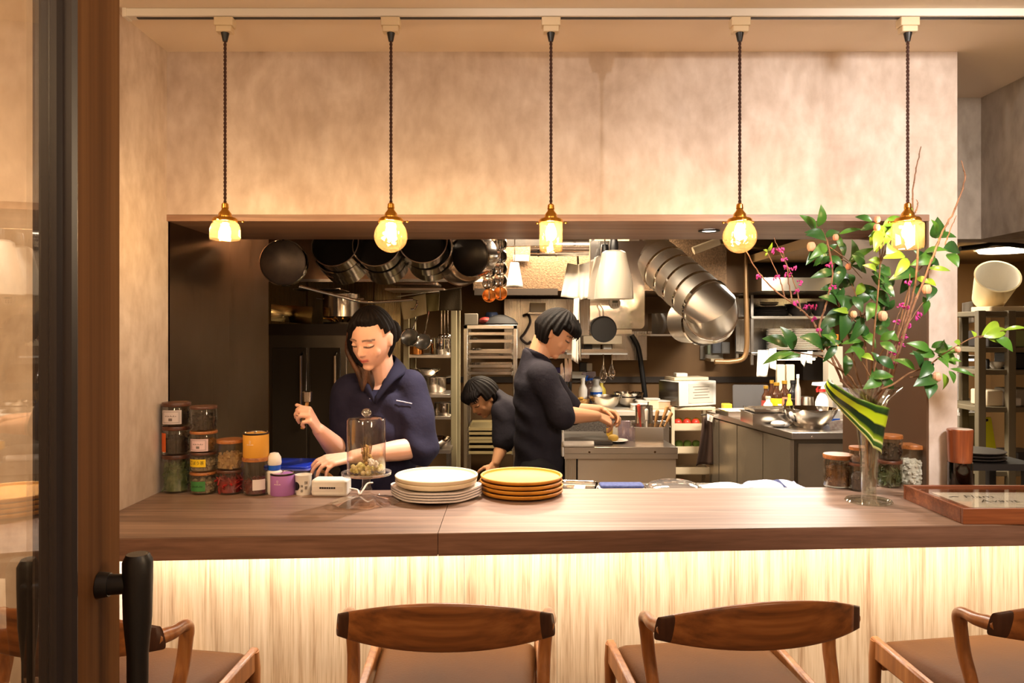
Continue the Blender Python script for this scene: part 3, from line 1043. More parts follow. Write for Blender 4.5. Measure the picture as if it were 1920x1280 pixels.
# ------------------------------------------------------------------ cake stand with dome
pc = base(687, 948, .055)
K = pc.y / F
CG = glass('clear_glass', (250, 248, 246), .01, .07)
st = thing('cake_stand', 'glass pedestal cake stand on the counter, beside the white plates', 'cake stand', pc)
zp = 52 * K
G().lathe([(0, .001), (62 * K, .001), (63 * K, .003), (50 * K, .008), (24 * K, .016), (9 * K, .026), (8 * K, .034), (11 * K, .042), (8 * K, .050), (7.5 * K, zp - .008), (12 * K, zp - .004), (46 * K, zp - .001), (46 * K, zp + .004), (0, zp + .004)], 44).build('pedestal', CG, st)
G().lathe([(43 * K, zp + .0045), (46.5 * K, zp + .0045), (46.5 * K, zp + .008), (43 * K, zp + .008)], 44).build('plate_rim', glass('milky_glass', (250, 246, 244), .1, .1, .35, (240, 230, 226)), st)
dm = thing('glass_dome', 'clear glass cloche with a round knob covering dried flowers', 'cloche', pc + Vector((0, 0, zp + .0045)))
ht = 104 * K
G().lathe([(35.5 * K, 0), (36 * K, .002), (36 * K, ht - .010), (34 * K, ht - .003), (28 * K, ht), (0, ht), (0, ht - .002), (28 * K, ht - .002), (34 * K, ht - .006), (35 * K, ht - .012), (35 * K, 0)], 44).build('dome', CG, dm)
G().lathe([(0, ht), (4 * K, ht), (4 * K, ht + .003), (6 * K, ht + .005), (9.5 * K, ht + .012), (9.5 * K, ht + .018), (6 * K, ht + .027), (0, ht + .029)], 24).build('knob', glass('knob_glass', (220, 214, 214), .02, .22), dm)
# dried flowers inside the dome
rnd = random.Random(5)
df = thing('dried_flowers', 'yellow and cream dried flower arrangement under the glass dome', 'dried flowers', pc + Vector((0, 0, zp + .006)))
g = G()
for i in range(70):
    a, rr = rnd.uniform(0, 2 * PI), .052 * math.sqrt(rnd.random())
    g.ell((rr * math.cos(a), rr * math.sin(a), .006 + rnd.uniform(0, .016)), [rnd.uniform(.004, .009)] * 3, 6, None, 4)
g.build('flower_bed', mat('yellow_moss', (206, 196, 96), .8, c2=(236, 222, 170), scale=60), df, smooth=0)
g = G()
for i in range(46):
    h = rnd.uniform(.03, .085)
    a, rr = rnd.uniform(0, 2 * PI), rnd.uniform(0, .026) * (1.2 - h / .1)
    g.ell((rr * math.cos(a), rr * math.sin(a), h), [rnd.uniform(.003, .007)] * 3, 6, None, 4)
g.build('flower_heads', mat('golden_dried', (190, 142, 62), .7, c2=(232, 206, 140), scale=50), df, smooth=0)
g = G()
for i in range(10):
    a = 2 * PI * i / 10
    g.tube([(0, 0, .01), (.012 * math.cos(a), .012 * math.sin(a), .05), (.018 * math.cos(a), .018 * math.sin(a), .088 + .006 * math.sin(i * 3))], .0012, 5)
g.build('stem', mat('dry_stem', (128, 96, 48), .8), df)
g = G()
for i in range(14):
    a = rnd.uniform(0, 2 * PI)
    g.ell((.026 + .012 * math.cos(a), -.028 + .01 * math.sin(a), .024 + rnd.uniform(0, .02)), [rnd.uniform(.004, .008)] * 3, 6, None, 4)
g.build('white_flower', mat('white_petals', (244, 238, 226), .7), df, smooth=0)

# ------------------------------------------------------------------ plates
PW = mat('cream_stoneware', (236, 222, 192), .42, c2=(228, 212, 178), scale=10)
PG = mat('pale_grey_porcelain', (224, 216, 212), .3)
PY = mat('ochre_stoneware', (206, 144, 44), .45, c2=(190, 126, 36), scale=14)
cw = base(818, 949, .135)
def wavy(label, z, rz):
    """A square plate with softly waving edges."""
    s, e = .128, 5
    def pt(u, v, dz):
        a = 2 * PI * u
        c, si = math.cos(a), math.sin(a)
        k = (abs(c) ** 4 + abs(si) ** 4) ** -.25
        r = s * min(k, 1.24) * v
        zz = .004 * (v ** 3) * math.cos(4 * a + PI) + .004 * v ** 6
        return Vector((r * c, r * si, .006 + zz + dz))
    g = G().sheet(lambda u, v: pt(u, v, .0028), 64, 10, True).sheet(lambda u, v: pt(u, v, -.0028), 64, 10, True)
    n0 = 11
    g.sheet(lambda u, v: pt(u, 1, -.0028 + .0056 * v), 64, 1, True)
    o = g.build('square_plate', PG, None, smooth=70)
    o.location = cw + Vector((0, 0, z))
    o.rotation_euler = (0, 0, rz)
    return tag(o, label, 'plate', 'wavy square plates under the round ones')
lb = ['pale square plate with wavy edges, lowest of its stack on the counter', 'pale square plate with wavy edges, second from the bottom of its stack', 'pale square plate with wavy edges, third from the bottom of its stack', 'pale square plate with wavy edges, directly under the round cream plates']
for k in range(4):
    wavy(lb[k], .002 + k * .0085, R(42 + k * .8))
def round_plate(pos, r, m, label, grp, h=.019):
    g = G().lathe([(0, .0), (r * .80, .0), (r * .93, .004), (r * .99, .010), (r, h - .002), (r * .985, h), (r * .955, h - .001), (r * .93, h - .008), (r * .85, h - .0105), (0, h - .0115)], 56)
    o = g.build('round_plate', m, None, smooth=50)
    o.location = pos
    return tag(o, label, 'plate', grp)
rp = 77.5 * cw.y / F
round_plate(cw + Vector((0, 0, .041)), rp * .985, PW, 'cream round plate under another, resting on the wavy square plates', 'cream round plates', .021)
round_plate(cw + Vector((.001, 0, .056)), rp, PW, 'cream round plate on top of the white stack', 'cream round plates', .021)
cy = base(978, 942, .135)
ry = 77.5 * (cy.y) / F
for k, l in enumerate(('ochre round plate at the bottom of the yellow stack', 'ochre round plate second from the bottom of the yellow stack', 'ochre round plate second from the top of the yellow stack', 'ochre round plate on top of the yellow stack')):
    round_plate(cy + Vector((.002 * math.sin(k * 2), 0, .0015 + k * .0155)), ry * (1 - .008 * (k % 2)), PY, l, 'ochre round plates', .018)

# ------------------------------------------------------------------ jars, vase, grinder and menu box on the right
j = base(1572, 917, .047)
jar(j, 26.5 * j.y / F, 61 * j.y / F, 'squat spice jar with an orange wooden lid, front left of the vase', 'grain', 'brown', .95, ACACIA, .016, seed=41, n=200)
jb = Vector((hpx(1608 - CX, 2.62), 2.60, ZC))
jar(jb, .036, hpx(52, 2.6), 'jar of dark tea behind the vase stem, under another jar', 'grain', 'dark', .9, ACACIA_DK, .010, seed=42)
jar(jb + Vector((0, 0, hpx(52, 2.6))), .036, hpx(30, 2.6), 'small jar stacked behind the vase stem, left of the green leaf jar', 'grain', 'brown', .7, ACACIA, .012, seed=43)
jc = base(1668, 916, .043)
h = 50 * jc.y / F
jar(jc, .042, h, 'glass jar of green bay leaves, foot of the stack right of the vase', 'leaf', 'olive', .9, ACACIA_DK, .012, seed=44, n=140)
jar(jc + Vector((0, 0, h)), .042, 47 * jc.y / F, 'glass jar of dark blue-black pieces on top of the bay leaf jar', 'chunk', 'dark', .8, ACACIA, .014, seed=45)
jd = base(1711, 913, .043)
jar(jd, .042, 76 * jd.y / F, 'glass jar of white candies beside the right pillar', 'ball', 'white', .76, ACACIA, .016, seed=46, n=170)
pgp = on(1800, 908, ZC)
gr = thing('spice_grinder', 'tall wooden-topped grinder with a smoky clear base beside the pillar', 'grinder', ((1800 - CX) * 2.575 / F, 2.575, ZC))
Kg = 2.575 / F
GW = wood('grinder_wood', (96, 44, 22), (140, 72, 38), (170, 98, 56), 'Z', 1.6, .28, .03, .5)
G().lathe([(0, 0), (21 * Kg, 0), (21.5 * Kg, .003), (21 * Kg, 56 * Kg), (19.5 * Kg, 56 * Kg), (19.5 * Kg, .004), (0, .004)], 36).build('smoky_base', glass('smoky_glass', (120, 84, 56), .03, .08), gr)
G().lathe([(0, .005), (19 * Kg, .005), (19 * Kg, 30 * Kg), (0, 30 * Kg)], 30).build('contents', mat('peppercorns', (62, 44, 32), .7, c2=(30, 22, 18), scale=120), gr)
G().lathe([(0, 54 * Kg), (19 * Kg, 54 * Kg), (20 * Kg, 58 * Kg), (20.5 * Kg, 68 * Kg), (22 * Kg, 111 * Kg), (22.5 * Kg, 116 * Kg), (21 * Kg, 118 * Kg), (0, 119 * Kg)], 36).build('wooden_top', GW, gr)
# shallow wooden box with a glass pane over a handwritten menu
b0 = on(1806, 983, ZC)
hb_ = .046
mb = thing('menu_box', 'shallow wooden display box with a handwritten sheet under glass, right end of counter', 'display box', b0, R(-.5))
GWX = wood('box_wood', (88, 44, 22), (128, 70, 38), (158, 94, 54), 'X', 1.2, .35, .03, .3)
wb, db = .46, .33
ux, uy = Vector((1, 0)), Vector((-.0, 1.0))
q = [(0, 0), (wb, 0), (wb, db), (-.0, db)]
G().box((wb / 2, .006, hb_ / 2), (wb, .012, hb_)).build('side_panel', GWX, mb, bevel=.0012)
G().box((wb / 2, db - .006, hb_ / 2), (wb, .012, hb_)).build('side_panel', GWX, mb, bevel=.0012)
G().box((.006, db / 2, hb_ / 2), (.012, db - .026, hb_)).build('side_panel', GWX, mb, bevel=.0012)
G().box((wb - .006, db / 2, hb_ / 2), (.012, db - .026, hb_)).build('side_panel', GWX, mb, bevel=.0012)
G().box((wb / 2, db / 2, .006), (wb - .026, db - .026, .008)).build('bottom_board', GWX, mb)
G().box((wb / 2, db / 2, hb_ - .008), (wb - .025, db - .025, .003)).build('glass_pane', glass('pane', (252, 250, 246), .01, .015), mb)
sh = tag(G().box((wb / 2 + .005, db / 2, 0), (wb - .11, db - .13, .0012)).build('menu_sheet', PAPER, None, loc=b0 + Vector((0, 0, .0340))), 'white handwritten sheet inside the wooden display box', 'paper')
sc_ = .034
G().text('Flam', .05, lambda x, y: Vector((.165 + x, db / 2 + .035 + y, .0013)), .35).text('Avant', .05, lambda x, y: Vector((.19 + x, db / 2 - .025 + y, .0013)), .35).tube([(.075, db / 2 + .03, .0014), (.09, db / 2 + .036, .0014), (.105, db / 2 + .032, .0014)], .0012, 5).build('lettering', INKD, sh, smooth=0)

# ------------------------------------------------------------------ vase with branches
vb = base(1629, 951, .073)
VY = vb.y
Kv = VY / F
VG = glass('vase_glass', (248, 252, 248), .015, .13)
vs = thing('trumpet_vase', 'tall flared clear glass vase on a round foot, holding camellia branches', 'vase', vb)
zr = lambda py: CZ - (py - CY) * Kv - ZC
G().lathe([(0, .002), (40 * Kv, .002), (42 * Kv, .005), (40 * Kv, .009), (14 * Kv, .012), (13 * Kv, .02), (13.5 * Kv, zr(905)), (16.5 * Kv, zr(845)), (21 * Kv, zr(805)), (27 * Kv, zr(765)), (36 * Kv, zr(745)), (55 * Kv, zr(727)), (58 * Kv, zr(725)), (55 * Kv, zr(728)), (35 * Kv, zr(747)), (26 * Kv, zr(767)), (20 * Kv, zr(807)), (15.5 * Kv, zr(846)), (12.5 * Kv, zr(903)), (11.5 * Kv, .03), (0, .024)], 48).build('vase_body', VG, vs)
# broad striped leaf wrapped round the vase
m, nt, b_ = newmat('striped_leaf')
uvn = N(nt, 'ShaderNodeUVMap')
sp = N(nt, 'ShaderNodeSeparateXYZ')
nt.links.new(uvn.outputs[0], sp.inputs[0])
cr = ramp(nt, sp.outputs['Y'], [(0, (214, 220, 150)), (.05, (206, 214, 130)), (.07, (30, 62, 26)), (.16, (58, 100, 34)), (.2, (226, 226, 150)), (.24, (140, 168, 30)), (.36, (22, 50, 24)), (.50, (22, 46, 24)), (.56, (18, 42, 22)), (.60, (186, 206, 36)), (.80, (170, 196, 26)), (.84, (24, 52, 22)), (.95, (40, 84, 28)), (1, (120, 150, 50))])
nt.links.new(cr, b_.inputs['Base Color'])
b_.inputs['Roughness'].default_value = .3
def leafwrap(u, v):
    # u along the leaf: over the rim at the left, out past the side, round the front and away to the right
    a = R(-205 + 195 * u ** .85)
    def tab(t):
        for (u0, y0), (u1, y1) in zip(t, t[1:]):
            if u <= u1:
                return y0 + (y1 - y0) * (u - u0) / (u1 - u0)
        return t[-1][1]
    top = tab(((0, 712), (.13, 720), (.3, 742), (.5, 755), (1, 768)))
    bot = tab(((0, 726), (.13, 772), (.3, 806), (.5, 836), (1, 852)))
    py = bot + (top - bot) * v
    prof = [(700, 50), (725, 50), (745, 44), (765, 33), (805, 24), (845, 19), (905, 16)]
    r = 50
    for (p0, r0), (p1, r1) in zip(prof, prof[1:]):
        if p0 <= py <= p1:
            r = r0 + (r1 - r0) * (py - p0) / (p1 - p0)
    r = r + 3 + 26 * max(0, 1 - u * 1.75) * (1 - .3 * v)
    return Vector((r * Kv * math.cos(a), r * Kv * math.sin(a) * .9, zr(py)))
lf = G().sheet(leafwrap, 40, 14, uv=True).build('striped_leaf', m, None, smooth=80, solid=.001, loc=vb)
tag(lf, 'broad green and lime striped leaf wrapped round the glass vase', 'leaf')

LEAF = mat('camellia_leaf', (58, 104, 40), .34, c2=(88, 136, 46), scale=9, spec=.5)
LEAFL = mat('young_camellia_leaf', (150, 180, 52), .34, c2=(116, 154, 46), scale=9)
LEAFD = mat('dark_camellia_leaf', (38, 76, 36), .32, c2=(52, 96, 40), scale=9, spec=.5)
TWIG = mat('camellia_twig', (110, 76, 48), .8, c2=(140, 104, 70), scale=40)
TWIGP = mat('grey_twig', (150, 112, 86), .8, c2=(112, 80, 60), scale=40)
BUD = mat('pink_bud', (236, 150, 126), .5, c2=(226, 186, 150), scale=20)
MAG = mat('magenta_blossom', (214, 70, 160), .5, c2=(186, 44, 140), scale=40)
def Z6(x, y, Y):
    return P(1380 + x / 2.3704, 260 + y / 2.3704, Y)
rl = random.Random(11)
def leaf_into(g, a, b, w, Y, bend=.12):
    """One pointed oval leaf from its stalk a to its tip b (zoomed picture units), tilted towards or away at random."""
    dy = rl.uniform(-.05, .03)
    A, B = Z6(a[0], a[1], Y), Z6(b[0], b[1], Y + dy)
    d = B - A
    L = d.length
    d.normalize()
    side = d.cross(Vector((rl.uniform(-.45, .45), -1, rl.uniform(.1, .7)))).normalized()
    up = side.cross(d).normalized()
    if up.y > 0:
        up = -up
    L *= 1.12
    W = L * w * .80
    vs, fs = [], []
    n = 7
    for i in range(n + 1):
        t = i / n
        hw = W * (math.sin(PI * t ** .9) ** .9) * (1 - .12 * t)
        c = A + d * (L * t) + up * (bend * L * math.sin(PI * t) - .16 * L * t * t)
        for s in (-1, -.5, 0, .5, 1):
            vs.append(c + side * (hw * s) + up * (abs(s) * hw * .20))
    for i in range(n):
        for j in range(4):
            k = i * 5 + j
            fs.append((k, k + 1, k + 6, k + 5))
    g.add(vs, fs)
def branch(label, stems, leaves, buds, Y, name='camellia_branch', grp='camellia branches in the vase'):
    """stems: lists of picture points thinning to the tip; leaves: (stalk, tip, width, tone)."""
    t = thing(name, label, 'branch', vb + Vector((0, 0, .3)), group=grp)
    off = -t.location
    g = G()
    for k, s in enumerate(stems):
        pts = [Z6(x, y, Y + (dy[0] if dy else 0)) + off for x, y, *dy in s]
        sp_ = spline(pts, 5)
        n = len(sp_)
        r0 = .0034 if k == 0 else .0022
        if k == 0:
            root = Vector((rl.uniform(-.012, .012), rl.uniform(-.012, .012), zr(rl.uniform(845, 885)) - .3))
            neck = Vector((pts[0].x * .25, pts[0].y * .25, zr(760) - .3))
            lead = spline([root, neck, pts[0]], 5)[:-1]
            g.tube(lead + sp_, [r0] * len(lead) + [r0 * (1 - .6 * i / n) for i in range(n)], 7)
        else:
            g.tube(sp_, [r0 * (1 - .6 * i / n) for i in range(n)], 6)
    g.build('stem', TWIG, t)
    for tone, m in (('d', LEAFD), ('m', LEAF), ('l', LEAFL)):
        sel = [l for l in leaves if l[3] == tone]
        if not sel:
            continue
        g = G()
        for a, b, w, _ in sel:
            leaf_into(g, a, b, w, Y)
            if grp and a[1] < 960 and a[0] < 900 and rl.random() < .75:
                # a second leaf close by, turned another way
                dx, dy = b[0] - a[0], b[1] - a[1]
                q = rl.uniform(-1.5, 1.5)
                ox, oy = rl.uniform(-26, 26), rl.uniform(-22, 22)
                a2 = (a[0] + ox, a[1] + oy)
                b2 = (a2[0] + dx * math.cos(q) - dy * math.sin(q), a2[1] + dx * math.sin(q) + dy * math.cos(q))
                leaf_into(g, a2, b2, w, Y + rl.uniform(.0, .05))
        g.v = [p + off for p in g.v]
        g.build('foliage', m, t, smooth=70)
    for (x, y, r) in buds:
        c = Z6(x, y, Y - .02) + off
        g = G()
        for k in range(6):
            a = 2 * PI * k / 6
            g.ell(c + Vector((.3 * r * math.cos(a), .3 * r * math.sin(a), .1 * r)), (r * .62, r * .62, r), 8)
        g.build('flower_bud', BUD, t)
    return t
branch('camellia branch at the upper left with an upright leaf at its tip', [[(540, 1060), (500, 880), (450, 700), (425, 560), (400, 440)], [(425, 560), (480, 540), (560, 620)], [(400, 470), (470, 520), (500, 545)], [(400, 440), (380, 400)]],
       [((365, 392), (384, 308), .30, 'm'), ((398, 438), (322, 412), .32, 'd'), ((396, 440), (455, 408), .33, 'd'), ((455, 425), (548, 398), .15, 'm'), ((400, 470), (345, 520), .25, 'm'), ((385, 500), (352, 560), .22, 'd'), ((415, 520), (380, 555), .34, 'd'), ((420, 520), (470, 560), .3, 'd'), ((430, 590), (350, 610), .22, 'd'), ((440, 600), (520, 645), .34, 'd'), ((470, 560), (455, 640), .3, 'd'), ((500, 545), (600, 488), .2, 'm'), ((505, 550), (590, 500), .12, 'l'), ((450, 470), (400, 500), .28, 'd')], [(443, 440, .011), (335, 482, .016), (500, 570, .011)], VY + .04)
branch('camellia branch rising in the middle with yellow-green top leaves', [[(600, 1040), (620, 800), (640, 560), (630, 400)], [(640, 560), (655, 470), (652, 400)], [(640, 560), (690, 440), (730, 400)]],
       [((628, 380), (560, 402), .3, 'd'), ((630, 400), (600, 470), .3, 'l'), ((632, 410), (622, 482), .26, 'l'), ((650, 390), (748, 352), .27, 'm'), ((660, 420), (735, 440), .33, 'm'), ((700, 400), (665, 460), .3, 'm'), ((735, 395), (735, 460), .3, 'l'), ((740, 400), (832, 396), .22, 'l'), ((735, 385), (770, 335), .3, 'l'), ((640, 560), (622, 525), .4, 'l'), ((625, 590), (580, 560), .25, 'l'), ((640, 590), (694, 592), .33, 'd'), ((620, 610), (665, 640), .3, 'd'), ((720, 420), (775, 450), .3, 'm'), ((690, 480), (680, 500), .4, 'd')], [(628, 360, .011), (626, 396, .012)], VY - .06)
branch('dark-leaved camellia branch filling the centre of the arrangement', [[(585, 1060), (570, 880), (540, 720), (500, 610)], [(560, 800), (620, 690), (660, 640)], [(565, 850), (500, 780), (450, 740)]],
       [((500, 600), (520, 645), .5, 'd'), ((560, 640), (540, 690), .5, 'l'), ((600, 700), (510, 730), .36, 'd'), ((590, 690), (680, 725), .36, 'd'), ((640, 650), (700, 690), .34, 'd'), ((600, 610), (660, 650), .34, 'd'), ((470, 760), (478, 885), .30, 'd'), ((500, 770), (450, 760), .2, 'l'), ((500, 870), (570, 800), .28, 'd'), ((560, 790), (520, 890), .26, 'd'), ((450, 740), (390, 700), .28, 'd'), ((540, 820), (590, 880), .3, 'd'), ((600, 780), (660, 770), .34, 'd'), ((480, 660), (440, 720), .3, 'd'), ((520, 700), (560, 760), .32, 'd'), ((610, 830), (690, 800), .3, 'd'), ((560, 900), (480, 905), .22, 'm'), ((550, 870), (620, 905), .3, 'm'), ((620, 730), (590, 790), .33, 'm'), ((470, 590), (430, 640), .33, 'd'), ((430, 680), (470, 740), .3, 'd'), ((660, 640), (690, 690), .3, 'd'), ((680, 700), (640, 750), .3, 'd'), ((560, 560), (540, 500), .3, 'd'), ((580, 600), (520, 560), .3, 'd')], [(523, 782, .012), (652, 790, .017)], VY + .0)
branch('low camellia branch reaching left with two long leaves', [[(510, 1060), (440, 1010), (380, 970), (300, 955)], [(300, 955), (250, 945)], [(440, 1010), (400, 930), (370, 900)]],
       [((255, 938), (215, 846), .33, 'd'), ((262, 948), (132, 988), .17, 'm'), ((290, 960), (175, 975), .14, 'm'), ((385, 935), (310, 878), .36, 'd'), ((372, 880), (395, 935), .36, 'd'), ((400, 890), (450, 870), .3, 'm'), ((470, 905), (380, 915), .22, 'd'), ((490, 960), (492, 1040), .3, 'd'), ((380, 870), (440, 905), .33, 'm')], [], VY - .03)
branch('short camellia sprig just above the rim of the vase', [[(610, 1080), (620, 1000), (660, 930)], [(610, 1080), (560, 990)], [(600, 1090), (640, 1060)]],
       [((640, 895), (700, 858), .33, 'm'), ((640, 905), (708, 942), .33, 'm'), ((625, 970), (700, 1015), .36, 'd'), ((550, 965), (602, 975), .36, 'l'), ((590, 1060), (690, 1050), .33, 'm'), ((645, 1070), (580, 1102), .33, 'm'), ((648, 1060), (698, 1108), .36, 'd'), ((600, 1050), (640, 1030), .4, 'm'), ((560, 985), (530, 930), .3, 'm'), ((640, 1000), (610, 950), .3, 'd')], [], VY - .09)
branch('camellia branch reaching right in front of the pillar to the storage shelves', [[(650, 1110), (700, 1090), (770, 1042), (850, 1010), (930, 950), (985, 920), (1050, 885), (1140, 870)], [(770, 1060), (860, 1055), (900, 1060)], [(1080, 885), (1190, 850)]],
       [((795, 1028), (712, 978), .34, 'm'), ((862, 942), (780, 908), .26, 'm'), ((868, 928), (918, 902), .33, 'm'), ((885, 945), (952, 922), .4, 'm'), ((905, 935), (935, 900), .4, 'm'), ((968, 902), (1002, 912), .4, 'l'), ((895, 962), (985, 990), .32, 'm'), ((890, 975), (942, 1005), .33, 'm'), ((950, 1022), (1055, 1048), .14, 'm'), ((945, 1030), (972, 1080), .36, 'm'), ((918, 1042), (928, 1112), .3, 'l'), ((885, 1060), (812, 1085), .33, 'd'), ((860, 1072), (862, 1138), .36, 'd'), ((815, 1015), (882, 1000), .3, 'd'), ((940, 985), (995, 985), .3, 'm'), ((820, 1020), (800, 950), .3, 'd'), ((1060, 882), (1050, 852), .4, 'l'), ((1088, 882), (1170, 812), .22, 'l'), ((1100, 882), (1205, 848), .24, 'l'), ((1190, 850), (1285, 836), .14, 'l'), ((1148, 885), (1232, 935), .36, 'm'), ((1120, 890), (1200, 905), .16, 'l'), ((860, 990), (830, 1050), .33, 'd')], [(893, 1060, .015), (985, 938, .010)], VY - .12)
branch('camellia branch at the upper right with pale pink buds and broad leaves', [[(680, 1060), (720, 860), (770, 660), (830, 560), (880, 500)], [(770, 660), (740, 560)], [(800, 610), (850, 690)], [(850, 540), (900, 450)]],
       [((885, 520), (798, 552), .28, 'm'), ((828, 512), (925, 488), .27, 'm'), ((918, 492), (998, 488), .36, 'd'), ((938, 510), (985, 556), .36, 'm'), ((890, 440), (968, 430), .38, 'd'), ((884, 425), (882, 368), .24, 'm'), ((850, 575), (948, 582), .16, 'l'), ((815, 595), (706, 612), .27, 'd'), ((762, 530), (718, 598), .25, 'l'), ((800, 620), (855, 635), .36, 'l'), ((830, 700), (845, 775), .36, 'm'), ((812, 700), (790, 650), .33, 'd'), ((850, 545), (910, 560), .3, 'd'), ((835, 530), (800, 500), .3, 'd'), ((840, 640), (800, 680), .3, 'd'), ((880, 560), (830, 560), .2, 'd')], [(848, 672, .017)], VY + .03)
def blossom(label, stems, flowers, Y, name='blossom_twig', tips=()):
    t = thing(name, label, 'twig', vb + Vector((0, 0, .3)), group=None)
    off = -t.location
    g = G()
    for k, s in enumerate(stems):
        pts = [Z6(x, y, Y) + off for x, y in s]
        sp_ = spline(pts, 6)
        sp_ = [p + Vector((rl.uniform(-1, 1), rl.uniform(-1, 1), rl.uniform(-1, 1))) * .0012 for p in sp_]
        n = len(sp_)
        r0 = .0042 if k == 0 else .0024
        rs = [r0 * (1 - .62 * i / n) for i in range(n)]
        if k == 0:
            root = Vector((rl.uniform(-.012, .012), rl.uniform(-.012, .012), zr(rl.uniform(850, 890)) - .3))
            neck = Vector((pts[0].x * .2, pts[0].y * .2, zr(765) - .3))
            lead = spline([root, neck, pts[0]], 5)[:-1]
            sp_, rs = lead + sp_, [r0] * len(lead) + rs
        g.tube(sp_, rs, 7)
        for i in range(2, len(sp_) - 1, 4):
            g.ell(sp_[i], (rs[i] * 1.5,) * 3, 6, None, 4)
    g.build('stem', TWIGP, t)
    for (x, y) in flowers:
        g = G()
        for k in range(7):
            c = Z6(x + rl.uniform(-13, 13), y + rl.uniform(-9, 9), Y + rl.uniform(-.012, .012)) + off
            m_ = Euler((rl.uniform(0, 6), rl.uniform(0, 6), rl.uniform(0, 6))).to_matrix().to_4x4()
            g.ell(c, (.0062, .0034, .0022), 7, m_, 4)
        g.build('blossom', MAG, t, smooth=60)
    for (a, b, w) in tips:
        g = G()
        leaf_into(g, a, b, w, Y)
        g.v = [p + off for p in g.v]
        g.build('young_leaf', LEAFL, t, smooth=70)
    return t
blossom('long bare-stemmed blossom twig leaning left with magenta flowers on side shoots', [[(500, 1085), (440, 970), (355, 832), (290, 760), (170, 670), (90, 580), (40, 488)], [(215, 700), (200, 640), (165, 560), (140, 505)], [(252, 735), (235, 640), (228, 570), (205, 500)], [(288, 765), (272, 680), (235, 580), (195, 500), (168, 440)]],
        [(105, 610), (180, 615), (170, 500), (202, 495), (215, 540), (225, 570), (258, 578), (230, 605), (285, 640), (265, 680), (268, 730), (312, 745), (345, 750), (350, 800)], VY + .03, tips=[((140, 500), (160, 470), .2), ((140, 505), (122, 490), .25), ((140, 505), (130, 520), .3)])
blossom('thin blossom twig standing upright left of the centre', [[(470, 1075), (420, 960), (370, 850), (405, 720), (430, 600), (412, 480), (400, 440)]], [(365, 855), (415, 560), (430, 660)], VY - .02)
blossom('blossom twig with magenta clusters standing at the right of the vase', [[(640, 1080), (690, 960), (730, 850), (765, 720), (772, 600)], [(690, 960), (760, 830), (832, 725)], [(650, 1040), (700, 850), (740, 730)]],
        [(730, 742), (755, 752), (715, 816), (768, 832), (808, 795), (812, 780), (748, 880), (735, 915), (712, 955), (690, 945), (705, 1002), (765, 640)], VY - .05)
blossom('bare grey twig rising highest above the wooden header', [[(680, 1070), (740, 860), (795, 650), (808, 480), (788, 350), (787, 230), (802, 130), (822, 35)], [(795, 330), (808, 290), (800, 270)]], [], VY - .02, 'bare_twig')
blossom('bare forked twig leaning right in front of the pillar', [[(690, 1075), (770, 800), (870, 540), (920, 410), (975, 310), (1018, 185), (1012, 140), (1000, 98)], [(930, 470), (955, 400), (980, 340)]], [], VY - .07, 'bare_twig')

# ================================================================== the kitchen
ZK = .93
def box_thing(name, label, cat, c, d, m, rz=0, bevel=.004, group=None, parts=None):
    """A box-bodied thing standing at c (centre of its foot)."""
    t = thing(name, label, cat, c, rz, group)
    G().box((0, 0, d[2] / 2), d).build('body', m, t, bevel=bevel)
    return t
def aim(d):
    return Vector(d).normalized().to_track_quat('Z', 'Y').to_euler()
INNER = mat('dark_pan_inside', (30, 27, 26), .3, .6)
PANB = mat('pan_underside', (74, 64, 60), .42, .7, c2=(60, 52, 50), scale=20)
TOWELY = mat('buff_cloth', (214, 200, 160), .9, bump=.2, bscale=90)
TOWELG = mat('olive_cloth', (150, 140, 96), .9, bump=.2, bscale=90)
TOWELD = mat('dark_olive_cloth', (74, 62, 42), .9, bump=.2, bscale=90)
TOWELW = mat('white_cloth', (238, 230, 218), .9, bump=.2, bscale=90)
RACKC = mat('rack_post_paint', (176, 164, 128), .5)

# hood over the range: sloped front plate, copper-toned by lamp reflections put into its base colour
hd = thing('range_hood', 'wide brushed steel range hood behind the hanging pans', 'range hood', (0, 0, 0))
x0, x1 = P(500, 0, 4.25).x, P(905, 0, 4.25).x
z0 = P(0, 525, 4.25).z
G().prism([(4.25, z0), (4.25, z0 + .30), (4.35, 2.40), (5.55, 2.40), (5.55, z0 + .30)], x0, x1, axis='X').build('hood_body', steel('copper_lit_steel', (190, 150, 118), .25, 'X'), hd)
G().box(((x0 + x1) / 2, 4.252, z0 - .002), (x1 - x0 + .01, .02, .016)).build('lip', CHROME_R, hd)
for k in range(4):
    xx = x0 + .14 + k * (x1 - x0 - .28) / 3
    g = G()
    for q in range(9):
        g.box((xx, 4.45 + q * .09, z0 + .29), (.26, .02, .012), Matrix())
    g.build('filter', STEEL_DK, hd)
# steel wall behind the range
sw = thing('steel_splashback', 'tall steel splashback panels behind the range on the left', 'splashback', (0, 5.35, 0))
for k, (a, b) in enumerate(((425, 575), (577, 655), (657, 700), (702, 752))):
    xa, xb = P(a, 0, 5.35).x, P(b, 0, 5.35).x
    G().box(((xa + xb) / 2, 0, 1.05), (xb - xa - .004, .02, 2.10)).build('panel', steel('dull_brass_steel', (150, 136, 104), .28, 'Z'), sw)
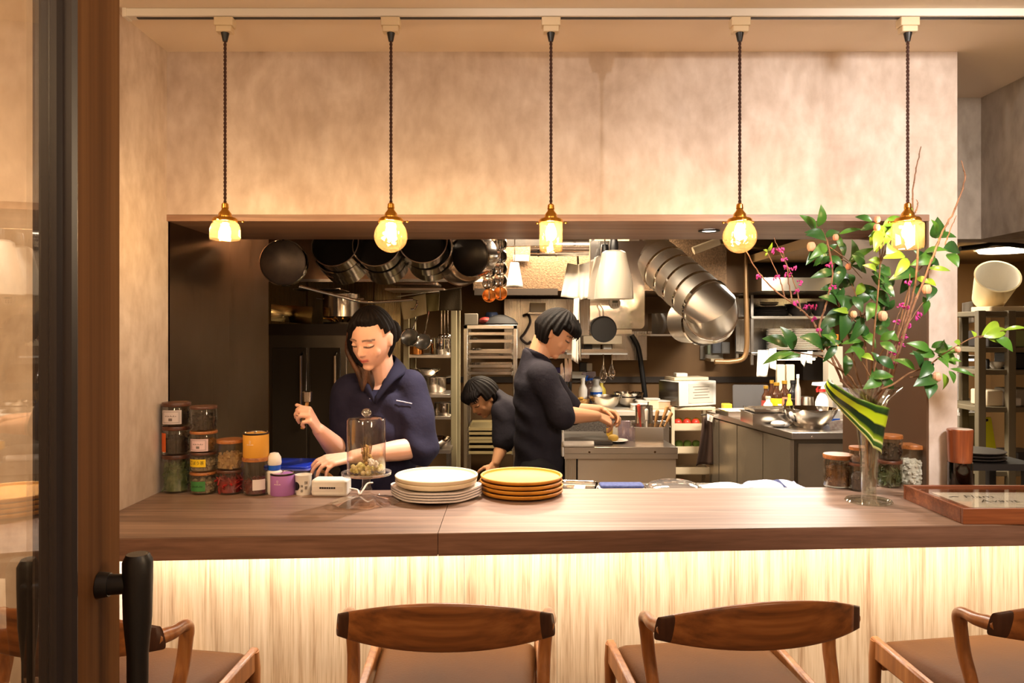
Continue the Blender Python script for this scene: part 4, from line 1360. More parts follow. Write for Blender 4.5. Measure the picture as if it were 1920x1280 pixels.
# tall cooking cabinet with dark glossy doors
cb_ = thing('oven_cabinet', 'tall dark glass-fronted oven cabinet left of the woman', 'oven', (0, 0, 0))
xa, xb = P(503, 0, 4.7).x, P(650, 0, 4.7).x
zt = P(0, 607, 4.7).z
G().box(((xa + xb) / 2, 5.0, zt / 2), (xb - xa, .58, zt)).build('casing', STEEL_DK, cb_, bevel=.006)
G().box(((xa + xb) / 2, 4.70, zt - .035), (xb - xa + .01, .03, .07)).build('top_rail', mat('dark_trim', (60, 50, 44), .4, .6), cb_)
dk = mat('dark_glossy_door', (54, 45, 34), .16, .0, spec=.9)
for (a, b) in ((510, 577), (580, 640)):
    xa_, xb_ = P(a, 0, 4.7).x, P(b, 0, 4.7).x
    G().box(((xa_ + xb_) / 2, 4.70, zt / 2 - .05), (xb_ - xa_ - .006, .02, zt - .2)).build('door', dk, cb_, bevel=.004)
    h = G().tube([(xb_ - .03, 4.69, zt - .18), (xb_ - .03, 4.655, zt - .2), (xb_ - .03, 4.655, zt - .62), (xb_ - .03, 4.69, zt - .64)], .008, 8)
    h.build('handle', CHROME, cb_)
# pot on a gas ring on top of the cabinet
gc = P(632, 606, 4.72)
rg = thing('gas_ring', 'brass-toned cast gas ring under the steel pot on the cabinet', 'gas ring', (gc.x, 4.88, zt))
G().lathe([(.07, .0), (.125, .0), (.125, .012), (.07, .012)], 30).build('ring', mat('burner_iron', (60, 50, 40), .4, .8), rg)
for k in range(14):
    a = 2 * PI * k / 14
    G().tube([(.07 * math.cos(a), .07 * math.sin(a), .018), (.10 * math.cos(a), .10 * math.sin(a), .036), (.125 * math.cos(a), .125 * math.sin(a), .036)], .0055, 6).build('finger', BRASS, rg)
pt = thing('stock_pot', 'wide steel stock pot standing on the gas ring', 'pot', (gc.x - .01, 4.88, zt + .043))
G().lathe([(0, 0), (.112, 0), (.118, .006), (.118, .15), (.122, .153), (.116, .153), (.114, .008), (0, .008)], 36).build('pot_body', CHROME_R, pt)
for s in (-1, 1):
    G().tube([(.116 * s, -.03, .12), (.15 * s, -.03, .125), (.15 * s, .03, .125), (.116 * s, .03, .12)], .005, 8).build('handle', CHROME, pt)
# wire shelf and bent reflecting plate above the cabinet
ws = thing('wire_shelf', 'steel wire shelf sticking out under the first pans', 'shelf', P(590, 541, 4.5))
for k in range(12):
    G().tube([(-.12, -.02 + .02 * k, 0), (.16, -.02 + .02 * k, 0)], .003, 6).build('bar', CHROME, ws)
for s in (-.12, .16):
    G().tube([(s, -.03, -.004), (s, .22, -.004)], .004, 6).build('side_bar', CHROME, ws)
dp = thing('drip_plate', 'bent brass-toned steel drip plate under the hood on the left', 'plate', (0, 0, 0))
a, b, c, d = P(508, 570, 4.5), P(586, 575, 4.9), P(583, 608, 4.9), P(508, 601, 4.5)
G().add([a, b, c, d], [(0, 1, 2, 3)]).build('bent_plate', steel('brass_toned_plate', (206, 184, 130), .22, 'X'), dp, solid=.004)
rl_ = G().tube(spline([P(560, 536, 4.35), P(640, 556, 4.5), P(690, 566, 4.55), P(775, 561, 4.55)], 6), .010, 10).build('hanging_rail', CHROME)
tag(rl_, 'polished steel rail bending behind the woman\'s head', 'rail')
lt = G().tube(spline([P(775, 562, 4.55), P(782, 566, 4.5), P(778, 578, 4.5), P(770, 580, 4.5)], 5), .006, 8).build('hanging_hook', CHROME)
tag(lt, 'steel hook at the end of the rail, by the pale cloth', 'hook')

# ------------------------------------------------------------------ pans hanging from the header rail
prk = thing('hanging_pot_rack', 'steel pot rack above the header edge that carries the hanging pans', 'rack', (0, 0, 0))
for y_ in (3.28, 3.40, 3.54, 3.66):
    G().tube([(P(470, 0, 3.4).x, y_, 2.075), (P(970, 0, 3.4).x, y_, 2.075)], .010, 10).build('bar', CHROME, prk)
for px_ in (480, 720, 962):
    x_ = P(px_, 0, 3.4).x
    G().tube([(x_, 3.27, 2.095), (x_, 3.67, 2.095)], .009, 8).build('cross_bar', CHROME, prk)
    G().tube([(x_, 3.47, 2.09), (x_, 3.47, 2.42)], .009, 8).build('hanger', CHROME, prk)
def hang_pan(px, py, Y, rpx, depth, axis, label, inside=True, name='hanging_pan', hdl=True, mo=mat('pan_steel', (230, 222, 212), .16, 1), mi=INNER, group='pans hanging behind the header'):
    """A round pan; axis points the way its opening (inside) or its underside faces."""
    c = P(px, py, Y)
    r = rpx * Y / F
    t = thing(name, label, 'pan', c, 0, group, rot=aim(axis))
    if inside:
        G().lathe([(0, -depth), (r * .90, -depth), (r * .96, -depth + .012), (r, -.006), (r * 1.03, 0), (r * .985, .0005), (r * .975, -.006), (r * .975, -.010)], 40).build('pan_wall', mo, t)
        G().lathe([(r * .973, -.010), (r * .94, -depth + .014), (r * .88, -depth + .004), (0, -depth + .004)], 40).build('lining', mi, t)
    else:
        G().lathe([(0, 0), (r * .86, 0), (r * .93, -.005)], 40).build('underside', mi, t)
        G().lathe([(r * .931, -.005), (r * .97, -.016), (r, -depth), (r * .97, -depth), (r * .93, -.012), (0, -.008)], 40).build('pan_wall', mo, t)
    if hdl:
        up = t.rotation_euler.to_matrix().inverted() @ Vector((0, .0, 1))
        s = Vector((up.x, up.y, 0)).normalized()
        G().tube([s * r * .98 + Vector((0, 0, -depth * .4)), s * (r + .05) + Vector((0, 0, -depth * .4)), s * (r + .17) + Vector((0, 0, -depth * .4))], [.009, .007, .008], 8, flat=.6).build('handle', mo, t)
    return t
hang_pan(530, 492, 3.30, 45, .05, (.16, -1, -.05), 'large dark-bottomed frying pan hanging first on the left, its underside towards the room', False, mo=CHROME, mi=PANB)
labs = ['first cluster left of the globe lamp', 'cluster just left of the globe lamp', 'cluster right of the globe lamp']
for ci, (cx, n) in enumerate(((628, 3), (706, 3), (793, 3))):
    for k in range(n):
        which = ('front', 'middle', 'back')[k]
        hang_pan(cx + 7 * k, (457, 469, 481)[k] - 6 * (ci == 2), 3.30 + .125 * k, (45, 47, 46)[k], .085, (-.14 + .1 * ci, -1, .34 + .06 * k), 'polished steel pan hanging, %s one of the %s' % (which, labs[ci]))
hang_pan(880, 480, 3.36, 41, .09, (-.45, -1, -.12), 'dark-lined saucepan hanging at an angle, biggest on the right of the row', False, mi=INNER)
hang_pan(862, 488, 3.5, 48, .07, (-.5, -1, -.2), 'wide polished pan hanging behind the angled saucepan, its inside showing', mi=CHROME_R)
k = 0
for ci, cx in enumerate((917, 938)):
    for r_ in range(5):
        py = 462 + 23 * r_ - 4 * ci
        c = P(cx + .0 * r_, py, 3.5)
        t = thing('hanging_measuring_cup', ('left' if ci == 0 else 'second') + ' string of small steel cups by the header, cup ' + ('at the top', 'next to the top', 'in the middle', 'next to the bottom', 'at the bottom')[r_], 'cup', c, 0, 'strings of small steel cups', rot=aim((-.1, -1, -.25)))
        rr = .031
        G().lathe([(0, -.05), (rr * .8, -.05), (rr * .92, -.044), (rr, 0), (rr * 1.05, .001), (rr * .95, .001), (rr * .86, -.042), (0, -.046)], 24).build('cup_wall', CHROME if r_ < 4 else mat('coppery', (226, 150, 80), .25, 1), t)  # bottom cup: orange reflection put into its metal colour
        G().tube([(0, rr, -.004), (0, rr + .02, .004), (0, rr + .045, .004)], .0035, 6).build('handle', CHROME, t)
for ci, cx in enumerate((917, 938)):
    a, b = P(cx, 452, 3.54), P(cx, 560, 3.54)
    tag(G().tube([Vector((a.x, a.y, 2.09)), b], .003, 6).build('hanging_chain', CHROME), ('left' if ci == 0 else 'second') + ' thin steel wire that carries the string of small cups', 'wire')

# ------------------------------------------------------------------ shelving unit with pans, behind the woman
sx0, sx1, sy = P(762, 0, 5.0).x, P(851, 0, 5.0).x, 5.0
su = thing('shelving_unit', 'tall pale metal shelving unit with pans behind the woman', 'shelf', (0, 0, 0))
for x in (sx0, sx1):
    for y in (sy, sy + .36):
        G().box((x, y, .85), (.038, .03, 1.70)).build('post', RACKC, su, bevel=.003)
szs = [P(0, y, sy).z for y in (668, 742, 783, 838)]
for z in szs:
    G().box(((sx0 + sx1) / 2, sy + .18, z), (sx1 - sx0 - .02, .36, .022)).build('shelf_board', STEEL_X, su, bevel=.003)
def simple_pan(c, r, h, label, m=CHROME_R, rz=0, rot=None, name='saucepan', handle=True, group='pans on the shelving unit'):
    t = thing(name, label, 'pan', c, rz, group, rot=rot)
    G().lathe([(0, 0), (r * .94, 0), (r, .008), (r, h), (r * 1.03, h + .002), (r * .97, h + .002), (r * .95, .008), (0, .006)], 30).build('pan_body', m, t)
    if handle:
        G().tube([(r * .98, 0, h * .8), (r + .06, 0, h * .9), (r + .16, 0, h * .95)], [.007, .006, .008], 8, flat=.6).build('handle', m, t)
    return t
zz = [z + .0115 for z in szs]
X = lambda px, Y: (px - CX) * Y / F
simple_pan((X(780, 5.1), 5.12, zz[0]), .05, .05, 'small copper-toned pan at the left of the top shelf', mat('coppery', (226, 150, 80), .25, 1), R(120))
simple_pan((X(825, 5.1), 5.15, zz[0]), .075, .11, 'tall steel pot on the top shelf of the pale unit', CHROME, R(100), handle=False)
simple_pan((X(810, 5.15), 5.22, zz[1] + .0), .09, .10, 'steel pot on the second shelf of the pale unit', CHROME_R, R(60))
simple_pan((X(832, 5.05), 5.10, zz[2]), .07, .08, 'steel pot on the third shelf of the pale unit', CHROME_R, R(80))
bw = lambda r, h: [(0, 0), (r * .45, 0), (r * .75, h * .35), (r * .95, h * .8), (r, h), (r * .98, h), (r * .92, h * .8), (r * .72, h * .37), (r * .42, .004), (0, .004)]
def bowl(c, r, h, label, m=CHROME_R, group=None, rot=None, name='steel_bowl'):
    o = G().lathe(bw(r, h), 40).build(name, m)
    o.location = c
    if rot:
        o.rotation_euler = rot
    return tag(o, label, 'bowl', group)
bowl((X(795, 5.1), 5.16, zz[1] + .10 + .004), .11, .06, 'upside-down looking shallow steel dish on the pot of the second shelf', CHROME)
bowl((X(815, 4.5), 4.42, P(0, 838, 4.42).z), .11, .055, 'shallow steel bowl right beside the woman\'s elbow', CHROME)
# stand under that bowl: small steel table
tbs = thing('steel_stand', 'narrow steel stand with a dark machine under the shallow bowl', 'stand', (X(815, 4.42), 4.42, 0))
zb = P(0, 838, 4.42).z
G().box((0, 0, zb - .012), (.2, .2, .02)).build('top', STEEL_X, tbs)
for sx in (-1, 1):
    for sy_ in (-1, 1):
        G().box((.085 * sx, .085 * sy_, (zb - .024) / 2), (.016, .016, zb - .024)).build('leg', CHROME_R, tbs)
for k, (px, py, r_) in enumerate(((768, 632, 13), (793, 640, 12))):
    c = P(px, py, 4.93)
    t = thing('hanging_sieve', ('left' if k == 0 else 'right') + ' round wire sieve hanging from the pale shelving unit', 'sieve', c, 0, 'sieves on the shelving unit', rot=(R(72), R(16 - 10 * k), R(-12)))
    r = r_ * 1.3 * 4.93 / F
    g = G().tube([(r * math.cos(a * PI / 12), r * math.sin(a * PI / 12), 0) for a in range(24)], .004, 6, closed=True)
    g.build('rim', CHROME, t)
    G().lathe([(0, -r * .45), (r * .5, -r * .36), (r * .85, -r * .15), (r, 0)], 24).build('mesh', glass('sieve_mesh', (120, 116, 108), .3, .2, .35, (110, 104, 96)), t)
    G().tube([(0, r, 0), (0, r + .17, .01)], .005, 6).build('handle', CHROME, t)
for k, px in enumerate((828, 834, 840)):
    c = P(px, 590, 4.95)
    t = thing('hanging_ladle', 'dark-handled ladle hanging over the top shelf, %s of three' % ('left', 'middle', 'right')[k], 'ladle', c, 0, 'ladles on the shelving unit')
    G().tube([(0, 0, .05), (0, 0, -.13)], .005, 6).build('handle', CHROME, t)
    G().ell((0, -.01, -.145), (.026, .03, .02), 12).build('cup', CHROME, t)
# cloths hanging above the shelving unit
def cloth(corners, label, m, Y, name='hanging_cloth', wav=.012, sag=.0, group=None, n=12, cat='cloth'):
    """A cloth between four picture corners (top-left, top-right, bottom-right, bottom-left) with hanging folds."""
    a, b, c, d = [P(x, y, Y) for x, y in corners]
    ph = rl.uniform(0, 6)
    def fn(u, v):
        p = (a * (1 - u) + b * u) * (1 - v) + (d * (1 - u) + c * u) * v
        return p + Vector((0, wav * math.sin(u * 9 + ph + v * 2) * (.3 + .7 * v), -sag * math.sin(PI * u) * (1 - .5 * v)))
    o = G().sheet(fn, n, n).build(name, m, None, smooth=80, solid=.004)
    return tag(o, label, cat, group)
cloth([(750, 562), (798, 550), (800, 588), (757, 600)], 'pale buff cloth hanging cornerwise beside the woman\'s head', TOWELY, 4.6)
cloth([(799, 552), (824, 549), (823, 582), (798, 584)], 'olive green cloth hanging next to the pale buff one', TOWELG, 4.66)
cloth([(825, 545), (864, 541), (866, 582), (823, 582)], 'dark olive cloth hanging right of the olive one', TOWELD, 4.62)
tag(G().tube([P(745, 556, 4.68), P(798, 548, 4.68), P(866, 538, 4.68)], .004, 6).build('hanging_rail', CHROME), 'thin steel wire the three cloths hang over', 'wire')
tray_ = thing('steel_tray', 'bright steel tray lying on the hood edge above the cloths', 'tray', P(783, 537, 4.75))
G().prism(rrect(-.14, -.14, .14, .14, .03), 0, .02).build('tray_body', CHROME_R, tray_, bevel=.005)
tsh = thing('wall_shelf', 'thin steel wall shelf under the hood holding a bright tray', 'shelf', P(783, 541, 4.75))
G().box((0, 0, -.012), (.36, .34, .012)).build('board', STEEL_X, tsh)

# ------------------------------------------------------------------ baking tray rack
ry_ = 5.5
rx0, rx1 = X(873, ry_), X(966, ry_)
rt = P(0, 609, ry_).z
rk = thing('tray_rack', 'upright steel rack of baking trays behind the bending man', 'rack', (0, 0, 0))
for x in (rx0, rx1):
    for y in (ry_, ry_ + .5):
        G().box((x, y, rt / 2), (.03, .03, rt)).build('post', STEEL_Z, rk, bevel=.003)
for y in (ry_, ry_ + .5):
    G().box(((rx0 + rx1) / 2, y, rt - .015), (rx1 - rx0 + .03, .03, .03)).build('top_bar', STEEL_X, rk, bevel=.003)
lv = [627, 641, 661, 671, 688, 701]
low = [806, 814, 823, 829, 839, 850]
ladder = []
for k, py in enumerate(lv + low):
    z = P(0, py, ry_).z
    for x in (rx0 + .02, rx1 - .02):
        G().box((x, ry_ + .25, z - .008), (.018, .5, .004)).build('runner', STEEL_X, rk)
    wd = (rx1 - rx0) - .05
    t = thing('baking_tray', 'baking tray in the steel rack, level %s from the top' % ('one', 'two', 'three', 'four', 'five', 'six', 'seven', 'eight', 'nine', 'ten', 'eleven', 'twelve')[k], 'tray', ((rx0 + rx1) / 2, ry_ + .25, z - .004), 0, 'baking trays in the rack')
    G().box((0, 0, .002), (wd, .48, .004)).build('tray_base', CHROME_R if k < 6 else mat('buff_tray', (206, 186, 136), .4, .3), t)
    g = G()
    for (cx_, cy_, dx, dy) in ((0, -.24, wd, .006), (0, .24, wd, .006), (-wd / 2, 0, .006, .48), (wd / 2, 0, .006, .48)):
        g.box((cx_, cy_, .010), (dx, dy, .020))
    g.build('rim', CHROME_R if k < 6 else mat('buff_tray', (206, 186, 136), .4, .3), t)
for k, (px, tr_i) in enumerate(((888, 2), (898, 2), (886, 4), (897, 4), (940, 3), (880, 1), (891, 1))):
    z = P(0, lv[tr_i], ry_).z
    c = (X(px, ry_ + .1), ry_ + .10, z - .004 + .0045)
    o = G().lathe([(0, 0), (.016, 0), (.018, .03), (.0165, .03), (.015, .003), (0, .003)], 14).build('baking_mould', CHROME)
    o.location = c
    tag(o, 'little steel mould standing on a tray of the upper rack', 'mould', 'little moulds in the rack')
# box, red packet and black bag on top of the rack
bx_ = box_thing('small_box', 'small grey box on top of the tray rack', 'box', (X(884, 5.6), 5.6, rt), (.10, .12, .085), GREY_P)
g = G().ell((0, 0, .032), (.05, .06, .03), 14)
o = g.build('red_packet', mat('dark_red_packet', (130, 40, 34), .5, bump=.4, bscale=40))
o.location = (X(910, 5.6), 5.6, rt)
tag(o, 'dark red packet on top of the tray rack', 'packet')
o = G().lathe([(0, 0), (.13, 0), (.135, .012), (.10, .05), (.04, .075), (0, .08)], 24).build('black_hat', mat('black_cloth', (24, 22, 22), .8))
o.location = (X(938, 5.6), 5.62, rt)
tag(o, 'flat black cloth cap lying on top of the tray rack', 'cap')
o = G().lathe([(0, 0), (.05, 0), (.05, .08), (.04, .1), (0, .1)], 20).build('blue_canister', mat('slate_blue', (70, 84, 120), .4))
o.location = (X(922, 5.75), 5.78, rt)
tag(o, 'slate blue canister behind the cap on the tray rack', 'canister')
# S-shaped hook on the back wall
hk = G().tube(spline([P(980, 592, 6.3), P(990, 590, 6.3), P(994, 604, 6.3), P(984, 624, 6.3), P(977, 634, 6.3), P(988, 644, 6.3), P(996, 640, 6.3)], 6), .011, 8).build('hanging_hook', mat('brown_strap', (54, 38, 30), .6))
tag(hk, 'large dark curved hook on the back wall left of the standing man', 'hook')
sp_ = thing('steel_sheet', 'plain steel sheet on the back wall behind the standing man', 'panel', (0, 6.45, 0))
G().box(((X(945, 6.45) + X(1105, 6.45)) / 2, 0, (P(0, 560, 6.45).z + P(0, 672, 6.45).z) / 2), (X(1105, 6.45) - X(945, 6.45), .02, P(0, 560, 6.45).z - P(0, 672, 6.45).z)).build('plate', STEEL_Z, sp_, bevel=.003)
vn = thing('air_vent', 'white rectangular vent on the stucco bulkhead', 'vent', P(977, 484, 5.58))
G().box((0, 0, 0), (.115, .02, .05)).build('cover', WHITE_P, vn, bevel=.006)
bkp = thing('hanging_white_bag', 'white bag hanging beside the strings of steel cups', 'bag', P(965, 492, 4.2))
def bagf(u, v):
    a = 2 * PI * u
    return Vector(((.02 + .026 * v) * math.cos(a) + .004 * math.sin(3 * a), (.012 + .012 * v) * math.sin(a), -.14 * v))
G().sheet(bagf, 24, 8, True).build('bag_body', TOWELW, bkp, solid=.002)
G().tube([(0, 0, 0), (0, 0, 2.41 - bkp.location.z)], .003, 6).build('loop', CHROME, bkp)
bxw = box_thing('white_carton', 'small white carton on the back wall above the man\'s head', 'box', P(1008, 585, 6.2), (.13, .10, .075), CREAM_P)
sb = thing('wall_bracket', 'small steel wall bracket carrying the white carton', 'bracket', P(1008, 585, 6.2))
G().box((0, .12, -.008), (.16, .36, .012)).build('plate', STEEL_X, sb)

# ------------------------------------------------------------------ pipes, ducts and the hanging steel panel
dq = thing('exhaust_pipe', 'horizontal steel exhaust pipe under the ceiling in the middle', 'pipe', P(1000, 462, 4.6))
r = 18 * 4.6 / F
G().tube([(-.02, 0, 0), (.34, 0, 0)], r, 24).build('pipe', CHROME_R, dq)
G().tube([(.14, 0, 0), (.14, 0, 2.41 - dq.location.z)], .008, 8).build('hanger', CHROME, dq)
for x in (.03, .14, .25):
    G().tube([(x - .005, 0, 0), (x + .005, 0, 0)], r * 1.06, 24).build('clamp', CHROME, dq)
wing = tag(G().prism([(0, 0), (.30, -.05), (.30, -.02), (0, .06)], -.02, .02).build('metal_flap', CHROME_R, None, loc=P(948, 455, 4.5)), 'bright folded metal flap under the header beside the steel cups', 'flap')
FLEX = steel('duct_metal', (232, 226, 216), .36, 'X')
DUCTB = mat('duct_bend', (228, 222, 212), .3, 1)
du = thing('ventilation_duct', 'big shiny jointed ventilation duct running diagonally under the kitchen ceiling', 'duct', (0, 0, 0))
a, b = P(1232, 490, 4.95), P(1322, 568, 4.55)
r = 46 * 4.7 / F
d = (b - a).normalized()
G().tube([P(1195, 470, 5.1), P(1218, 466, 5.05), a - d * .01], [r * .86, r * .9, r * .92], 32).build('elbow', DUCTB, du)
n = 5
for k in range(n):
    p0, p1 = a + (b - a) * (k / n), a + (b - a) * ((k + .92) / n)
    G().tube([p0, p0 + d * .004, p1 - d * .004, p1], [r * 1.0, r, r, r * 1.0], 36).build('section', FLEX, du)
    G().tube([p1 - d * .006, p1 + d * .012], r * 1.025, 36).build('joint_band', CHROME, du)
e1, e2, e3 = b + d * .06, P(1338, 598, 4.66), P(1310, 606, 4.95)
G().tube([b, e1, P(1334, 590, 4.58), P(1334, 600, 4.75), P(1318, 603, 4.95), P(1285, 602, 5.15)], [r, r, r * 1.0, r * .98, r * .96, r * .95], 32).build('end_elbow', DUCTB, du)
for q0, q1 in ((P(1334, 590, 4.58), P(1334, 600, 4.75)), (P(1318, 603, 4.95), P(1285, 602, 5.15))):
    dd = (q1 - q0).normalized()
    G().tube([q0 - dd * .012, q0 + dd * .012], r * 1.03, 32).build('joint_band', CHROME, du)
G().tube([b - d * .004, b + d * .012], r * 1.05, 36).build('joint_band', CHROME, du)
sd = thing('vertical_duct', 'round steel duct end going up behind the diagonal duct', 'duct', P(1228, 470, 5.3))
G().tube([(0, 0, -.05), (0, 0, .42)], .10, 28).build('pipe', CHROME_R, sd)
pnl = thing('hanging_steel_panel', 'upright polished steel panel with rounded lower corners, hung above the work bench', 'panel', (0, 4.9, 0))
xa, xb, za, zb = X(1106, 4.9), X(1208, 4.9), P(0, 452, 4.9).z, P(0, 616, 4.9).z
G().prism([(xa, za)] + arc((xa + .03, zb + .03), .03, 180, 270, 5) + arc((xb - .03, zb + .03), .03, 270, 360, 5) + [(xb, za)], -.012, .012, axis='Y').build('plate', steel('mirror_panel', (226, 220, 214), .13, 'Z', .05), pnl)
G().box(((xa + xb) / 2 - .05, -.03, zb - .02), (xb - xa - .08, .05, .03)).build('lower_tray', CHROME_R, pnl)
tg = thing('panel_hanger', 'pair of steel straps that hold the polished panel from the ceiling', 'hanger', (0, 4.9, 0))
for x in (xa + .02, xb - .02):
    G().box((x, .015, (za + 2.41) / 2), (.02, .006, 2.41 - za + .1)).build('strap', CHROME, tg)
# frosted bell-shaped vessels hanging upside down in front of the panel
FROST = glass('frosted_plastic', (240, 236, 228), .3, .05, .72, (240, 232, 220))
for k, (px, py, s) in enumerate(((1151, 470, 1.0), (1134, 480, .94))):
    c = P(px, py, 4.48 + .28 * k)
    t = thing('hanging_lampshade', ('frosted white bell-shaped shade hanging in front of the polished panel', 'second frosted bell shade, behind and left of the first one')[k], 'lampshade', c, group=None)
    r0, r1, h = .072 * s, .118 * s, .29 * s
    G().lathe([(0, 0), (r0 * .7, 0), (r0, -.012), (r0 * 1.12, -.06), (r1 * .92, -h * .62), (r1, -h), (r1 * .97, -h), (r1 * .89, -h * .62), (r0 * 1.08, -.06), (r0 * .9, -.016), (0, -.006)], 36).build('shade', FROST, t)
    G().lathe([(0, 0), (.026, 0), (.028, .02), (.024, .06), (.02, .075), (0, .08)], 20).build('socket', RUBBER, t)
    G().tube([(0, 0, .075), (0, 0, 2.41 - c.z)], .005, 6).build('cord', RUBBER, t)
# kitchen timer, its digits unreadable, stuck to the panel
tm = thing('kitchen_timer', 'round white kitchen timer stuck on the polished steel panel', 'timer', P(1153, 568, 4.872), rot=(R(90), 0, 0))
G().lathe([(0, -.012), (.034, -.012), (.038, -.004), (.036, .006), (0, .008)], 30).build('case', WHITE_P, tm)
G().box((0, .008, .0085), (.036, .014, .003)).build('display', mat('lcd', (120, 124, 110), .3), tm)
for k in range(6):
    G().ell((-.014 + .014 * (k % 3), -.008 - .010 * (k // 3), .008), (.0042, .0042, .002), 8).build('button', GREY_P, tm)
# small black pan hanging from a hook on the panel
bp = thing('hanging_black_pan', 'round black iron pan hanging from a hook on the polished panel', 'pan', P(1131, 617, 4.80), rot=(R(90), 0, 0))
G().lathe([(0, 0), (.078, 0), (.082, .004), (.085, .018), (.082, .018), (.078, .008), (0, .006)], 36).build('disc', mat('cast_iron', (30, 29, 30), .55), bp)
G().tube(spline([(0, .082, .006), (0, .10, .006), (-.004, .13, 0), (-.016, .15, -.004), (-.012, .165, -.006)], 5), .004, 8).build('hook', CHROME_R, bp)
# paper slips clipped beside the panel
for k, (q, lb) in enumerate((([(1064, 493), (1086, 497), (1084, 560), (1051, 556)], 'white paper slip hanging left of the polished panel'), ([(1086, 496), (1106, 490), (1104, 558), (1088, 562)], 'white paper slip folded beside the polished panel, right of the first'), ([(1076, 560), (1086, 558), (1084, 682), (1072, 674)], 'long narrow white paper strip hanging down behind the man\'s head'))):
    cloth(q, lb, PAPER, 4.78 - .02 * k, 'hanging_paper', .006, cat='paper')
cl = tag(G().tube([P(1083, 470, 4.8), P(1085, 520, 4.8), P(1087, 600, 4.8), P(1088, 676, 4.8)], .007, 8).build('hanging_rod', CHROME), 'thin upright steel rod the paper slips are clipped to', 'rod')
tag(G().tube([P(1083, 470, 4.8), Vector((X(1083, 4.8), 4.8, 2.41))], .006, 8).build('hanging_rod', CHROME), 'upper end of the steel rod above the paper slips', 'rod')
# shelf with small tools on the wall, and whisks below it
ush = thing('tool_shelf', 'white wall shelf under the black pan with tools hanging from it', 'shelf', P(1118, 662, 6.2))
G().box((0, .12, 0), (.50, .36, .02)).build('board', WHITE_P, ush)
G().box((0, -.06, .02), (.50, .006, .03)).build('rim', CHROME_R, ush)
ush2 = thing('upper_tool_shelf', 'upper white shelf box just behind the black pan', 'shelf', P(1128, 637, 6.2))
G().box((0, .12, 0), (.32, .36, .07)).build('board', CREAM_P, ush2, bevel=.006)
for k, (px, h, m, lb) in enumerate(((1102, .09, RUBBER, 'black box'), (1117, .07, GREY_P, 'grey tub'), (1138, .06, WHITE_P, 'white box'))):
    box_thing('small_box', lb + ' standing on the white tool shelf', 'box', (X(px, 6.25), 6.25, P(0, 662, 6.2).z + .0105), (.07, .07, h), m)
def whisk(px, py, Y, s, label):
    t = thing('hanging_whisk', label, 'whisk', P(px, py, Y), 0, 'whisks under the tool shelf')
    G().tube([(0, 0, 0), (0, 0, -.10 * s)], .007, 8).build('handle', CHROME, t)
    g = G()
    for k in range(5):
        a = PI * k / 5
        pts = [(.005 * math.cos(a), .005 * math.sin(a), -.10 * s), (.035 * s * math.cos(a), .035 * s * math.sin(a), -.2 * s), (0, 0, -.26 * s), (-.035 * s * math.cos(a), -.035 * s * math.sin(a), -.2 * s), (-.005 * math.cos(a), -.005 * math.sin(a), -.10 * s)]
        g.tube(spline(pts, 5), .0022, 5)
    g.build('wires', CHROME, t)
whisk(1131, 664, 6.12, .9, 'larger whisk hanging under the white tool shelf')
whisk(1147, 664, 6.12, .8, 'smaller whisk hanging at the right end of the white tool shelf')
ck = thing('wall_socket', 'grey wall socket box with a white plug on the back wall', 'socket', P(1094, 690, 6.55))
G().box((0, .01, 0), (.07, .04, .10)).build('plate', RUBBER, ck, bevel=.004)
G().box((.05, 0, .01), (.05, .05, .07)).build('plug', WHITE_P, ck, bevel=.006)
pb = tag(G().tube(spline([P(1184, 628, 6.4), P(1196, 650, 6.4), P(1203, 690, 6.4), P(1212, 762, 6.4)], 6), .022, 10).build('black_pipe', RUBBER), 'thick black hose running down the brown back wall', 'hose')
pcu = tag(G().tube(spline([P(1398, 455, 5.7), P(1398, 520, 5.7), P(1400, 600, 5.7), P(1400, 650, 5.7), P(1393, 672, 5.7), P(1370, 678, 5.7), P(1340, 678, 5.7)], 6), .020, 10).build('wall_pipe', mat('brown_pipe', (130, 98, 62), .35, .5)), 'brown metal pipe running down and bending left on the back wall', 'pipe')
ppc = tag(G().tube([P(1300, 470, 5.3), P(1348, 452, 5.3)], .028, 14).build('cream_pipe', CREAM_P), 'short cream pipe under the ceiling beside the duct', 'pipe')
ppd = tag(G().tube([P(1345, 454, 5.3), P(1410, 462, 5.5), P(1560, 470, 5.9)], .014, 10).build('ceiling_pipe', mat('dull_pipe', (140, 120, 84), .4, .5)), 'thin brown pipe running right from the cream pipe', 'pipe')
# switch boxes
for k, (px, py, w_, h_, m, lb) in enumerate(((1346, 646, .085, .15, mat('blue_grey', (126, 128, 134), .4), 'tall blue-grey electrical box on the back wall'), (1362, 652, .07, .10, mat('pale_grey_box', (168, 164, 158), .4), 'smaller pale grey electrical box in front of the tall one'), (1330, 655, .03, .09, mat('sage', (120, 128, 104), .5), 'narrow sage green switch box beside the electrical boxes'))):
    c = P(px, py, 6.52 - .04 * k)
    t = thing('electrical_box', lb, 'electrical box', c)
    G().box((0, .05, 0), (w_, .08, h_)).build('case', m, t, bevel=.006)
    G().box((0, .008, 0), (w_ * .8, .008, h_ * .8)).build('cover', m, t, bevel=.003)
eb = thing('box_bracket', 'cream mounting bracket under the electrical boxes', 'bracket', P(1345, 675, 6.4))
G().box((0, .10, 0), (.11, .2, .024)).build('plate', CREAM_P, eb, bevel=.003)
G().box((.0, .19, .13), (.20, .02, .26)).build('back_plate', GREY_P, eb)
gl = thing('glass_shelf', 'clear wall box with a steel rail below it, under the diagonal duct', 'shelf', P(1275, 628, 5.9))
G().box((0, .33, 0), (.48, .72, .015)).build('rail_board', CHROME_R, gl)
G().box((-.1, .05, .09), (.26, .16, .16)).build('clear_box', glass('dim_glass', (200, 190, 176), .05, .1), gl)
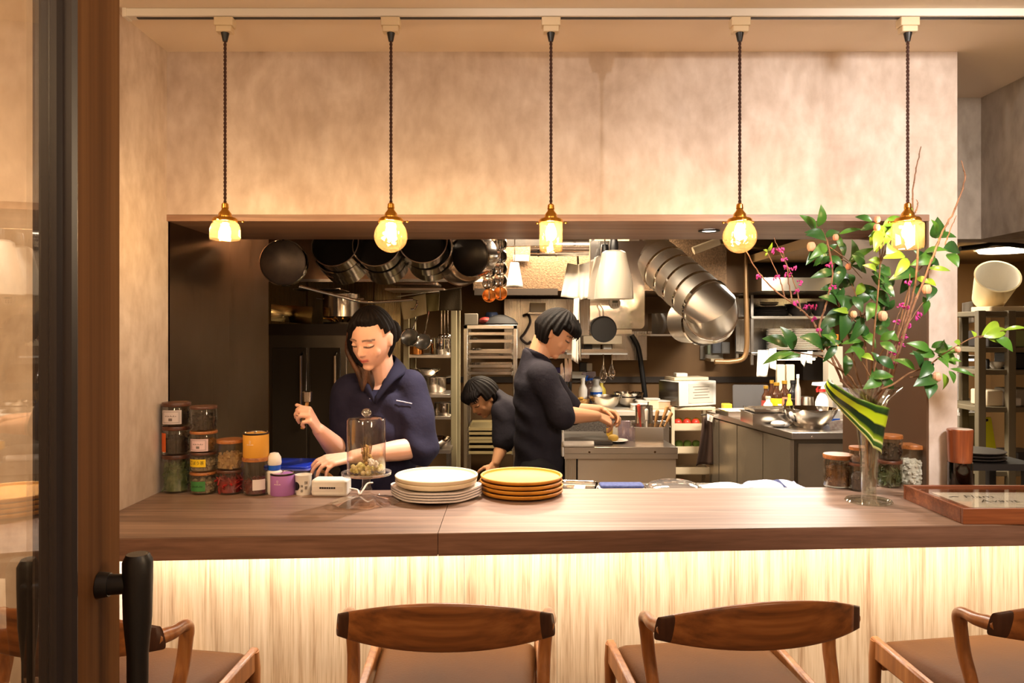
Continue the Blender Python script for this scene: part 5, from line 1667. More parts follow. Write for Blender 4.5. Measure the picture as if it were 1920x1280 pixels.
G().box((.14, .08, .12), (.14, .16, .20)).build('grey_unit', STEEL_DK, gl)
br = thing('steel_sheet', 'small plain steel sheet on the back wall right of the tool shelf', 'panel', P(1180, 648, 6.5))
G().box((0, 0, 0), (.3, .02, .25)).build('sheet', STEEL_Z, br)
kn = thing('knife_rack', 'white magnetic knife strip on the back wall right of the man', 'knife rack', P(1060, 703, 6.53))
G().box((0, .03, 0), (.36, .06, .06)).build('strip', WHITE_P, kn, bevel=.004)
for k, (px, L, lb) in enumerate(((1054, .17, 'short knife, leftmost on the white strip'), (1062, .24, 'long knife in the middle of the white strip'), (1069, .27, 'longest knife, right on the white strip'))):
    t = thing('kitchen_knife', lb, 'knife', P(px, 716, 6.53), 0, 'knives on the white strip')
    G().prism([(-.016, 0), (.016, 0), (.016, L * .6), (0, L), (-.016, L * .9)], -.012, -.009, axis='Y').build('blade', CHROME, t)
    G().box((0, -.010, -.05), (.026, .02, .11)).build('handle', RUBBER, t, bevel=.005)
tag(G().box((0, 0, 0), (.12, .05, .05)).build('blue_packet', mat('violet_blue', (60, 50, 130), .5), None, bevel=.008, loc=P(1046, 694, 6.55)), 'violet packet on the knife strip', 'packet')

# ------------------------------------------------------------------ work bench where the standing man reaches
KY = 3.98
b1 = thing('work_bench', 'steel work bench beside the standing man, its plain front towards the counter', 'bench', (0, 0, 0))
A, B = P(1058, 838, KY), P(1271, 838, KY)
xa, xb = A.x, B.x
C = on(1240, 800, ZK)
q = [(xa, KY), (xb, KY), (xb - .06, KY + .86), (xa - .03, KY + .86)]
G().prism(q, ZK - .035, ZK).build('bench_top', STEEL_X, b1, bevel=.002)
G().prism([(xa, KY + .001), (xb, KY + .001), (xb, KY + .012), (xa, KY + .012)], ZK - .062, ZK - .0355).build('front_lip', STEEL_X, b1)
G().prism([(xa + .075, KY + .03), (xb - .004, KY + .03), (xb - .06, KY + .84), (xa + .05, KY + .84)], .1, ZK - .036).build('cabinet', steel('wavy_steel', (214, 202, 188), .22, 'Z', .05, .6), b1)
G().prism([(xa + .006, KY + .03), (xa + .066, KY + .03), (xa + .066, KY + .09), (xa + .006, KY + .09)], 0, ZK - .036).build('leg', STEEL_Z, b1)
for x in (xa + .11, xb - .06):
    G().box((x, KY + .4, .05), (.05, .05, .10)).build('foot', STEEL_DK, b1)
for px in (1105, 1228):
    c = P(px, 847, KY)
    G().tube([(c.x, KY - .004, c.z), (c.x, KY + .004, c.z)], .006, 12).build('bolt', CHROME, b1)
bk_ = thing('dark_board', 'dark slate board lying on the work bench by the standing man', 'board', (X(1100, 4.2), 4.28, ZK))
G().box((0, 0, .008), (.26, .42, .016)).build('slab', mat('slate', (64, 58, 52), .4), bk_, bevel=.003)
gr_ = thing('grey_block', 'speckled grey block behind the dark board on the bench', 'block', (X(1095, 4.55), 4.60, ZK))
G().box((0, 0, .045), (.34, .10, .09)).build('body', mat('speckled_grey', (112, 104, 98), .7, c2=(70, 64, 60), scale=120), gr_, bevel=.004)
tw = thing('folded_towel', 'rolled white towel on the front edge of the work bench', 'towel', on(1086, 835, ZK + .018) + Vector((0, .06, -.018 + .017)))
def roll(u, v):
    a = 2 * PI * u
    return Vector(((v - .5) * .165, .022 * math.cos(a) * (1 + .12 * math.sin(9 * v)), .0165 + .0155 * math.sin(a)))
G().sheet(roll, 20, 14, True).build('roll', TOWELW, tw, smooth=80, solid=.002)
tw.location.z = ZK
dish = thing('white_dish', 'small white dish with a yellow dumpling on the work bench', 'dish', (X(1156, 4.15), 4.16, ZK))
G().lathe([(0, 0), (.04, 0), (.066, .012), (.064, .014), (.038, .004), (0, .004)], 28).build('dish_body', WHITE_P, dish)
o = G().ell((0, 0, .02), (.03, .024, .02), 14).build('yellow_dumpling', mat('yellow_dough', (222, 184, 88), .6))
o.location = (X(1150, 4.15), 4.15, ZK + .005)
tag(o, 'yellow dumpling on the white dish', 'food')
bn = thing('steel_container', 'square steel container holding wooden-handled tools on the work bench', 'container', (X(1217, 4.1), 4.14, ZK), R(-4))
s = .075
G().prism(rrect(-s, -s, s, s, .012), 0, .003).build('base', CHROME_R, bn)
g = G()
for (cx_, cy_, dx, dy) in ((0, -s, 2 * s, .003), (0, s, 2 * s, .003), (-s, 0, .003, 2 * s), (s, 0, .003, 2 * s)):
    g.box((cx_, cy_, .048), (dx, dy, .092))
g.build('wall', CHROME_R, bn)
g = G()
for (cx_, cy_, dx, dy) in ((0, -s - .004, 2 * s + .016, .010), (0, s + .004, 2 * s + .016, .010), (-s - .004, 0, .010, 2 * s), (s + .004, 0, .010, 2 * s)):
    g.box((cx_, cy_, .095), (dx, dy, .004))
g.build('rim', CHROME, bn)
WS = wood('tool_wood', (150, 104, 56), (190, 142, 86), (214, 172, 116), 'Z', 2, .5)
for k, (dx, dy, ax, ay, L, m, lb) in enumerate(((-.03, 0, -.02, .0, .20, mat('red_tool', (190, 70, 50), .5), 'red-handled tool, leftmost in the steel container'), (0, .02, .0, .02, .17, WHITE_P, 'white-handled tool in the steel container'), (.02, -.02, .03, 0, .17, WS, 'short wooden spoon in the steel container'), (.04, .01, .07, .0, .19, WS, 'long wooden spoon leaning right in the steel container'), (.055, .03, .085, .02, .15, WS, 'wooden spatula leaning furthest right in the steel container'))):
    t = thing('cooking_tool', lb, 'tool', (bn.location.x + dx, bn.location.y + dy, ZK + .004), 0, 'tools in the steel container')
    top = Vector((ax, ay, L * 1.0))
    G().tube([(0, 0, 0), top * .7], [.004, .005], 8).build('handle', m, t)
    G().capsule(top * .7, top, .008, .011, 10).build('head', m, t)
for k, (px, py, m, lb, r_, h_) in enumerate(((1143, 790, mat('yellow_lid', (226, 176, 60), .4), 'small jar with a yellow lid by the man\'s hand', .02, .05), (1170, 800, glass('clear_plastic', (240, 232, 236), .05, .08, .3, (226, 210, 214)), 'clear plastic tub right of the man\'s hand', .038, .10), (1185, 812, glass('clear_plastic', (240, 232, 236), .05, .08, .3, (226, 210, 214)), 'squat clear plastic tub beside the tool container', .032, .07))):
    Yk = 4.36 - .06 * k
    o = G().lathe([(0, 0), (r_ * .9, 0), (r_, h_), (r_ * .95, h_), (r_ * .85, .003), (0, .003)], 24).build('plastic_tub', m)
    o.location = (X(px, Yk), Yk, ZK)
    tag(o, lb, 'tub')
pn = tag(G().lathe([(0, 0), (.05, 0), (.055, .004), (.055, .15), (.051, .15), (.05, .008), (0, .008)], 28).build('steel_canister', CHROME_R, None, loc=(X(1205, 4.75), 4.70, ZK)), 'tall steel canister at the back of the work bench', 'canister')

# ------------------------------------------------------------------ long bench along the back wall
YB = 5.79
b2 = thing('back_bench', 'long pale work bench along the brown back wall', 'bench', (0, 0, 0))
xa, xb = X(1035, YB), X(1257, YB)
G().box(((xa + xb) / 2, YB + .36, ZK - .02), (xb - xa, .72, .04)).build('bench_top', mat('pale_steel', (226, 214, 196), .35, .3), b2, bevel=.004)
G().box(((xa + xb) / 2, YB + .37, .49), (xb - xa - .03, .66, .80)).build('cabinet', STEEL_DK, b2, bevel=.004)
for px in (1072, 1146, 1220):
    G().box((X(px, YB), YB + .035, .49), (.30, .014, .72)).build('door', STEEL_Z, b2, bevel=.003)
ZB = ZK + .0005
bsk = thing('wicker_basket', 'wicker basket of golden food on the back bench, beside the man', 'basket', (X(1076, 6.0), 6.0, ZB))
G().lathe([(0, 0), (.10, 0), (.125, .06), (.13, .07), (.122, .07), (.098, .006), (0, .006)], 28).build('basket_body', mat('wicker', (206, 164, 104), .7, c2=(160, 116, 62), scale=60, bump=.5, bscale=80), bsk)
g = G()
for i in range(40):
    a, rr = rl.uniform(0, 6.28), .10 * math.sqrt(rl.random())
    g.ell((rr * math.cos(a), rr * math.sin(a), .05 + rl.uniform(0, .03)), (.02, .014, .012), 6, None, 4)
tag(g.build('golden_food', mat('golden_crumb', (206, 150, 50), .7, c2=(226, 186, 90), scale=40), None, smooth=0, loc=(X(1076, 6.0), 6.0, ZB + .004)), 'heap of golden food in the wicker basket', 'food', kind='stuff')
bowl((X(1135, 5.98), 5.98, ZB), .135, .10, 'wide steel bowl on the back bench, right of the wicker basket', CHROME_R)
bowl((X(1178, 6.12), 6.12, ZB), .12, .08, 'steel bowl under another at the middle of the back bench', CHROME_R)
bowl((X(1178, 6.12), 6.12, ZB + .03), .125, .085, 'clear-rimmed bowl nested on top, middle of the back bench', CHROME)
def bottle(c, r, h, label, m, capm, name='bottle', lab=None, group=None, neck=.45, liquid=None):
    t = thing(name, label, 'bottle', c, 0, group)
    G().lathe([(0, 0), (r * .94, 0), (r, .006), (r, h * .58), (r * .9, h * .66), (r * neck, h * .78), (r * neck, h * .92), (0, h * .92)], 22).build('bottle_body', m, t)
    G().lathe([(0, h * .905), (r * neck * 1.15, h * .905), (r * neck * 1.15, h), (0, h)], 18).build('cap', capm, t)
    if lab:
        G().lathe([(r * 1.012, h * .12), (r * 1.012, h * .52)], 22).build('label', lab, t)
    return t
def spray(c, h, label, m, mt, rz=0, group=None):
    t = thing('spray_bottle', label, 'spray bottle', c, rz, group)
    r = h * .18
    G().lathe([(0, 0), (r, 0), (r, h * .45), (r * .7, h * .6), (r * .4, h * .68), (r * .4, h * .74), (0, h * .74)], 22).build('bottle_body', m, t)
    G().lathe([(0, h * .735), (r * .55, h * .735), (r * .55, h * .80), (0, h * .80)], 18).build('collar', mt, t)
    G().prism([(-r * 1.5, h * .90), (-r * 1.4, h * .98), (r * .8, h), (r * .9, h * .86), (r * .3, h * .80), (-r * .3, h * .80), (-r * .2, h * .88)], -r * .35, r * .35, axis='Y').build('spray_head', m, t, bevel=.003)
    G().tube([(-r * .5, 0, h * .88), (-r * .8, 0, h * .80), (-r * .7, 0, h * .72)], r * .16, 8).build('trigger', mt, t)
    return t
BL = mat('blue_cap', (30, 90, 190), .4)
spray((X(1107, 6.25), 6.25, ZB), .28, 'clear spray bottle with a blue head on the back bench', glass('clear_plastic', (240, 232, 236), .05, .08, .3, (226, 210, 214)), BL, R(20))
bottle((X(1118, 6.2), 6.2, ZB), .05, .22, 'white bottle with a blue band beside the spray bottle', WHITE_P, WHITE_P, 'white_bottle', BL, neck=.5)
bottle((X(1093, 6.05), 6.05, ZB), .035, .24, 'white pump bottle in front of the spray bottle', WHITE_P, WHITE_P, 'pump_bottle')
bottle((X(1127, 6.3), 6.3, ZB), .04, .20, 'yellow sauce bottle behind the white bottle', mat('yellow_sauce', (226, 196, 70), .4), CREAM_P, 'sauce_bottle')
for k, (px, w_, h_, m, lb) in enumerate(((1205, .10, .06, WHITE_P, 'white tub on the back bench right of the bowls'), (1222, .11, .075, CREAM_P, 'cream tub, second right of the bowls on the back bench'), (1245, .12, .06, mat('peach_tub', (214, 176, 140), .5), 'peach-coloured tub next to the microwave'), (1190, .09, .04, PAPER, 'flat white pack in front of the nested bowls'))):
    t = thing('food_tub', lb, 'tub', (X(px, 5.95 + .0), 5.95 if k != 3 else 5.84, ZB), 0, None)
    G().prism(rrect(-w_ / 2, -.05, w_ / 2, .05, .012), 0, h_).build('tub_body', m, t, bevel=.004)
    G().prism(rrect(-w_ / 2 - .004, -.054, w_ / 2 + .004, .054, .014), h_ + .0005, h_ + .008).build('lid', WHITE_P, t)
for k, (px, r_) in enumerate(((1142, .035), (1152, .03), (1160, .032))):
    o = G().lathe([(0, 0), (r_ * .8, 0), (r_, .07), (r_ * .94, .07), (r_ * .74, .004), (0, .004)], 20).build('drinking_glass', glass('jar_glass', (244, 244, 240), .02, .06))
    o.location = (X(px, 6.32), 6.32, ZB)
    tag(o, 'drinking glass behind the steel bowls, %s of three' % ('left', 'middle', 'right')[k], 'glass', 'glasses on the back bench')

# ------------------------------------------------------------------ microwave on a trolley
tx = X(1291, 6.0)
tz = P(0, 759, 6.0).z
tro = thing('cream_trolley', 'cream plastic trolley with vegetables under the microwave', 'trolley', (tx, 6.0, 0))
for sx in (-1, 1):
    for sy_ in (-1, 1):
        G().box((.16 * sx, .15 * sy_, tz / 2), (.026, .026, tz)).build('post', CREAM_P, tro, bevel=.004)
tzs = (tz - .015, P(0, 800, 6.0).z, P(0, 842, 6.0).z, P(0, 880, 6.0).z)
for z in tzs:
    G().box((0, 0, z), (.34, .32, .022)).build('shelf_board', CREAM_P, tro, bevel=.003)
    if z != tzs[0]:
        G().box((0, -.158, z + .022), (.34, .008, .05)).build('shelf_rim', CREAM_P, tro)
for k in range(9):
    m, nm, lb = ((mat('tomato', (206, 60, 40), .35), 'tomato', 'red tomato on the middle shelf of the cream trolley'), (mat('lemon', (226, 196, 70), .45), 'lemon', 'yellow lemon on the middle shelf of the cream trolley'), (mat('lettuce', (110, 140, 60), .6), 'cabbage', 'small green cabbage on the lower shelf of the cream trolley'))[k // 3]
    r_ = .034
    zs = tzs[1] if k < 6 else tzs[2]
    o = G().ell((0, 0, r_), (r_, r_, r_ * (.95 if k < 3 else .9)), 16).build(nm, m)
    o.location = (tx + (-.11 + .07 * (k % 3) + (.0 if k < 3 else .03)), 5.90 + (.0 if k < 3 else .09), zs + .0112)
    tag(o, lb, nm, nm + ' heap on the trolley')
mw = thing('microwave_oven', 'white microwave oven with a dark door on the cream trolley', 'microwave', (X(1292, 5.95), 6.0, tz - .003), R(24))
mh = 46 * 5.9 / F
G().box((0, 0, mh / 2 + .008), (.36, .26, mh)).build('case', WHITE_P, mw, bevel=.006)
G().box((-.184, 0, mh / 2 + .008), (.008, .25, mh * .95)).build('door', mat('dark_glossy_door', (54, 45, 34), .16, spec=.9), mw)
G().box((.03, -.1315, mh / 2 + .01), (.24, .004, mh * .78)).build('side_label', mat('label_grey', (214, 206, 192), .6), mw)
for k in range(5):
    G().box((.03, -.134, mh * .82 - k * .022), (.16 - .03 * (k % 2), .002, .006)).build('vent_slot', GREY_P, mw)
for sx in (-.14, .14):
    for sy_ in (-.09, .09):
        G().box((sx, sy_, .004), (.03, .03, .008)).build('foot', RUBBER, mw)
ttop = tz + mh + .006
t = thing('flat_case', 'flat cream case lying on the microwave', 'case', (X(1288, 6.0), 6.02, ttop), R(14))
G().box((0, 0, .014), (.30, .18, .026)).build('case_body', CREAM_P, t, bevel=.005)
box_thing('small_box', 'small white box on top of the flat cream case', 'box', (X(1276, 6.0), 6.0, ttop + .0275), (.09, .1, .03), PAPER)

# ------------------------------------------------------------------ brown apron hung on the corner of the right bench
b3 = thing('refrigerated_bench', 'long steel refrigerated bench with bowls and bottles on the right', 'bench', (0, 0, 0))
Y0 = (CZ - ZK) * F / (811 - CY)
Y1 = (CZ - ZK) * F / (770 - CY)
fx0, fx1 = X(1485, Y0), 2.45
bx1 = X(1326, Y1)
G().prism([(fx0, Y0), (fx1, Y0), (fx1, Y1), (bx1, Y1)], ZK - .04, ZK).build('bench_top', STEEL_X, b3, bevel=.003)
ins = .035
lerp = lambda k: (fx0 + (bx1 - fx0) * k, Y0 + (Y1 - Y0) * k)
p0, p1 = lerp(.02), lerp(.98)
G().prism([(p0[0] + ins, p0[1] + .02), (fx1 - .02, Y0 + .045), (fx1 - .02, Y1), (p1[0] + ins, p1[1])], .08, ZK - .041).build('cabinet', STEEL_DK, b3)
for a, b in ((.03, .30), (.31, .60), (.61, .84), (.85, .98)):
    qa, qb = lerp(a), lerp(b)
    G().prism([(qa[0] + .008, qa[1]), (qb[0] + .008, qb[1]), (qb[0] + ins - .002, qb[1]), (qa[0] + ins - .002, qa[1])], .10, ZK - .05).build('door', steel('door_steel', (176, 162, 142), .24, 'Z', .06, .75), b3)
for k, (a, b) in enumerate(((fx0 + .05, fx1 - .03),)):
    G().box(((a + b) / 2, Y0 + .03, .47), (b - a, .02, .78)).build('end_panel', steel('door_steel', (176, 162, 142), .24, 'Z', .06, .75), b3)
c = P(1523, 819, Y0)
G().tube([(c.x, Y0 - .004, c.z), (c.x, Y0 + .004, c.z)], .006, 12).build('bolt', CHROME, b3)
for sx, sy_ in ((fx0 + .08, Y0 + .1), (fx1 - .1, Y0 + .1), (bx1 + .1, Y1 - .1), (fx1 - .1, Y1 - .1)):
    G().box((sx, sy_, .04), (.05, .05, .08)).build('foot', STEEL_DK, b3)
ya = 5.45
AP = mat('brown_apron_cloth', (62, 42, 30), .85, bump=.2, bscale=80)
cloth([(1318, 782), (1336, 776), (1348, 868), (1304, 872)], 'dark brown apron hanging at the corner of the steel bench', AP, 5.72, 'hanging_apron', .03, n=18)
tag(G().tube([P(1314, 778, 5.75), P(1338, 776, 5.75), P(1345, 774, 5.8)], .006, 8).build('hanging_hook', CHROME), 'steel hook bar holding the brown apron at the bench corner', 'hook')
cloth([(1326, 776), (1338, 780), (1336, 792), (1326, 788)], 'small white cloth tucked above the brown apron', TOWELW, 5.68, 'hanging_cloth', .01)
# things on the right bench
bowl(Vector((X(1516, 4.82), 4.80, ZK)), 49 * 4.8 / F, .125, 'large polished steel mixing bowl at the near corner of the right bench', CHROME)
tw2 = thing('white_towel', 'crumpled white towel beside the large mixing bowl', 'towel', (X(1462, 4.78), 4.80, ZK))
G().ell((0, 0, .022), (.05, .045, .022), 16).ell((.035, -.01, .018), (.035, .03, .018), 12).build('bundle', TOWELW, tw2, smooth=80)
def gn_pan(c, w_, d_, h_, label, rz=0, m=CHROME_R, fillm=None):
    t = thing('steel_tray', label, 'tray', c, rz, None)
    G().box((0, 0, .002), (w_ - .01, d_ - .01, .003)).build('base', m, t)
    g = G()
    for (cx_, cy_, dx, dy) in ((0, -d_ / 2, w_, .004), (0, d_ / 2, w_, .004), (-w_ / 2, 0, .004, d_), (w_ / 2, 0, .004, d_)):
        g.box((cx_, cy_, h_ / 2), (dx, dy, h_))
    g.build('wall', m, t)
    g = G()
    for (cx_, cy_, dx, dy) in ((0, -d_ / 2, w_ + .02, .014), (0, d_ / 2, w_ + .02, .014), (-w_ / 2, 0, .014, d_), (w_ / 2, 0, .014, d_)):
        g.box((cx_, cy_, h_), (dx, dy, .004))
    g.build('rim', CHROME, t)
    if fillm:
        G().box((0, 0, h_ * .5), (w_ - .02, d_ - .02, .01)).build('contents', fillm, t)
    return t
gn_pan((X(1446, 4.98), 5.02, ZK), .30, .26, .075, 'deep steel tray behind the crumpled towel on the right bench')
gn_pan((X(1450, 5.0), 5.06, ZK + .0785), .28, .22, .02, 'shallow steel tray resting on the deep tray', 0)
gn_pan((X(1392, 5.5), 5.52, ZK), .30, .24, .035, 'shallow steel tray of white food further back on the right bench', R(6), CHROME_R, TOWELW)
cbk = thing('chopping_board', 'dark grey chopping board standing upright on the right bench', 'chopping board', (X(1408, 5.74), 5.74, ZK), R(-6), rot=(R(-6), 0, R(-6)))
G().prism(rrect(-.135, 0, .135, .205, .015), -.008, .008, axis='Y').build('board', mat('dark_grey_board', (74, 70, 68), .6), cbk, bevel=.003)
o = box_thing('yellow_cup', 'yellow square cup beside the dark chopping board', 'cup', (X(1361, 5.72), 5.70, ZK), (.065, .065, .065), mat('yellow_plastic', (230, 210, 50), .4))
BOT = [(1436, 5.45, .032, .22, mat('brown_bottle', (64, 36, 20), .2), mat('gold_cap', (206, 160, 60), .3, .7), mat('red_lab', (150, 50, 40), .5), 'brown sauce bottle with a gold cap, left of the bottle group'),
       (1447, 5.6, .03, .25, mat('brown_bottle', (64, 36, 20), .2), mat('gold_cap', (206, 160, 60), .3, .7), mat('cream_lab', (226, 196, 130), .5), 'brown bottle with a cream label, second in the bottle group'),
       (1456, 5.5, .04, .24, mat('brown_bottle', (64, 36, 20), .2), mat('gold_cap', (206, 160, 60), .3, .7), mat('yellow_label', (232, 196, 30), .5), 'bottle with a yellow label in the bottle group'),
       (1471, 5.55, .038, .25, mat('brown_bottle', (64, 36, 20), .2), mat('gold_cap', (206, 160, 60), .3, .7), mat('salmon_lab', (226, 130, 90), .5), 'bottle with a salmon label in the bottle group'),
       (1487, 5.6, .042, .25, mat('black_bottle', (26, 22, 22), .25), RUBBER, None, 'black bottle at the right end of the bottle group'),
       (1480, 5.3, .022, .17, mat('yellow_squeeze', (236, 186, 40), .4), mat('yellow_squeeze', (236, 186, 40), .4), None, 'yellow squeeze bottle in front of the bottle group'),
       (1440, 5.25, .032, .16, WHITE_P, CREAM_P, mat('peach_lab', (230, 170, 140), .5), 'white bottle with a peach label in front of the bottle group'),
       (1462, 5.3, .026, .10, WHITE_P, WHITE_P, None, 'short white bottle between the yellow and peach ones'),
       (1473, 5.36, .018, .13, mat('black_bottle', (26, 22, 22), .25), RUBBER, None, 'small black bottle behind the yellow squeeze bottle'),
       (1496, 5.5, .02, .30, mat('pale_steel2', (220, 214, 204), .3, .6), WHITE_P, None, 'tall slim pale flask right of the black bottle')]
for px, Yk, r_, h_, m, cm, lm, lb in BOT:
    bottle((X(px, Yk), Yk, ZK), r_, h_, lb, m, cm, 'sauce_bottle', lm, 'sauce bottles on the right bench')
sp2 = spray((X(1545, 5.25), 5.28, ZK), .26, 'white spray bottle with a red collar behind the mixing bowl', WHITE_P, mat('red_plastic', (206, 44, 36), .4), R(-5))
simple_pan((X(1512, 5.55), 5.55, ZK), .05, .13, 'tall steel pan with a black handle behind the mixing bowl', CHROME_R, R(180), name='steel_pan', group=None)
o = G()
for i in range(26):
    a, rr = rl.uniform(0, 6.28), .10 * math.sqrt(rl.random())
    o.ell((rr * math.cos(a), .8 * rr * math.sin(a), .03 + rl.uniform(-.01, .02) * (1 - rr / .1)), (.035, .03, .028), 8)
tag(o.build('plastic_bags', mat('white_film', (244, 240, 234), .5), None, smooth=80, loc=(X(1520, 5.1), 5.14, ZK)), 'heap of white plastic film behind the mixing bowl', 'plastic film', kind='stuff')
cn = thing('milk_carton', 'white pack with blue print behind the vase, on the right bench', 'pack', (X(1556, 4.95), 4.98, ZK))
G().box((0, 0, .05), (.13, .09, .10)).build('pack_body', WHITE_P, cn, bevel=.006)
G().box((0, -.0455, .03), (.12, .002, .02)).build('blue_print', BL, cn)
cloth([(1553, 790), (1580, 786), (1582, 812), (1556, 806)], 'checked pale cloth at the right end of the steel bench', mat('checked_cloth', (226, 214, 200), .9, c2=(196, 170, 160), scale=60), 4.72, 'hanging_cloth', .01)
wpl = tag(G().lathe([(0, 0), (.12, 0), (.125, .006), (0, .012)], 36).build('white_board', WHITE_P, None, loc=P(1575, 700, 5.5)), 'round white cutting board leaning behind the spray bottle', 'board')
wpl.rotation_euler = (R(82), R(8), R(60))
wpl.location = (X(1562, 5.6), 5.6, ZK + .13)
stf = thing('steel_post', 'broad pale steel post rising behind the spray bottle', 'post', (X(1570, 5.75), 5.82, 0))
G().box((0, .0, .715), (.12, .10, 1.43)).build('column', mat('pale_post', (206, 190, 168), .5), stf)

# ------------------------------------------------------------------ plate shelves on the right
YS = 5.85
shx0, shx1 = X(1408, YS), X(1600, YS)
ps = thing('plate_shelf', 'steel wall shelf with stacks of plates behind the flowers', 'shelf', (0, 0, 0))
zs_ = [P(0, 592, YS).z, P(0, 660, YS).z]
for z in zs_:
    G().box(((shx0 + shx1) / 2, YS + .2, z - .012), (shx1 - shx0, .42, .022)).build('shelf_board', STEEL_X, ps, bevel=.003)
for x in (shx0 + .01, shx1 - .01):
    for y in (YS + .01, YS + .39):
        G().box((x, y, (zs_[1] - .1 + 1.83) / 2), (.02, .02, 1.83 - zs_[1] + .1)).build('post', STEEL_Z, ps)
G().box(((shx0 + shx1) / 2, YS + .40, (zs_[1] + 1.82) / 2), (shx1 - shx0, .012, 1.82 - zs_[1])).build('back_plate', STEEL_Z, ps)
def stack(px, Y, z, r, n, th, m, label, grp):
    for k in range(n):
        o = G().lathe([(0, 0), (r * .6, 0), (r, th * 1.3), (r * .98, th * 1.5), (r * .6, th * .5), (0, th * .5)], 30).build('shelf_plate', m)
        o.location = (X(px, Y), Y, z + k * th)
        tag(o, label, 'plate', grp)
DKP = mat('dark_glaze', (70, 62, 56), .3)
WHP = mat('white_glaze', (236, 226, 210), .3)
stack(1445, 6.05, zs_[0], .13, 6, .012, DKP, 'dark plate stacked on the upper plate shelf', 'dark plates on the upper shelf')
stack(1442, 6.05, zs_[0] + .085, .075, 2, .012, WHP, 'small white saucer on top of the dark plate stack', 'saucers on the dark plates')
stack(1462, 6.05, zs_[1], .105, 13, .0135, WHP, 'white plate in the left stack of the lower plate shelf', 'left stack of white plates')
stack(1512, 6.05, zs_[1], .11, 13, .0135, WHP, 'white plate in the right stack of the lower plate shelf', 'right stack of white plates')
for k in range(2):
    box_thing('orange_box', ('orange box on the lower plate shelf, under another', 'orange box on top, at the right of the lower plate shelf')[k], 'box', (X(1556, 6.0), 6.0, zs_[1] + k * .071), (.09, .12, .07), mat('orange_card', (226, 140, 40), .6))
bowl((X(1500, 6.05), 6.05, zs_[0]), .12, .10, 'dark bowl on the upper plate shelf', DKP)
bowl((X(1540, 6.05), 6.05, zs_[0]), .11, .12, 'second dark bowl on the upper plate shelf, right of the first', DKP)
hd2 = thing('steel_hood', 'dark sloping steel hood above the plate shelves', 'range hood', (0, 0, 0))
G().prism([(5.5, P(0, 545, 5.5).z), (5.5, P(0, 520, 5.5).z), (6.1, 2.35), (6.3, 2.35), (6.3, P(0, 545, 5.5).z)], X(1420, 5.6), X(1720, 5.6), axis='X').build('hood_body', STEEL_DK, hd2)
slt = thing('shelf_light', 'bright tube light under the lower plate shelf', 'light', (X(1492, YS), YS + .05, zs_[1] - .036))
G().box((0, 0, 0), (.36, .05, .02)).build('housing', WHITE_P, slt, bevel=.003)
G().tube([(-.17, 0, -.018), (.17, 0, -.018)], .010, 12).build('tube', glow('shelf_tube', (1.0, .86, .66), 14), slt)
for k, (q, lb, Yk) in enumerate((([(1421, 656), (1446, 656), (1438, 706), (1418, 706)], 'big white order slip hanging under the plate shelf', 5.8), ([(1442, 654), (1456, 652), (1455, 694), (1444, 690)], 'narrow white order slip right of the big one', 5.78), ([(1502, 660), (1514, 660), (1508, 688), (1500, 676)], 'cream pointed paper slip under the tube light', 5.8), ([(1514, 658), (1524, 658), (1522, 682), (1513, 680)], 'rounded white paper slip beside the cream one', 5.8))):
    cloth(q, lb, PAPER, Yk, 'hanging_paper', .006, cat='paper')
for k, px in enumerate((1463, 1481)):
    box_thing('white_box', ('left', 'right')[k] + ' tall white box standing at the back of the right bench', 'box', (X(px, 5.77), 5.77, ZK), (.06, .04, .36), CREAM_P)
fr = thing('steel_flask_shelf', 'dark box with small tins on the back wall right of the white boxes', 'shelf', P(1525, 690, 6.2))
G().box((0, .2, 0), (.17, .4, .20)).build('case', mat('dark_cabinet', (52, 44, 38), .5), fr)
for k in range(2):
    tag(G().lathe([(0, 0), (.03, 0), (.03, .06), (0, .06)], 16).build('small_tin', CHROME_R, None, loc=P(1520 + 10 * k, 690, 6.17) + Vector((0, .1, .1005))), ('left', 'right')[k] + ' small tin on the dark box behind the flowers', 'tin')

# ------------------------------------------------------------------ kitchen-side clutter right behind the counter
ZBB = .9005
gn = thing('shallow_pan', 'shallow steel tray just behind the ochre plates', 'tray', (X(1082, 2.84), 2.845, ZBB + .045), R(-10))
G().prism(rrect(-.07, -.09, .07, .09, .025), 0, .004).build('base', CHROME_R, gn)
G().tube([(x, y, .012) for x, y in rrect(-.072, -.092, .072, .092, .026)], .005, 8, closed=True).build('rim', CHROME, gn)
G().box((.01, 0, .008), (.04, .06, .006)).build('crumpled_film', WHITE_P, gn)
st1 = thing('steel_riser', 'low steel riser on the kitchen side bench', 'riser', (X(1200, 2.86), 2.86, ZBB))
G().box((0, 0, .0215), (.72, .24, .043)).build('riser_body', STEEL_X, st1)
ri2 = .9005 + .0435
bt = thing('blue_white_towel', 'folded dark blue and white towel behind the counter', 'towel', (X(1165, 2.82), 2.83, ri2))
G().prism(rrect(-.085, -.04, .085, .04, .01), 0, .014).build('lower_fold', WHITE_P, bt, bevel=.004)
G().prism(rrect(-.08, -.03, .085, .04, .01), .0145, .026).build('upper_fold', mat('navy_cloth', (40, 48, 92), .8, c2=(64, 72, 112), scale=80), bt, bevel=.004)
ld = thing('pan_lid', 'clear domed lid lying behind the counter, right of the blue towel', 'lid', (X(1264, 2.85), 2.86, ri2))
G().lathe([(.108, .0), (.110, .002), (.106, .010), (.090, .022), (.06, .030), (0, .034), (0, .031), (.06, .027), (.088, .019), (.104, .007)], 44).build('dome', glass('lid_glass', (244, 240, 236), .03, .12, .1, (236, 230, 224)), ld)
G().tube([(.109 * math.cos(2 * PI * i / 40), .109 * math.sin(2 * PI * i / 40), .003) for i in range(40)], .0035, 6, closed=True).build('rim', CHROME, ld)
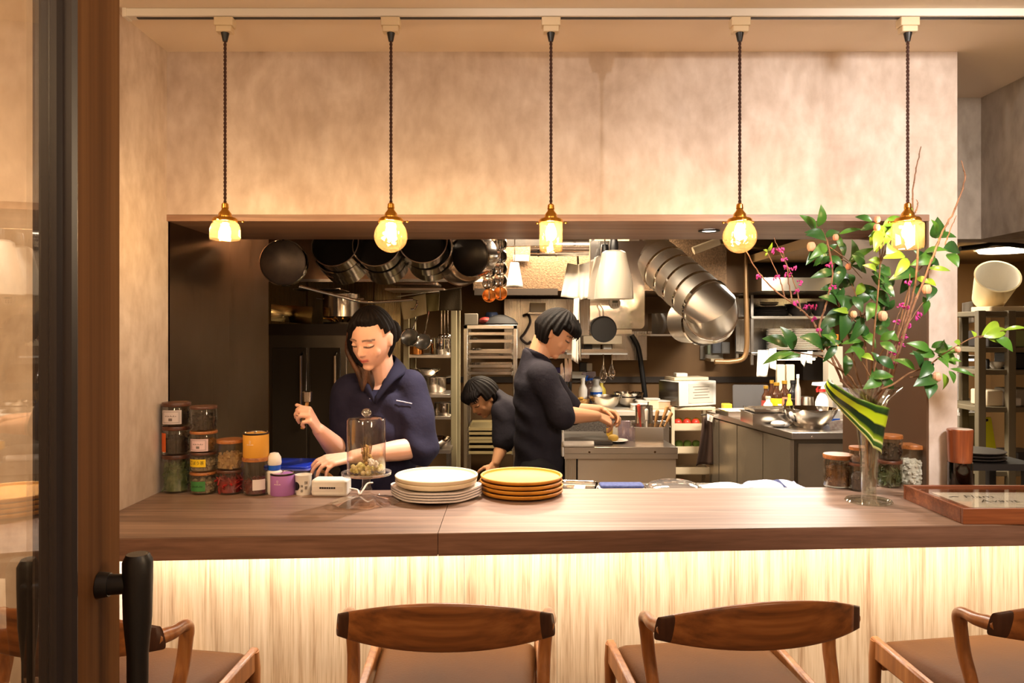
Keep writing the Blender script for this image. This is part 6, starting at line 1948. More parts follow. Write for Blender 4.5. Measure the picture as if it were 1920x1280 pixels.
w1 = thing('white_dishcloth', 'white dishcloth spread behind the counter right of the glass lid', 'cloth', (X(1360, 2.86), 2.86, ZBB))
def mound(u, v):
    return Vector((-.09 + .2 * u, -.08 + .16 * v, .046 + .014 * math.sin(PI * u) * math.sin(PI * v) + .005 * math.sin(9 * u + 4 * v)))
G().sheet(mound, 18, 12).build('cloth_sheet', TOWELW, w1, smooth=80, solid=.004)
G().box((.01, 0, .022), (.18, .14, .044)).build('folded_layers', TOWELW, w1, bevel=.008)
w2 = thing('blue_grey_dishcloth', 'pale blue dishcloth with a dark stripe heaped behind the counter', 'cloth', (X(1455, 2.86), 2.86, ZBB))
def mound2(u, v):
    return Vector((-.10 + .2 * u, -.08 + .16 * v, .05 + .022 * math.sin(PI * u) * math.sin(PI * v) + .008 * math.sin(14 * u + 6 * v)))
BC = mat('pale_blue_cloth', (186, 190, 220), .9, c2=(206, 208, 230), scale=20)
G().sheet(mound2, 24, 14).build('cloth_sheet', BC, w2, smooth=80, solid=.004)
G().box((0, 0, .023), (.18, .14, .046)).build('folded_layers', BC, w2, bevel=.008)
def stripe(u, v):
    p = mound2(.52 + .1 * u, v)
    return p + Vector((0, 0, .003))
G().sheet(stripe, 4, 14).build('stripe', mat('navy_cloth', (40, 48, 92), .8), w2, smooth=80)

# ------------------------------------------------------------------ storage area seen past the pillar
sh = thing('storage_rack', 'grey plastic storage rack seen past the pillar on the right', 'rack', (0, 0, 0))
YR = 4.4
RG = mat('rack_grey', (112, 100, 76), .55)
xs_ = (X(1838, YR), X(1894, YR))
ztop = P(0, 582, YR).z
for x in (xs_[0], xs_[1], xs_[1] + .55):
    for y in (YR, YR + .45):
        G().box((x, y, ztop / 2), (.045, .04, ztop)).build('post', RG, sh, bevel=.004)
rz_ = [P(0, y, YR).z for y in (584, 652, 694, 764, 884)]
for z in rz_:
    G().box(((xs_[0] + xs_[1] + .55) / 2, YR + .22, z - .012), (xs_[1] + .55 - xs_[0], .45, .03)).build('shelf_board', RG, sh, bevel=.004)
bt_ = thing('white_bucket', 'white bucket tipped with its bright opening to the viewer on top of the storage rack', 'bucket', (X(1876, YR + .1), YR + .16, rz_[0] + .165), rot=(R(50), R(-22), 0))
G().lathe([(0, -.14), (.09, -.14), (.12, .08), (.125, .085), (.116, .085), (.086, -.13), (0, -.13)], 36).build('bucket_wall', mat('cream_bucket', (236, 216, 170), .5), bt_)
G().lathe([(.0865, -.127), (.1165, .083), (.1155, .083), (.0855, -.126), (0, -.126)], 36).build('bright_lining', WHITE_P, bt_)  # lining added in white to give the opening its lit brightness
bt2 = thing('bucket_base', 'clear tub lying under the tipped white bucket', 'tub', (X(1880, YR + .1), YR + .16, rz_[0] + .0035))
G().prism(rrect(-.10, -.10, .14, .10, .02), 0, .03).build('tub_body', CREAM_P, bt2, bevel=.004)
cl_ = thing('ceiling_light', 'bright round ceiling light over the storage rack', 'ceiling light', (X(1888, 4.55), 4.55, 2.07))
G().lathe([(0, 0), (.16, 0), (.16, -.02), (.15, -.04), (0, -.045)], 36).build('diffuser', glow('ceiling_disc', (1, .86, .62), 7), cl_)
G().lathe([(.16, 0), (.175, 0), (.175, -.024), (.162, -.024)], 36).build('ring', WHITE_P, cl_)
tag(G().tube(spline([P(1800, 466, 4.1), P(1845, 461, 4.1), P(1870, 456, 4.1), P(1925, 462, 4.1)], 6), .014, 8).build('ceiling_pipe', RUBBER), 'black pipe running under the ceiling past the pillar', 'pipe')
bowl((X(1872, YR + .1), YR + .12, rz_[2] + .0035), 15 * YR / F, .042, 'small white bowl on the middle shelf of the storage rack', WHP, name='white_bowl')
o = G().lathe([(0, 0), (.012, 0), (.014, .05), (.008, .06), (0, .06)], 14).build('small_shaker', RUBBER)
o.location = (X(1851, YR + .1), YR + .1, rz_[2] + .0035)
tag(o, 'tiny dark shaker left of the white bowl', 'shaker')
for k, (px, w_, lb) in enumerate(((1850, .10, 'grey lidless tub at the left of the lower shelf'), (1872, .07, 'striped white tub, second on the lower shelf'), (1885, .09, 'low white tray on the lower shelf beside the post'))):
    box_thing('storage_tub', lb + ' of the storage rack', 'tub', (X(px, YR + .12), YR + .12, rz_[3] + .0035), (w_, .16, (.095, .085, .05)[k]), (CREAM_P, WHITE_P, WHITE_P)[k], bevel=.008)
for k, (px, zi, m, lb) in enumerate(((1908, 1, mat('green_tub', (150, 160, 100), .5), 'pale green tub on the upper shelf of the storage rack'), (1912, 2, RUBBER, 'black crate on the middle shelf of the storage rack'), (1912, 3, GREY_P, 'grey crate on the lower shelf of the storage rack'), (1915, 4, mat('dark_crate', (50, 44, 40), .5), 'dark crate on the lowest shelf of the storage rack'), (1862, 1, mat('dark_crate', (50, 44, 40), .5), 'dark box on the upper shelf of the storage rack'))):
    box_thing('storage_crate', lb, 'crate', (X(px, YR + .14), YR + .16, rz_[zi] + .0035), (.16, .2, .1), m, bevel=.008)
yc = thing('yellow_cutting_board', 'yellow cutting board leaning on the lowest shelf of the storage rack', 'cutting board', (X(1858, YR + .1), YR + .10, rz_[4] + .006), rot=(R(-4), R(-7), R(14)))
g = G().prism(rrect(-.055, 0, .055, .30, .012), -.006, .006, axis='Y')
g.build('board', mat('yellow_board', (206, 200, 30), .5), yc, bevel=.002)
G().box((0, -.008, .285), (.05, .004, .014)).build('hand_slot', RUBBER, yc)
G().box((.0, -.0075, .11), (.08, .003, .014), Matrix.Rotation(R(-35), 4, 'Y')).build('dark_mark', RUBBER, yc)
for k in range(3):
    o = G().lathe([(0, 0), (.10, 0), (.12, .01), (.118, .012), (0, .004)], 30).build('dark_plate', DKP)
    o.location = (X(1828, 3.3), 3.30, .985 + k * .014)
    tag(o, 'dark plate in the low stack behind the grinder', 'plate', 'dark plates behind the grinder')
sd_ = thing('side_table', 'dark side table behind the grinder holding dark plates', 'table', (X(1828, 3.3) + .02, 3.32, 0))
G().box((0, 0, .97), (.34, .3, .028)).build('table_top', mat('dark_table', (40, 34, 30), .5), sd_)
for sx in (-.14, .14):
    for sy_ in (-.12, .12):
        G().box((sx, sy_, .478), (.03, .03, .956)).build('leg', mat('dark_table', (40, 34, 30), .5), sd_)
cloth([(1804, 568), (1824, 564), (1827, 604), (1804, 610)], 'grey paper notice pinned to the wall past the pillar', mat('grey_notice', (150, 140, 130), .8), 5.4, 'hanging_paper', .004, cat='paper')
struct('wall_storage', G().box((X(1822, 5.5), 5.5, 1.02), (.24, .06, 2.04)), DARKWALL)
nl = thing('lit_niche', 'bright lit niche with small bottles, low behind the pillar', 'niche', (X(1814, 4.9), 4.9, P(0, 772, 4.9).z))
hz_ = P(0, 672, 4.9).z - P(0, 772, 4.9).z
G().box((0, .14, hz_ / 2), (.16, .02, hz_)).build('back_plate', WHITE_P, nl)
G().box((0, .05, -.01), (.16, .2, .02)).build('ledge', WHITE_P, nl)
G().box((0, .05, hz_ + .01), (.16, .2, .02)).build('top_plate', WHITE_P, nl)
G().box((0, .05, hz_ - .01), (.13, .03, .012)).build('lamp_strip', glow('niche_strip', (1, .88, .7), 8), nl)
ns = thing('niche_stand', 'grey stand that carries the lit niche', 'stand', (X(1814, 4.9), 4.95, 0))
G().box((0, 0, (P(0, 772, 4.9).z - .021) / 2), (.16, .18, P(0, 772, 4.9).z - .021)).build('body', GREY_P, ns, bevel=.004)
bottle((X(1809, 4.93), 4.93, P(0, 772, 4.9).z), .03, .13, 'small pale bottle standing in the lit niche', mat('grey_bottle', (150, 140, 130), .4), RUBBER, 'small_bottle')
for k, (lx, ly, w_) in enumerate(((.1, 4.0, 1.2), (.45, 5.45, 1.2))):
    t = thing('kitchen_ceiling_light', ('front', 'rear')[k] + ' flat ceiling light fitting in the kitchen', 'ceiling light', (lx, ly, 2.41))
    G().box((0, 0, -.02), (w_, .25, .04)).build('housing', WHITE_P, t, bevel=.004)

# ================================================================== people
def skin_mat(name, c):
    m, nt, b = newmat(name)
    a = N(nt, 'ShaderNodeVertexColor')
    a.layer_name = 'tint'
    nt.links.new(a.outputs['Color'], b.inputs['Base Color'])
    b.inputs['Roughness'].default_value = .5
    b.inputs['Subsurface Weight'].default_value = .12
    b.inputs['Subsurface Radius'].default_value = (.012, .005, .003)
    b.inputs['Subsurface Scale'].default_value = .5
    return m
SKIN = skin_mat('skin', (224, 170, 140))
HAIR = mat('dark_hair', (16, 13, 13), .55, spec=.12, c2=(26, 20, 18), scale=6, bump=.35, bscale=40, stretch=(6, 6, .6))
HAIRB = mat('brown_hair_ends', (96, 62, 42), .5, spec=.25, c2=(46, 32, 26), scale=6, bump=.35, bscale=40, stretch=(6, 6, .6))
NAVY = mat('navy_smock', (37, 34, 56), .85, c2=(31, 28, 47), scale=5, bump=.8, bscale=13, spec=.2)
DARKN = mat('charcoal_smock', (42, 38, 46), .85, c2=(36, 33, 40), scale=5, bump=.8, bscale=13, spec=.2)
BLK = mat('black_trousers', (22, 21, 24), .85)

def remeshed(g, name, voxel, m, parent=None, smooth=3, tint=None, folds=0.0, seed=0):
    """Fuse the pieces of g into one continuous closed surface."""
    o = g.build(name, m, None, smooth=0)
    md = o.modifiers.new('fuse', 'REMESH')
    md.mode = 'VOXEL'
    md.voxel_size = voxel
    dg = bpy.context.evaluated_depsgraph_get()
    me = bpy.data.meshes.new_from_object(o.evaluated_get(dg))
    old = o.data
    o.modifiers.clear()
    o.data = me
    bpy.data.meshes.remove(old)
    bm = bmesh.new()
    bm.from_mesh(me)
    for _ in range(smooth):
        bmesh.ops.smooth_vert(bm, verts=bm.verts, factor=.5, use_axis_x=True, use_axis_y=True, use_axis_z=True)
    if folds:
        bm.normal_update()
        for v in bm.verts:
            p = v.co
            k = math.sin(31 * p.z + 17 * p.x + 2.2 * math.sin(13 * p.x + 9 * p.z + seed) + seed) * math.sin(19 * p.x - 14 * p.z + 11 * p.y + seed * 2)
            v.co += v.normal * (folds * k)
    bm.to_mesh(me)
    bm.free()
    if tint:
        at = me.color_attributes.new('tint', 'FLOAT_COLOR', 'POINT')
        buf = []
        for v in me.vertices:
            buf += list(tint(v.co))
        at.data.foreach_set('color', buf)
    me.polygons.foreach_set('use_smooth', [True] * len(me.polygons))
    me.materials.clear()
    me.materials.append(m)
    me.name = name
    if parent is not None:
        o.parent = parent
        o.matrix_parent_inverse = parent.matrix_world.inverted()
    return o

def head_matrix(c, f, up=(0, 0, 1), s=1.0):
    f = Vector(f).normalized()
    u = Vector(up)
    u = (u - f * u.dot(f)).normalized()
    x = f.cross(u)
    m = Matrix(((x.x, f.x, u.x, c[0]), (x.y, f.y, u.y, c[1]), (x.z, f.z, u.z, c[2]), (0, 0, 0, 1)))
    return m @ Matrix.Scale(s, 4)

def skull(dx, dy, dz, off=0.0):
    x, y, z = (.074 + off) * dx, (.096 + off) * dy, (.116 + off) * dz
    if dz < 0:
        t = -dz
        k = max(1e-4, 1 - t * t) ** -.11
        x *= k
        y *= k
        x *= 1 - .36 * t * t
        y *= (1 - .50 * t) if dy < 0 else (1 - .06 * t)
        y += .012 * t
    if dy > 0 and off == 0:
        for s in (-1, 1):
            y -= .010 * math.exp(-(((x - s * .032) / .015) ** 2 + ((z - .004) / .011) ** 2))
    return Vector((x, y, z))

def add_head(g, M):
    def fn(u, v):
        a, b = 2 * PI * u, PI * (v - .5)
        return M @ skull(math.cos(b) * math.cos(a), math.cos(b) * math.sin(a), math.sin(b))
    g.sheet(fn, 56, 40, True)
    L = lambda *p: M @ Vector(p)
    s = M.to_scale().x
    g.capsule(L(0, .086, .010), L(0, .104, -.026), .0075 * s, .0105 * s)
    R3 = M.to_3x3().normalized().to_4x4()
    for q in (-1, 1):
        g.ell(L(.0095 * q, .096, -.031), (.007 * s, .009 * s, .0062 * s), 10, R3)
        g.ell(L(.036 * q, .056, -.028), (.026 * s, .023 * s, .030 * s), 12, R3)
        g.ell(L(.031 * q, .081, .023), (.021 * s, .008 * s, .006 * s), 10, R3)
        g.ell(L(.032 * q, .0785, .002), (.0145 * s, .0105 * s, .0085 * s), 12, R3)
        g.ell(L(.076 * q, -.006, -.006), (.0075 * s, .017 * s, .029 * s), 12, R3)
        g.ell(L(.079 * q, -.010, .004), (.006 * s, .015 * s, .018 * s), 10, R3)
    g.ell(L(0, .087, -.0555), (.020 * s, .0085 * s, .0046 * s), 12, R3)
    g.ell(L(0, .085, -.0650), (.017 * s, .0085 * s, .0054 * s), 12, R3)
    g.ell(L(0, .062, -.096), (.024 * s, .019 * s, .017 * s), 12, R3)

def tinter(M, base, lips=(204, 112, 100)):
    inv = M.inverted()
    B, LP, DK, RS = Vector(rgb(base)[:3]), Vector(rgb(lips)[:3]), Vector((.012, .009, .008)), Vector(rgb((226, 150, 128))[:3])
    def f(co):
        p = inv @ co
        c = B.copy()
        if p.z > -.14 and abs(p.x) < .1 and abs(p.y) < .13 and p.y > .02:
            e = abs(p.z + .0605 - .10 * abs(p.x))
            if p.y > .07 and abs(p.x) < .023 and e < .009:
                c = c.lerp(LP, max(0, min(1, (.009 - e) / .004)) * max(0, min(1, (.023 - abs(p.x)) / .004)))
                if abs(p.z + .0605) < .0018 and abs(p.x) < .019:
                    c = c * .45
            ax = abs(abs(p.x) - .032)
            d = abs(p.z + .003 - 4.0 * (abs(p.x) - .032) ** 2 * 3)
            if ax < .017 and d < .0045:
                c = c.lerp(DK, max(0, min(1, (.0045 - d) / .0022)) * .92)
            d = abs(p.z - .0265 + 8 * (abs(p.x) - .030) ** 2)
            if ax < .021 and d < .005:
                c = c.lerp(DK, max(0, min(1, (.005 - d) / .003)) * .8)
            r = math.hypot(abs(p.x) - .04, p.z + .03)
            if r < .025:
                c = c.lerp(RS, .12 * (1 - r / .025))
        return (c.x, c.y, c.z, 1.0)
    return f

def hair_cap(M, parent, m, cover, thick=.014, name='hair', extra=None):
    """A cap over the skull that sinks below the skin wherever cover() is 0; extra(g) adds locks."""
    g = G()
    def fn(u, v):
        a, b = 2 * PI * u, PI * (v - .5)
        d = Vector((math.cos(b) * math.cos(a), math.cos(b) * math.sin(a), math.sin(b)))
        k = cover(d, skull(d.x, d.y, d.z, .0001))
        wav = .0025 * math.sin(a * 23) * math.cos(b)
        return M @ skull(d.x, d.y, d.z, -.012 + (thick + .012 + wav) * k)
    g.sheet(fn, 170, 110, True)
    if extra:
        extra(g)
    o = g.build(name, m, None, smooth=80)
    o.parent = parent
    o.matrix_parent_inverse = parent.matrix_world.inverted()
    return o
def sst(a, b, x):
    t = max(0, min(1, (x - a) / (b - a)))
    return t * t * (3 - 2 * t)

def add_hand(g, wrist, d, n, curl, thumb, s=1.0, spread=.06, tcurl=.5):
    """Palm, four fingers of different lengths and a thumb; d finger direction, n back of the hand, thumb = side (+1 / -1)."""
    d = Vector(d).normalized()
    n = Vector(n)
    n = (n - d * n.dot(d)).normalized()
    sd = d.cross(n) * thumb
    wrist = Vector(wrist)
    offs = (.030, .010, -.010, -.029)
    lens = (.068, .077, .071, .055)
    for i in range(4):
        a = wrist + sd * offs[i] * .62 * s + d * .008 * s
        kn = wrist + sd * offs[i] * s + d * (.088 - .004 * abs(i - 1) - (.008 if i == 3 else 0)) * s
        g.capsule(a, kn, .0135 * s, .0108 * s, 10)
        if i < 3:
            g.capsule(wrist + sd * (offs[i] - .010) * .7 * s + d * .02 * s, wrist + sd * (offs[i] - .010) * s + d * .072 * s, .0135 * s, .0100 * s, 10)
        p = kn
        ang = curl[0] * (1 + .12 * i)
        dirv = (d + sd * spread * (1.5 - i)).normalized()
        for j, (fr, rr) in enumerate(((.45, .0090), (.30, .0082), (.25, .0074))):
            if j:
                ang += curl[j] * (1 + .08 * i)
            v = dirv * math.cos(ang) - n * math.sin(ang)
            q = p + v * lens[i] * fr * s
            r0 = rr * s * (.9 if i == 3 else 1)
            g.capsule(p, q, r0 * 1.03, r0 * .94, 10)
            p = q
    b0 = wrist + sd * .018 * s + d * .022 * s - n * .006 * s
    v = (d * .62 + sd * .72 - n * .25).normalized()
    p = b0
    for j, (l, r0) in enumerate(((.042, .0135), (.032, .0105), (.026, .0090))):
        q = p + v * l * s
        g.capsule(p, q, r0 * s, r0 * .88 * s, 10)
        p = q
        v = (v + (d * .7 - sd * .55 - n * .5) * tcurl).normalized()

def limb(g, pts, rs, n=16):
    for a, b, ra, rb in zip(pts, pts[1:], rs, rs[1:]):
        g.capsule(a, b, ra, rb, n)

def loft(g, secs, n=32):
    """Rings (centre, half width vector, half depth vector) joined into a closed body."""
    vs = []
    for c, a, b in secs:
        c, a, b = Vector(c), Vector(a), Vector(b)
        for k in range(n):
            t = 2 * PI * k / n
            ct, st_ = math.cos(t), math.sin(t)
            vs.append(c + a * math.copysign(abs(ct) ** .85, ct) + b * math.copysign(abs(st_) ** .85, st_))
    fs = [(i * n + k, i * n + (k + 1) % n, (i + 1) * n + (k + 1) % n, (i + 1) * n + k) for i in range(len(secs) - 1) for k in range(n)]
    fs += [tuple(range(n)), tuple((len(secs) - 1) * n + k for k in range(n))]
    return g.add(vs, fs)

# ------------------------------------------------------------------ the woman
YW = 2.97
Mw = head_matrix(P(698, 633, 2.90), (-.34, -.86, -.38), (.06, 0, 1), .99)
shL, elL, wrL = P(768, 730, 2.97), P(790, 838, 2.87), P(662, 856, 2.74)
shR, elR, wrR = P(655, 735, 2.97), P(640, 850, 2.93), P(598, 806, 2.75)
g = G()
add_head(g, Mw)
g.capsule(Mw @ Vector((0, -.028, -.06)), P(717, 716, 2.985), .050, .056, 18)
loft(g, [(P(714, 712, 2.985), (.06, 0, 0), (0, .05, 0)), (P(713, 735, 2.985), (.115, 0, 0), (0, .068, 0)), (P(712, 800, 2.985), (.125, 0, 0), (0, .09, 0)), (P(712, 880, 2.985), (.115, 0, 0), (0, .085, 0)), (P(712, 960, 2.985), (.14, 0, 0), (0, .10, 0)), ((P(712, 0, 2.985).x, 2.985, .80), (.155, 0, 0), (0, .11, 0))])
for q in (-1, 1):
    hp = Vector((P(712, 0, 2.985).x + .08 * q, 2.985, .84))
    limb(g, [hp, hp + Vector((0, -.01, -.40)), hp + Vector((0, .02, -.76))], [.085, .056, .038])
    g.capsule(hp + Vector((0, .03, -.795)), hp + Vector((0, -.13, -.815)), .04, .028)
limb(g, [shL, elL, elL + (wrL - elL) * .35, wrL], [.052, .040, .041, .025])
limb(g, [shR, elR, elR + (wrR - elR) * .35, wrR], [.052, .040, .041, .025])
dL = (wrL - elL).normalized()
add_hand(g, wrL + dL * .012, dL + Vector((-.1, -.2, -.02)), (.1, -.35, 1), (.35, .45, .35), 1, .98, .10)
dR = (wrR - elR).normalized()
add_hand(g, wrR + dR * .012, dR + Vector((-.05, .15, .25)), (.5, .35, -.3), (.9, 1.0, .7), 1, .95, .02, .7)
woman = remeshed(g, 'person', .0036, SKIN, None, 2, tinter(Mw, (236, 184, 158)))
tag(woman, 'woman in a navy half-sleeved smock behind the counter, bowing over her work', 'person')
def cover_w(d, p):
    side = sst(.40, .20, d.y - .35 * max(0, d.x))
    right = sst(.05, .30, d.x) * sst(.86, .66, d.y) * sst(-.14, -.06, p.z)
    k = max(sst(.064, .092, p.z + .10 * abs(p.x)), side if d.x > 0 else side * max(sst(.020, .034, p.z), sst(-.22, -.34, d.y)), right)
    if d.y > .2 and d.x < .1 and p.z < .05:
        k = min(k, sst(.062, .090, p.z + .10 * abs(p.x)))
    return k * sst(-.105, -.085, p.z)
def locks_w(g):
    rr = random.Random(3)
    for k in range(16):
        u = k / 15
        a = Mw @ Vector((.060 + .016 * math.sin(3 * u), .066 - .085 * u, .045))
        b = Mw @ Vector((.086 + .004 * math.sin(5 * u), .058 - .08 * u, -.035))
        e = P(672 + 24 * u, 700 + 10 * math.sin(7 * u), 2.865 + .03 * u)
        f = P(676 + 24 * u, 726 + 8 * math.sin(9 * u), 2.865 + .03 * u)
        g.tube(spline([a, b, e, f], 6), [.007] * 6 + [.010] * 6 + [.010, .009, .008, .007, .006, .004, .002], 7)
hair_cap(Mw, woman, HAIR, cover_w, .015)
g = G()
locks_w(g)
o = g.build('hair_lock', HAIRB, None, smooth=80)
o.parent = woman
g = G()
bun = Mw @ Vector((-.02, -.112, -.02))
g.ell(bun, (.042, .042, .05), 16)
o = g.build('hair_bun', HAIR, None, smooth=80)
o.parent = woman
g = G()
loft(g, [(P(722, 700, 3.005), (.064, 0, .0), (0, .066, .050)), (P(717, 716, 2.99), (.120, 0, 0), (0, .088, .030)), (P(713, 736, 2.985), (.165, 0, 0), (0, .108, 0)), (P(712, 790, 2.98), (.160, 0, 0), (0, .126, 0)), (P(711, 860, 2.98), (.152, 0, 0), (0, .122, 0)), (P(711, 940, 2.98), (.168, 0, 0), (0, .128, 0)), ((P(711, 0, 2.98).x, 2.98, .78), (.18, 0, 0), (0, .135, 0))])
limb(g, [P(722, 716, 2.985), shL, shL + (elL - shL) * .55, shL + (elL - shL) * 1.03], [.055, .074, .070, .068], 20)
limb(g, [P(704, 716, 2.985), shR, shR + (elR - shR) * .55, shR + (elR - shR) * .98], [.055, .074, .068, .064], 20)
shirt = remeshed(g, 'navy_smock', .0075, NAVY, woman, 3, None, .008, 1)
def surf_y(ob, x, z):
    best = None
    for v in ob.data.vertices:
        if abs(v.co.x - x) < .014 and abs(v.co.z - z) < .014:
            best = v.co.y if best is None else min(best, v.co.y)
    return best if best is not None else 2.86
g = G()
for (xa, ya, xb, yb) in ((742, 751, 772, 757), (692, 747, 706, 748)):
    pts = []
    for k in range(6):
        q = P(xa + (xb - xa) * k / 5, ya + (yb - ya) * k / 5, 2.86)
        pts.append(Vector((q.x, surf_y(shirt, q.x, q.z) - .001, q.z)))
    g.tube(pts, .0022, 6)
o = g.build('pocket_piping', mat('pale_piping', (190, 186, 206), .6), None)
o.parent = woman
# turned-down collar that meets in a V
lo = spline([P(*p) for p in ((704, 757, 2.852), (738, 716, 2.880), (762, 698, 2.950), (754, 686, 3.05), (720, 682, 3.095), (686, 690, 3.05), (666, 706, 2.955), (680, 726, 2.885), (703, 757, 2.852))], 6)
hi = spline([P(*p) for p in ((703, 746, 2.860), (728, 702, 2.900), (741, 676, 2.965), (738, 667, 3.03), (720, 666, 3.06), (698, 672, 3.03), (683, 688, 2.955), (687, 708, 2.900), (702, 746, 2.860))], 6)
def coll(u, v):
    k = min(len(lo) - 1, int(round(u * (len(lo) - 1))))
    return lo[k].lerp(hi[k], v) + Vector((0, -.006 * math.sin(PI * v), .004 * math.sin(PI * v)))
o = G().sheet(coll, len(lo) - 1, 6).build('collar', mat('dark_collar', (26, 24, 44), .85, spec=.2), None, smooth=80, solid=.006)
o.parent = woman
g = G()
for q in (-1, 1):
    hp = Vector((P(711, 0, 2.98).x + .085 * q, 2.985, .84))
    limb(g, [hp, hp + Vector((0, -.01, -.40)), hp + Vector((0, .02, -.74))], [.105, .085, .065])
loft(g, [((P(711, 0, 2.98).x, 2.985, .95), (.165, 0, 0), (0, .12, 0)), ((P(711, 0, 2.98).x, 2.985, .76), (.185, 0, 0), (0, .135, 0))])
remeshed(g, 'trousers', .012, BLK, woman, 2)
# what the woman holds
t = thing('wooden_spoon', 'wooden-handled whisk spoon in the woman\'s raised hand', 'spoon', P(572, 778, 2.735))
G().tube([(-.01, -.0, -.05), (.0, 0, .0), (.008, 0, .05)], [.007, .0075, .006], 10).build('handle', WS, t)
G().lathe([(0, .05), (.016, .05), (.018, .085), (.012, .088), (0, .088)], 16, (.008, 0, 0)).build('head', CHROME_R, t)
t = G().tube(spline([P(596, 884, 2.70), P(606, 884, 2.69), P(620, 892, 2.68), P(630, 905, 2.67)], 6), .006, 8).build('wooden_ladle', WS)
tag(t, 'curved wooden ladle grip under the woman\'s lower hand', 'ladle')

# ------------------------------------------------------------------ the standing man, seen from his right side
YM = 4.08
Mm = head_matrix(P(1040, 625, YM), (.84, -.16, -.52), (.25, 0, 1), 1.07)
shR, elR, wrR = P(1014, 704, 3.94), P(1052, 778, 3.90), P(1118, 780, 4.02)
shL, elL, wrL = P(1018, 704, 4.22), P(1070, 772, 4.27), P(1124, 768, 4.22)
g = G()
add_head(g, Mm)
g.capsule(Mm @ Vector((0, -.035, -.05)), P(1003, 690, YM), .056, .066, 18)
xm = lambda px: (px - CX) * YM / F
loft(g, [(P(1006, 690, YM), (.06, 0, 0), (0, .08, 0)), (P(1006, 715, YM), (.10, 0, 0), (0, .16, 0)), (P(1008, 780, YM), (.11, 0, 0), (0, .15, 0)), (P(1008, 850, YM), (.11, 0, 0), (0, .14, 0)), ((xm(1008), YM, .84), (.12, 0, 0), (0, .15, 0))])
for q in (-1, 1):
    hp = Vector((xm(1008), YM + .085 * q, .86))
    limb(g, [hp, hp + Vector((.02, 0, -.40)), hp + Vector((-.01, 0, -.78))], [.09, .06, .042])
    g.capsule(hp + Vector((-.03, 0, -.815)), hp + Vector((.14, 0, -.83)), .042, .030)
limb(g, [shR, elR, elR + (wrR - elR) * .35, wrR], [.056, .045, .046, .029])
limb(g, [shL, elL, elL + (wrL - elL) * .35, wrL], [.056, .045, .046, .029])
dR = (wrR - elR).normalized()
add_hand(g, wrR + dR * .012, dR + Vector((.05, .05, -.35)), (.1, -.55, .8), (.5, .55, .4), -1, 1.06, .05)
dL = (wrL - elL).normalized()
add_hand(g, wrL + dL * .012, dL + Vector((.0, -.2, -.4)), (.1, .45, .8), (.55, .6, .4), 1, 1.06, .05)
man = remeshed(g, 'person', .004, SKIN, None, 2, tinter(Mm, (222, 164, 124), (178, 98, 80)))
tag(man, 'man in a dark smock standing in profile at the steel work bench, head bowed', 'person')
def cover_m(d, p):
    front = sst(.026, .040, p.z - .15 * abs(p.x))
    side = sst(.42, .24, d.y) * sst(-.012, .006, p.z - .12 * max(0, -p.y / .1))
    back = sst(.05, -.25, d.y) * sst(-.078, -.055, p.z)
    return max(front, side, back)
def fringe(g):
    for k in range(15):
        u = k / 14 * 2 - 1
        a = Mm @ Vector((.055 * u, .060 * (1 - .4 * u * u), .115 - .02 * abs(u)))
        b = Mm @ Vector((.066 * u, .108 - .035 * u * u, .070))
        c = Mm @ Vector((.070 * u, .114 - .040 * u * u, .030 + .008 * math.sin(5 * k)))
        g.tube(spline([a, b, c], 6), [.012, .012, .012, .012, .012, .012, .011, .010, .009, .007, .005, .003, .0015], 8, flat=.8)
hair_cap(Mm, man, HAIR, cover_m, .022, extra=fringe)
g = G()
loft(g, [(P(1004, 662, YM), (.064, 0, -.030), (0, .066, 0)), (P(1003, 680, YM), (.080, 0, -.02), (0, .09, 0)), (P(1002, 694, YM), (.098, 0, 0), (0, .135, 0)), (P(1003, 714, YM), (.118, 0, 0), (0, .185, 0)), (P(1008, 770, YM), (.126, 0, 0), (0, .185, 0)), (P(1010, 840, YM), (.130, 0, 0), (0, .175, 0)), (P(1012, 920, YM), (.142, 0, 0), (0, .18, 0)), ((xm(1012), YM, .62), (.155, 0, 0), (0, .19, 0))])
for sh_, el_ in ((shR, elR), (shL, elL)):
    limb(g, [P(1006, 694, (sh_.y + YM) / 2), sh_, sh_ + (el_ - sh_) * .5, sh_ + (el_ - sh_) * 1.04], [.06, .082, .078, .072], 20)
remeshed(g, 'dark_smock', .009, DARKN, man, 3, None, .008, 2)
g = G()
q = spline([P(984, 655, YM), P(1004, 663, YM - .070), P(1026, 676, YM - .035), P(1033, 694, YM)], 6)
g.tube(q, .018, 10, flat=.5)
q = spline([P(984, 655, YM), P(1004, 663, YM + .070), P(1026, 676, YM + .035), P(1033, 694, YM)], 6)
g.tube(q, .018, 10, flat=.5)
remeshed(g, 'collar', .006, DARKN, man, 2)
g = G()
for s_ in (-1, 1):
    hp = Vector((xm(1010), YM + .09 * s_, .82))
    limb(g, [hp, hp + Vector((.02, 0, -.38)), hp + Vector((-.01, 0, -.74))], [.11, .088, .07])
remeshed(g, 'trousers', .014, BLK, man, 2)
g = G()
loft(g, [(P(1052, 800, YM), (.012, 0, 0), (0, .10, 0)), (P(1053, 850, YM), (.014, 0, 0), (0, .12, 0))])
o = remeshed(g, 'apron_bib', .006, TOWELW, man, 1)
bt = tag(G().box((0, 0, 0), (.022, .02, .06)).build('blue_clip', mat('sky_blue', (30, 150, 220), .4), None, bevel=.004, loc=P(1045, 660, 6.425)), 'sky blue clip on the back wall below the man\'s chin', 'clip')

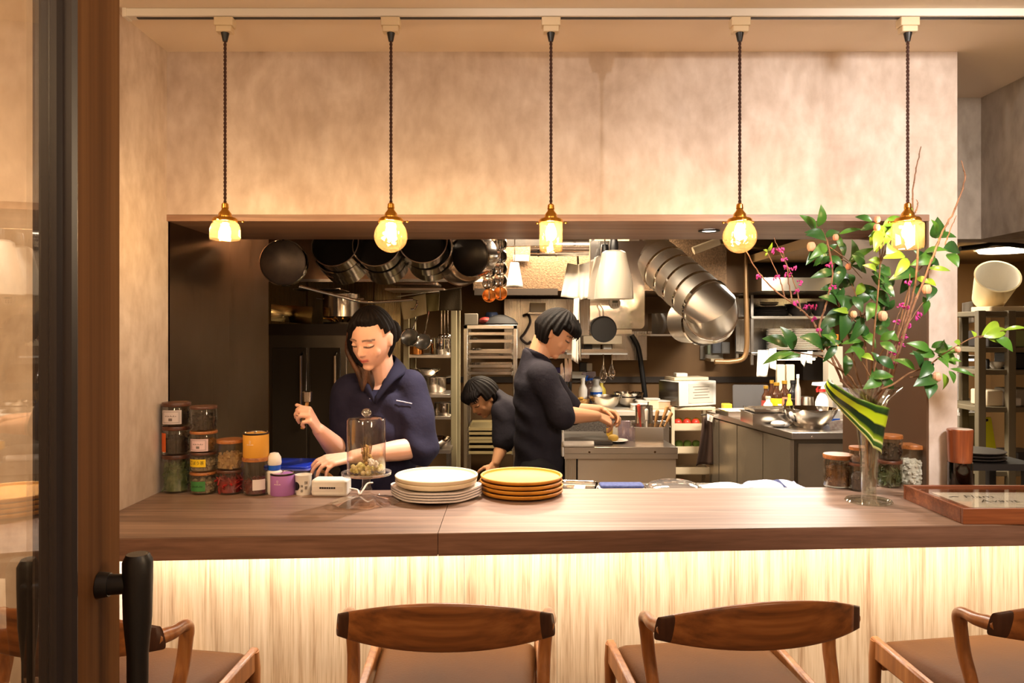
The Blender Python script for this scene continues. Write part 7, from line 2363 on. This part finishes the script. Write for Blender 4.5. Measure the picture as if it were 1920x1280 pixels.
# ------------------------------------------------------------------ the bending man behind him
YN = 4.62
Mb = head_matrix(P(905, 745, YN), (-.62, -.50, -.62), (-.25, -.1, 1), 1.0)
shR, elR, wrR = P(946, 772, 4.52), P(944, 828, 4.50), P(930, 866, 4.46)
g = G()
add_head(g, Mb)
g.capsule(Mb @ Vector((0, -.03, -.05)), P(946, 760, 4.66), .055, .065, 18)
loft(g, [(P(938, 760, 4.66), (.03, 0, -.05), (0, .09, 0)), (P(950, 765, 4.68), (.05, 0, -.08), (0, .15, 0)), (P(985, 780, 4.72), (.06, 0, -.10), (0, .15, 0)), (P(1020, 810, 4.76), (.07, 0, -.09), (0, .15, 0)), (P(1035, 850, 4.78), (.12, 0, -.03), (0, .16, 0))])
for q in (-1, 1):
    hp = P(1030, 850, 4.78) + Vector((0, .08 * q, 0))
    limb(g, [hp, Vector((hp.x - .02, hp.y, .42)), Vector((hp.x + .02, hp.y, .06))], [.09, .06, .042])
    g.capsule((hp.x + .02, hp.y, .045), (hp.x - .14, hp.y, .03), .042, .028)
limb(g, [shR, elR, elR + (wrR - elR) * .4, wrR], [.05, .042, .042, .028])
d = (wrR - elR).normalized()
add_hand(g, wrR + d * .012, d + Vector((-.1, 0, 0)), (.4, -.9, .1), (.3, .35, .3), 1, 1.0, .06)
bman = remeshed(g, 'person', .0045, SKIN, None, 2, tinter(Mb, (214, 158, 116), (170, 96, 78)))
tag(bman, 'man in dark clothes bending down in front of the tray rack', 'person')
def cover_b(d, p):
    front = sst(.030, .046, p.z - .15 * abs(p.x))
    side = sst(.42, .24, d.y) * sst(-.012, .006, p.z)
    back = sst(.05, -.25, d.y) * sst(-.078, -.055, p.z)
    return max(front, side, back)
def fringe_b(g):
    for k in range(15):
        u = k / 14 * 2 - 1
        a = Mb @ Vector((.055 * u, .060 * (1 - .4 * u * u), .115 - .02 * abs(u)))
        b = Mb @ Vector((.068 * u, .108 - .035 * u * u, .075))
        c = Mb @ Vector((.074 * u, .112 - .040 * u * u, .038 + .008 * math.sin(5 * k)))
        g.tube(spline([a, b, c], 6), [.013] * 7 + [.012, .011, .009, .006, .004, .002], 8, flat=.8)
hair_cap(Mb, bman, HAIR, cover_b, .026, extra=fringe_b)
g = G()
loft(g, [(P(936, 756, 4.66), (.03, 0, -.06), (0, .07, 0)), (P(942, 758, 4.66), (.05, 0, -.10), (0, .14, 0)), (P(953, 764, 4.67), (.07, 0, -.12), (0, .19, 0)), (P(985, 782, 4.72), (.08, 0, -.13), (0, .19, 0)), (P(1022, 810, 4.76), (.09, 0, -.11), (0, .18, 0)), (P(1038, 860, 4.78), (.16, 0, -.04), (0, .18, 0))])
limb(g, [P(950, 764, 4.6), shR, shR + (elR - shR) * .5, elR], [.08, .082, .078, .070], 18)
remeshed(g, 'dark_shirt', .010, DARKN, bman, 3, None, .005, 3)
g = G()
for q in (-1, 1):
    hp = P(1030, 850, 4.78) + Vector((0, .09 * q, 0))
    limb(g, [hp, Vector((hp.x - .02, hp.y, .44)), Vector((hp.x + .02, hp.y, .10))], [.12, .088, .07])
remeshed(g, 'trousers', .014, BLK, bman, 2)
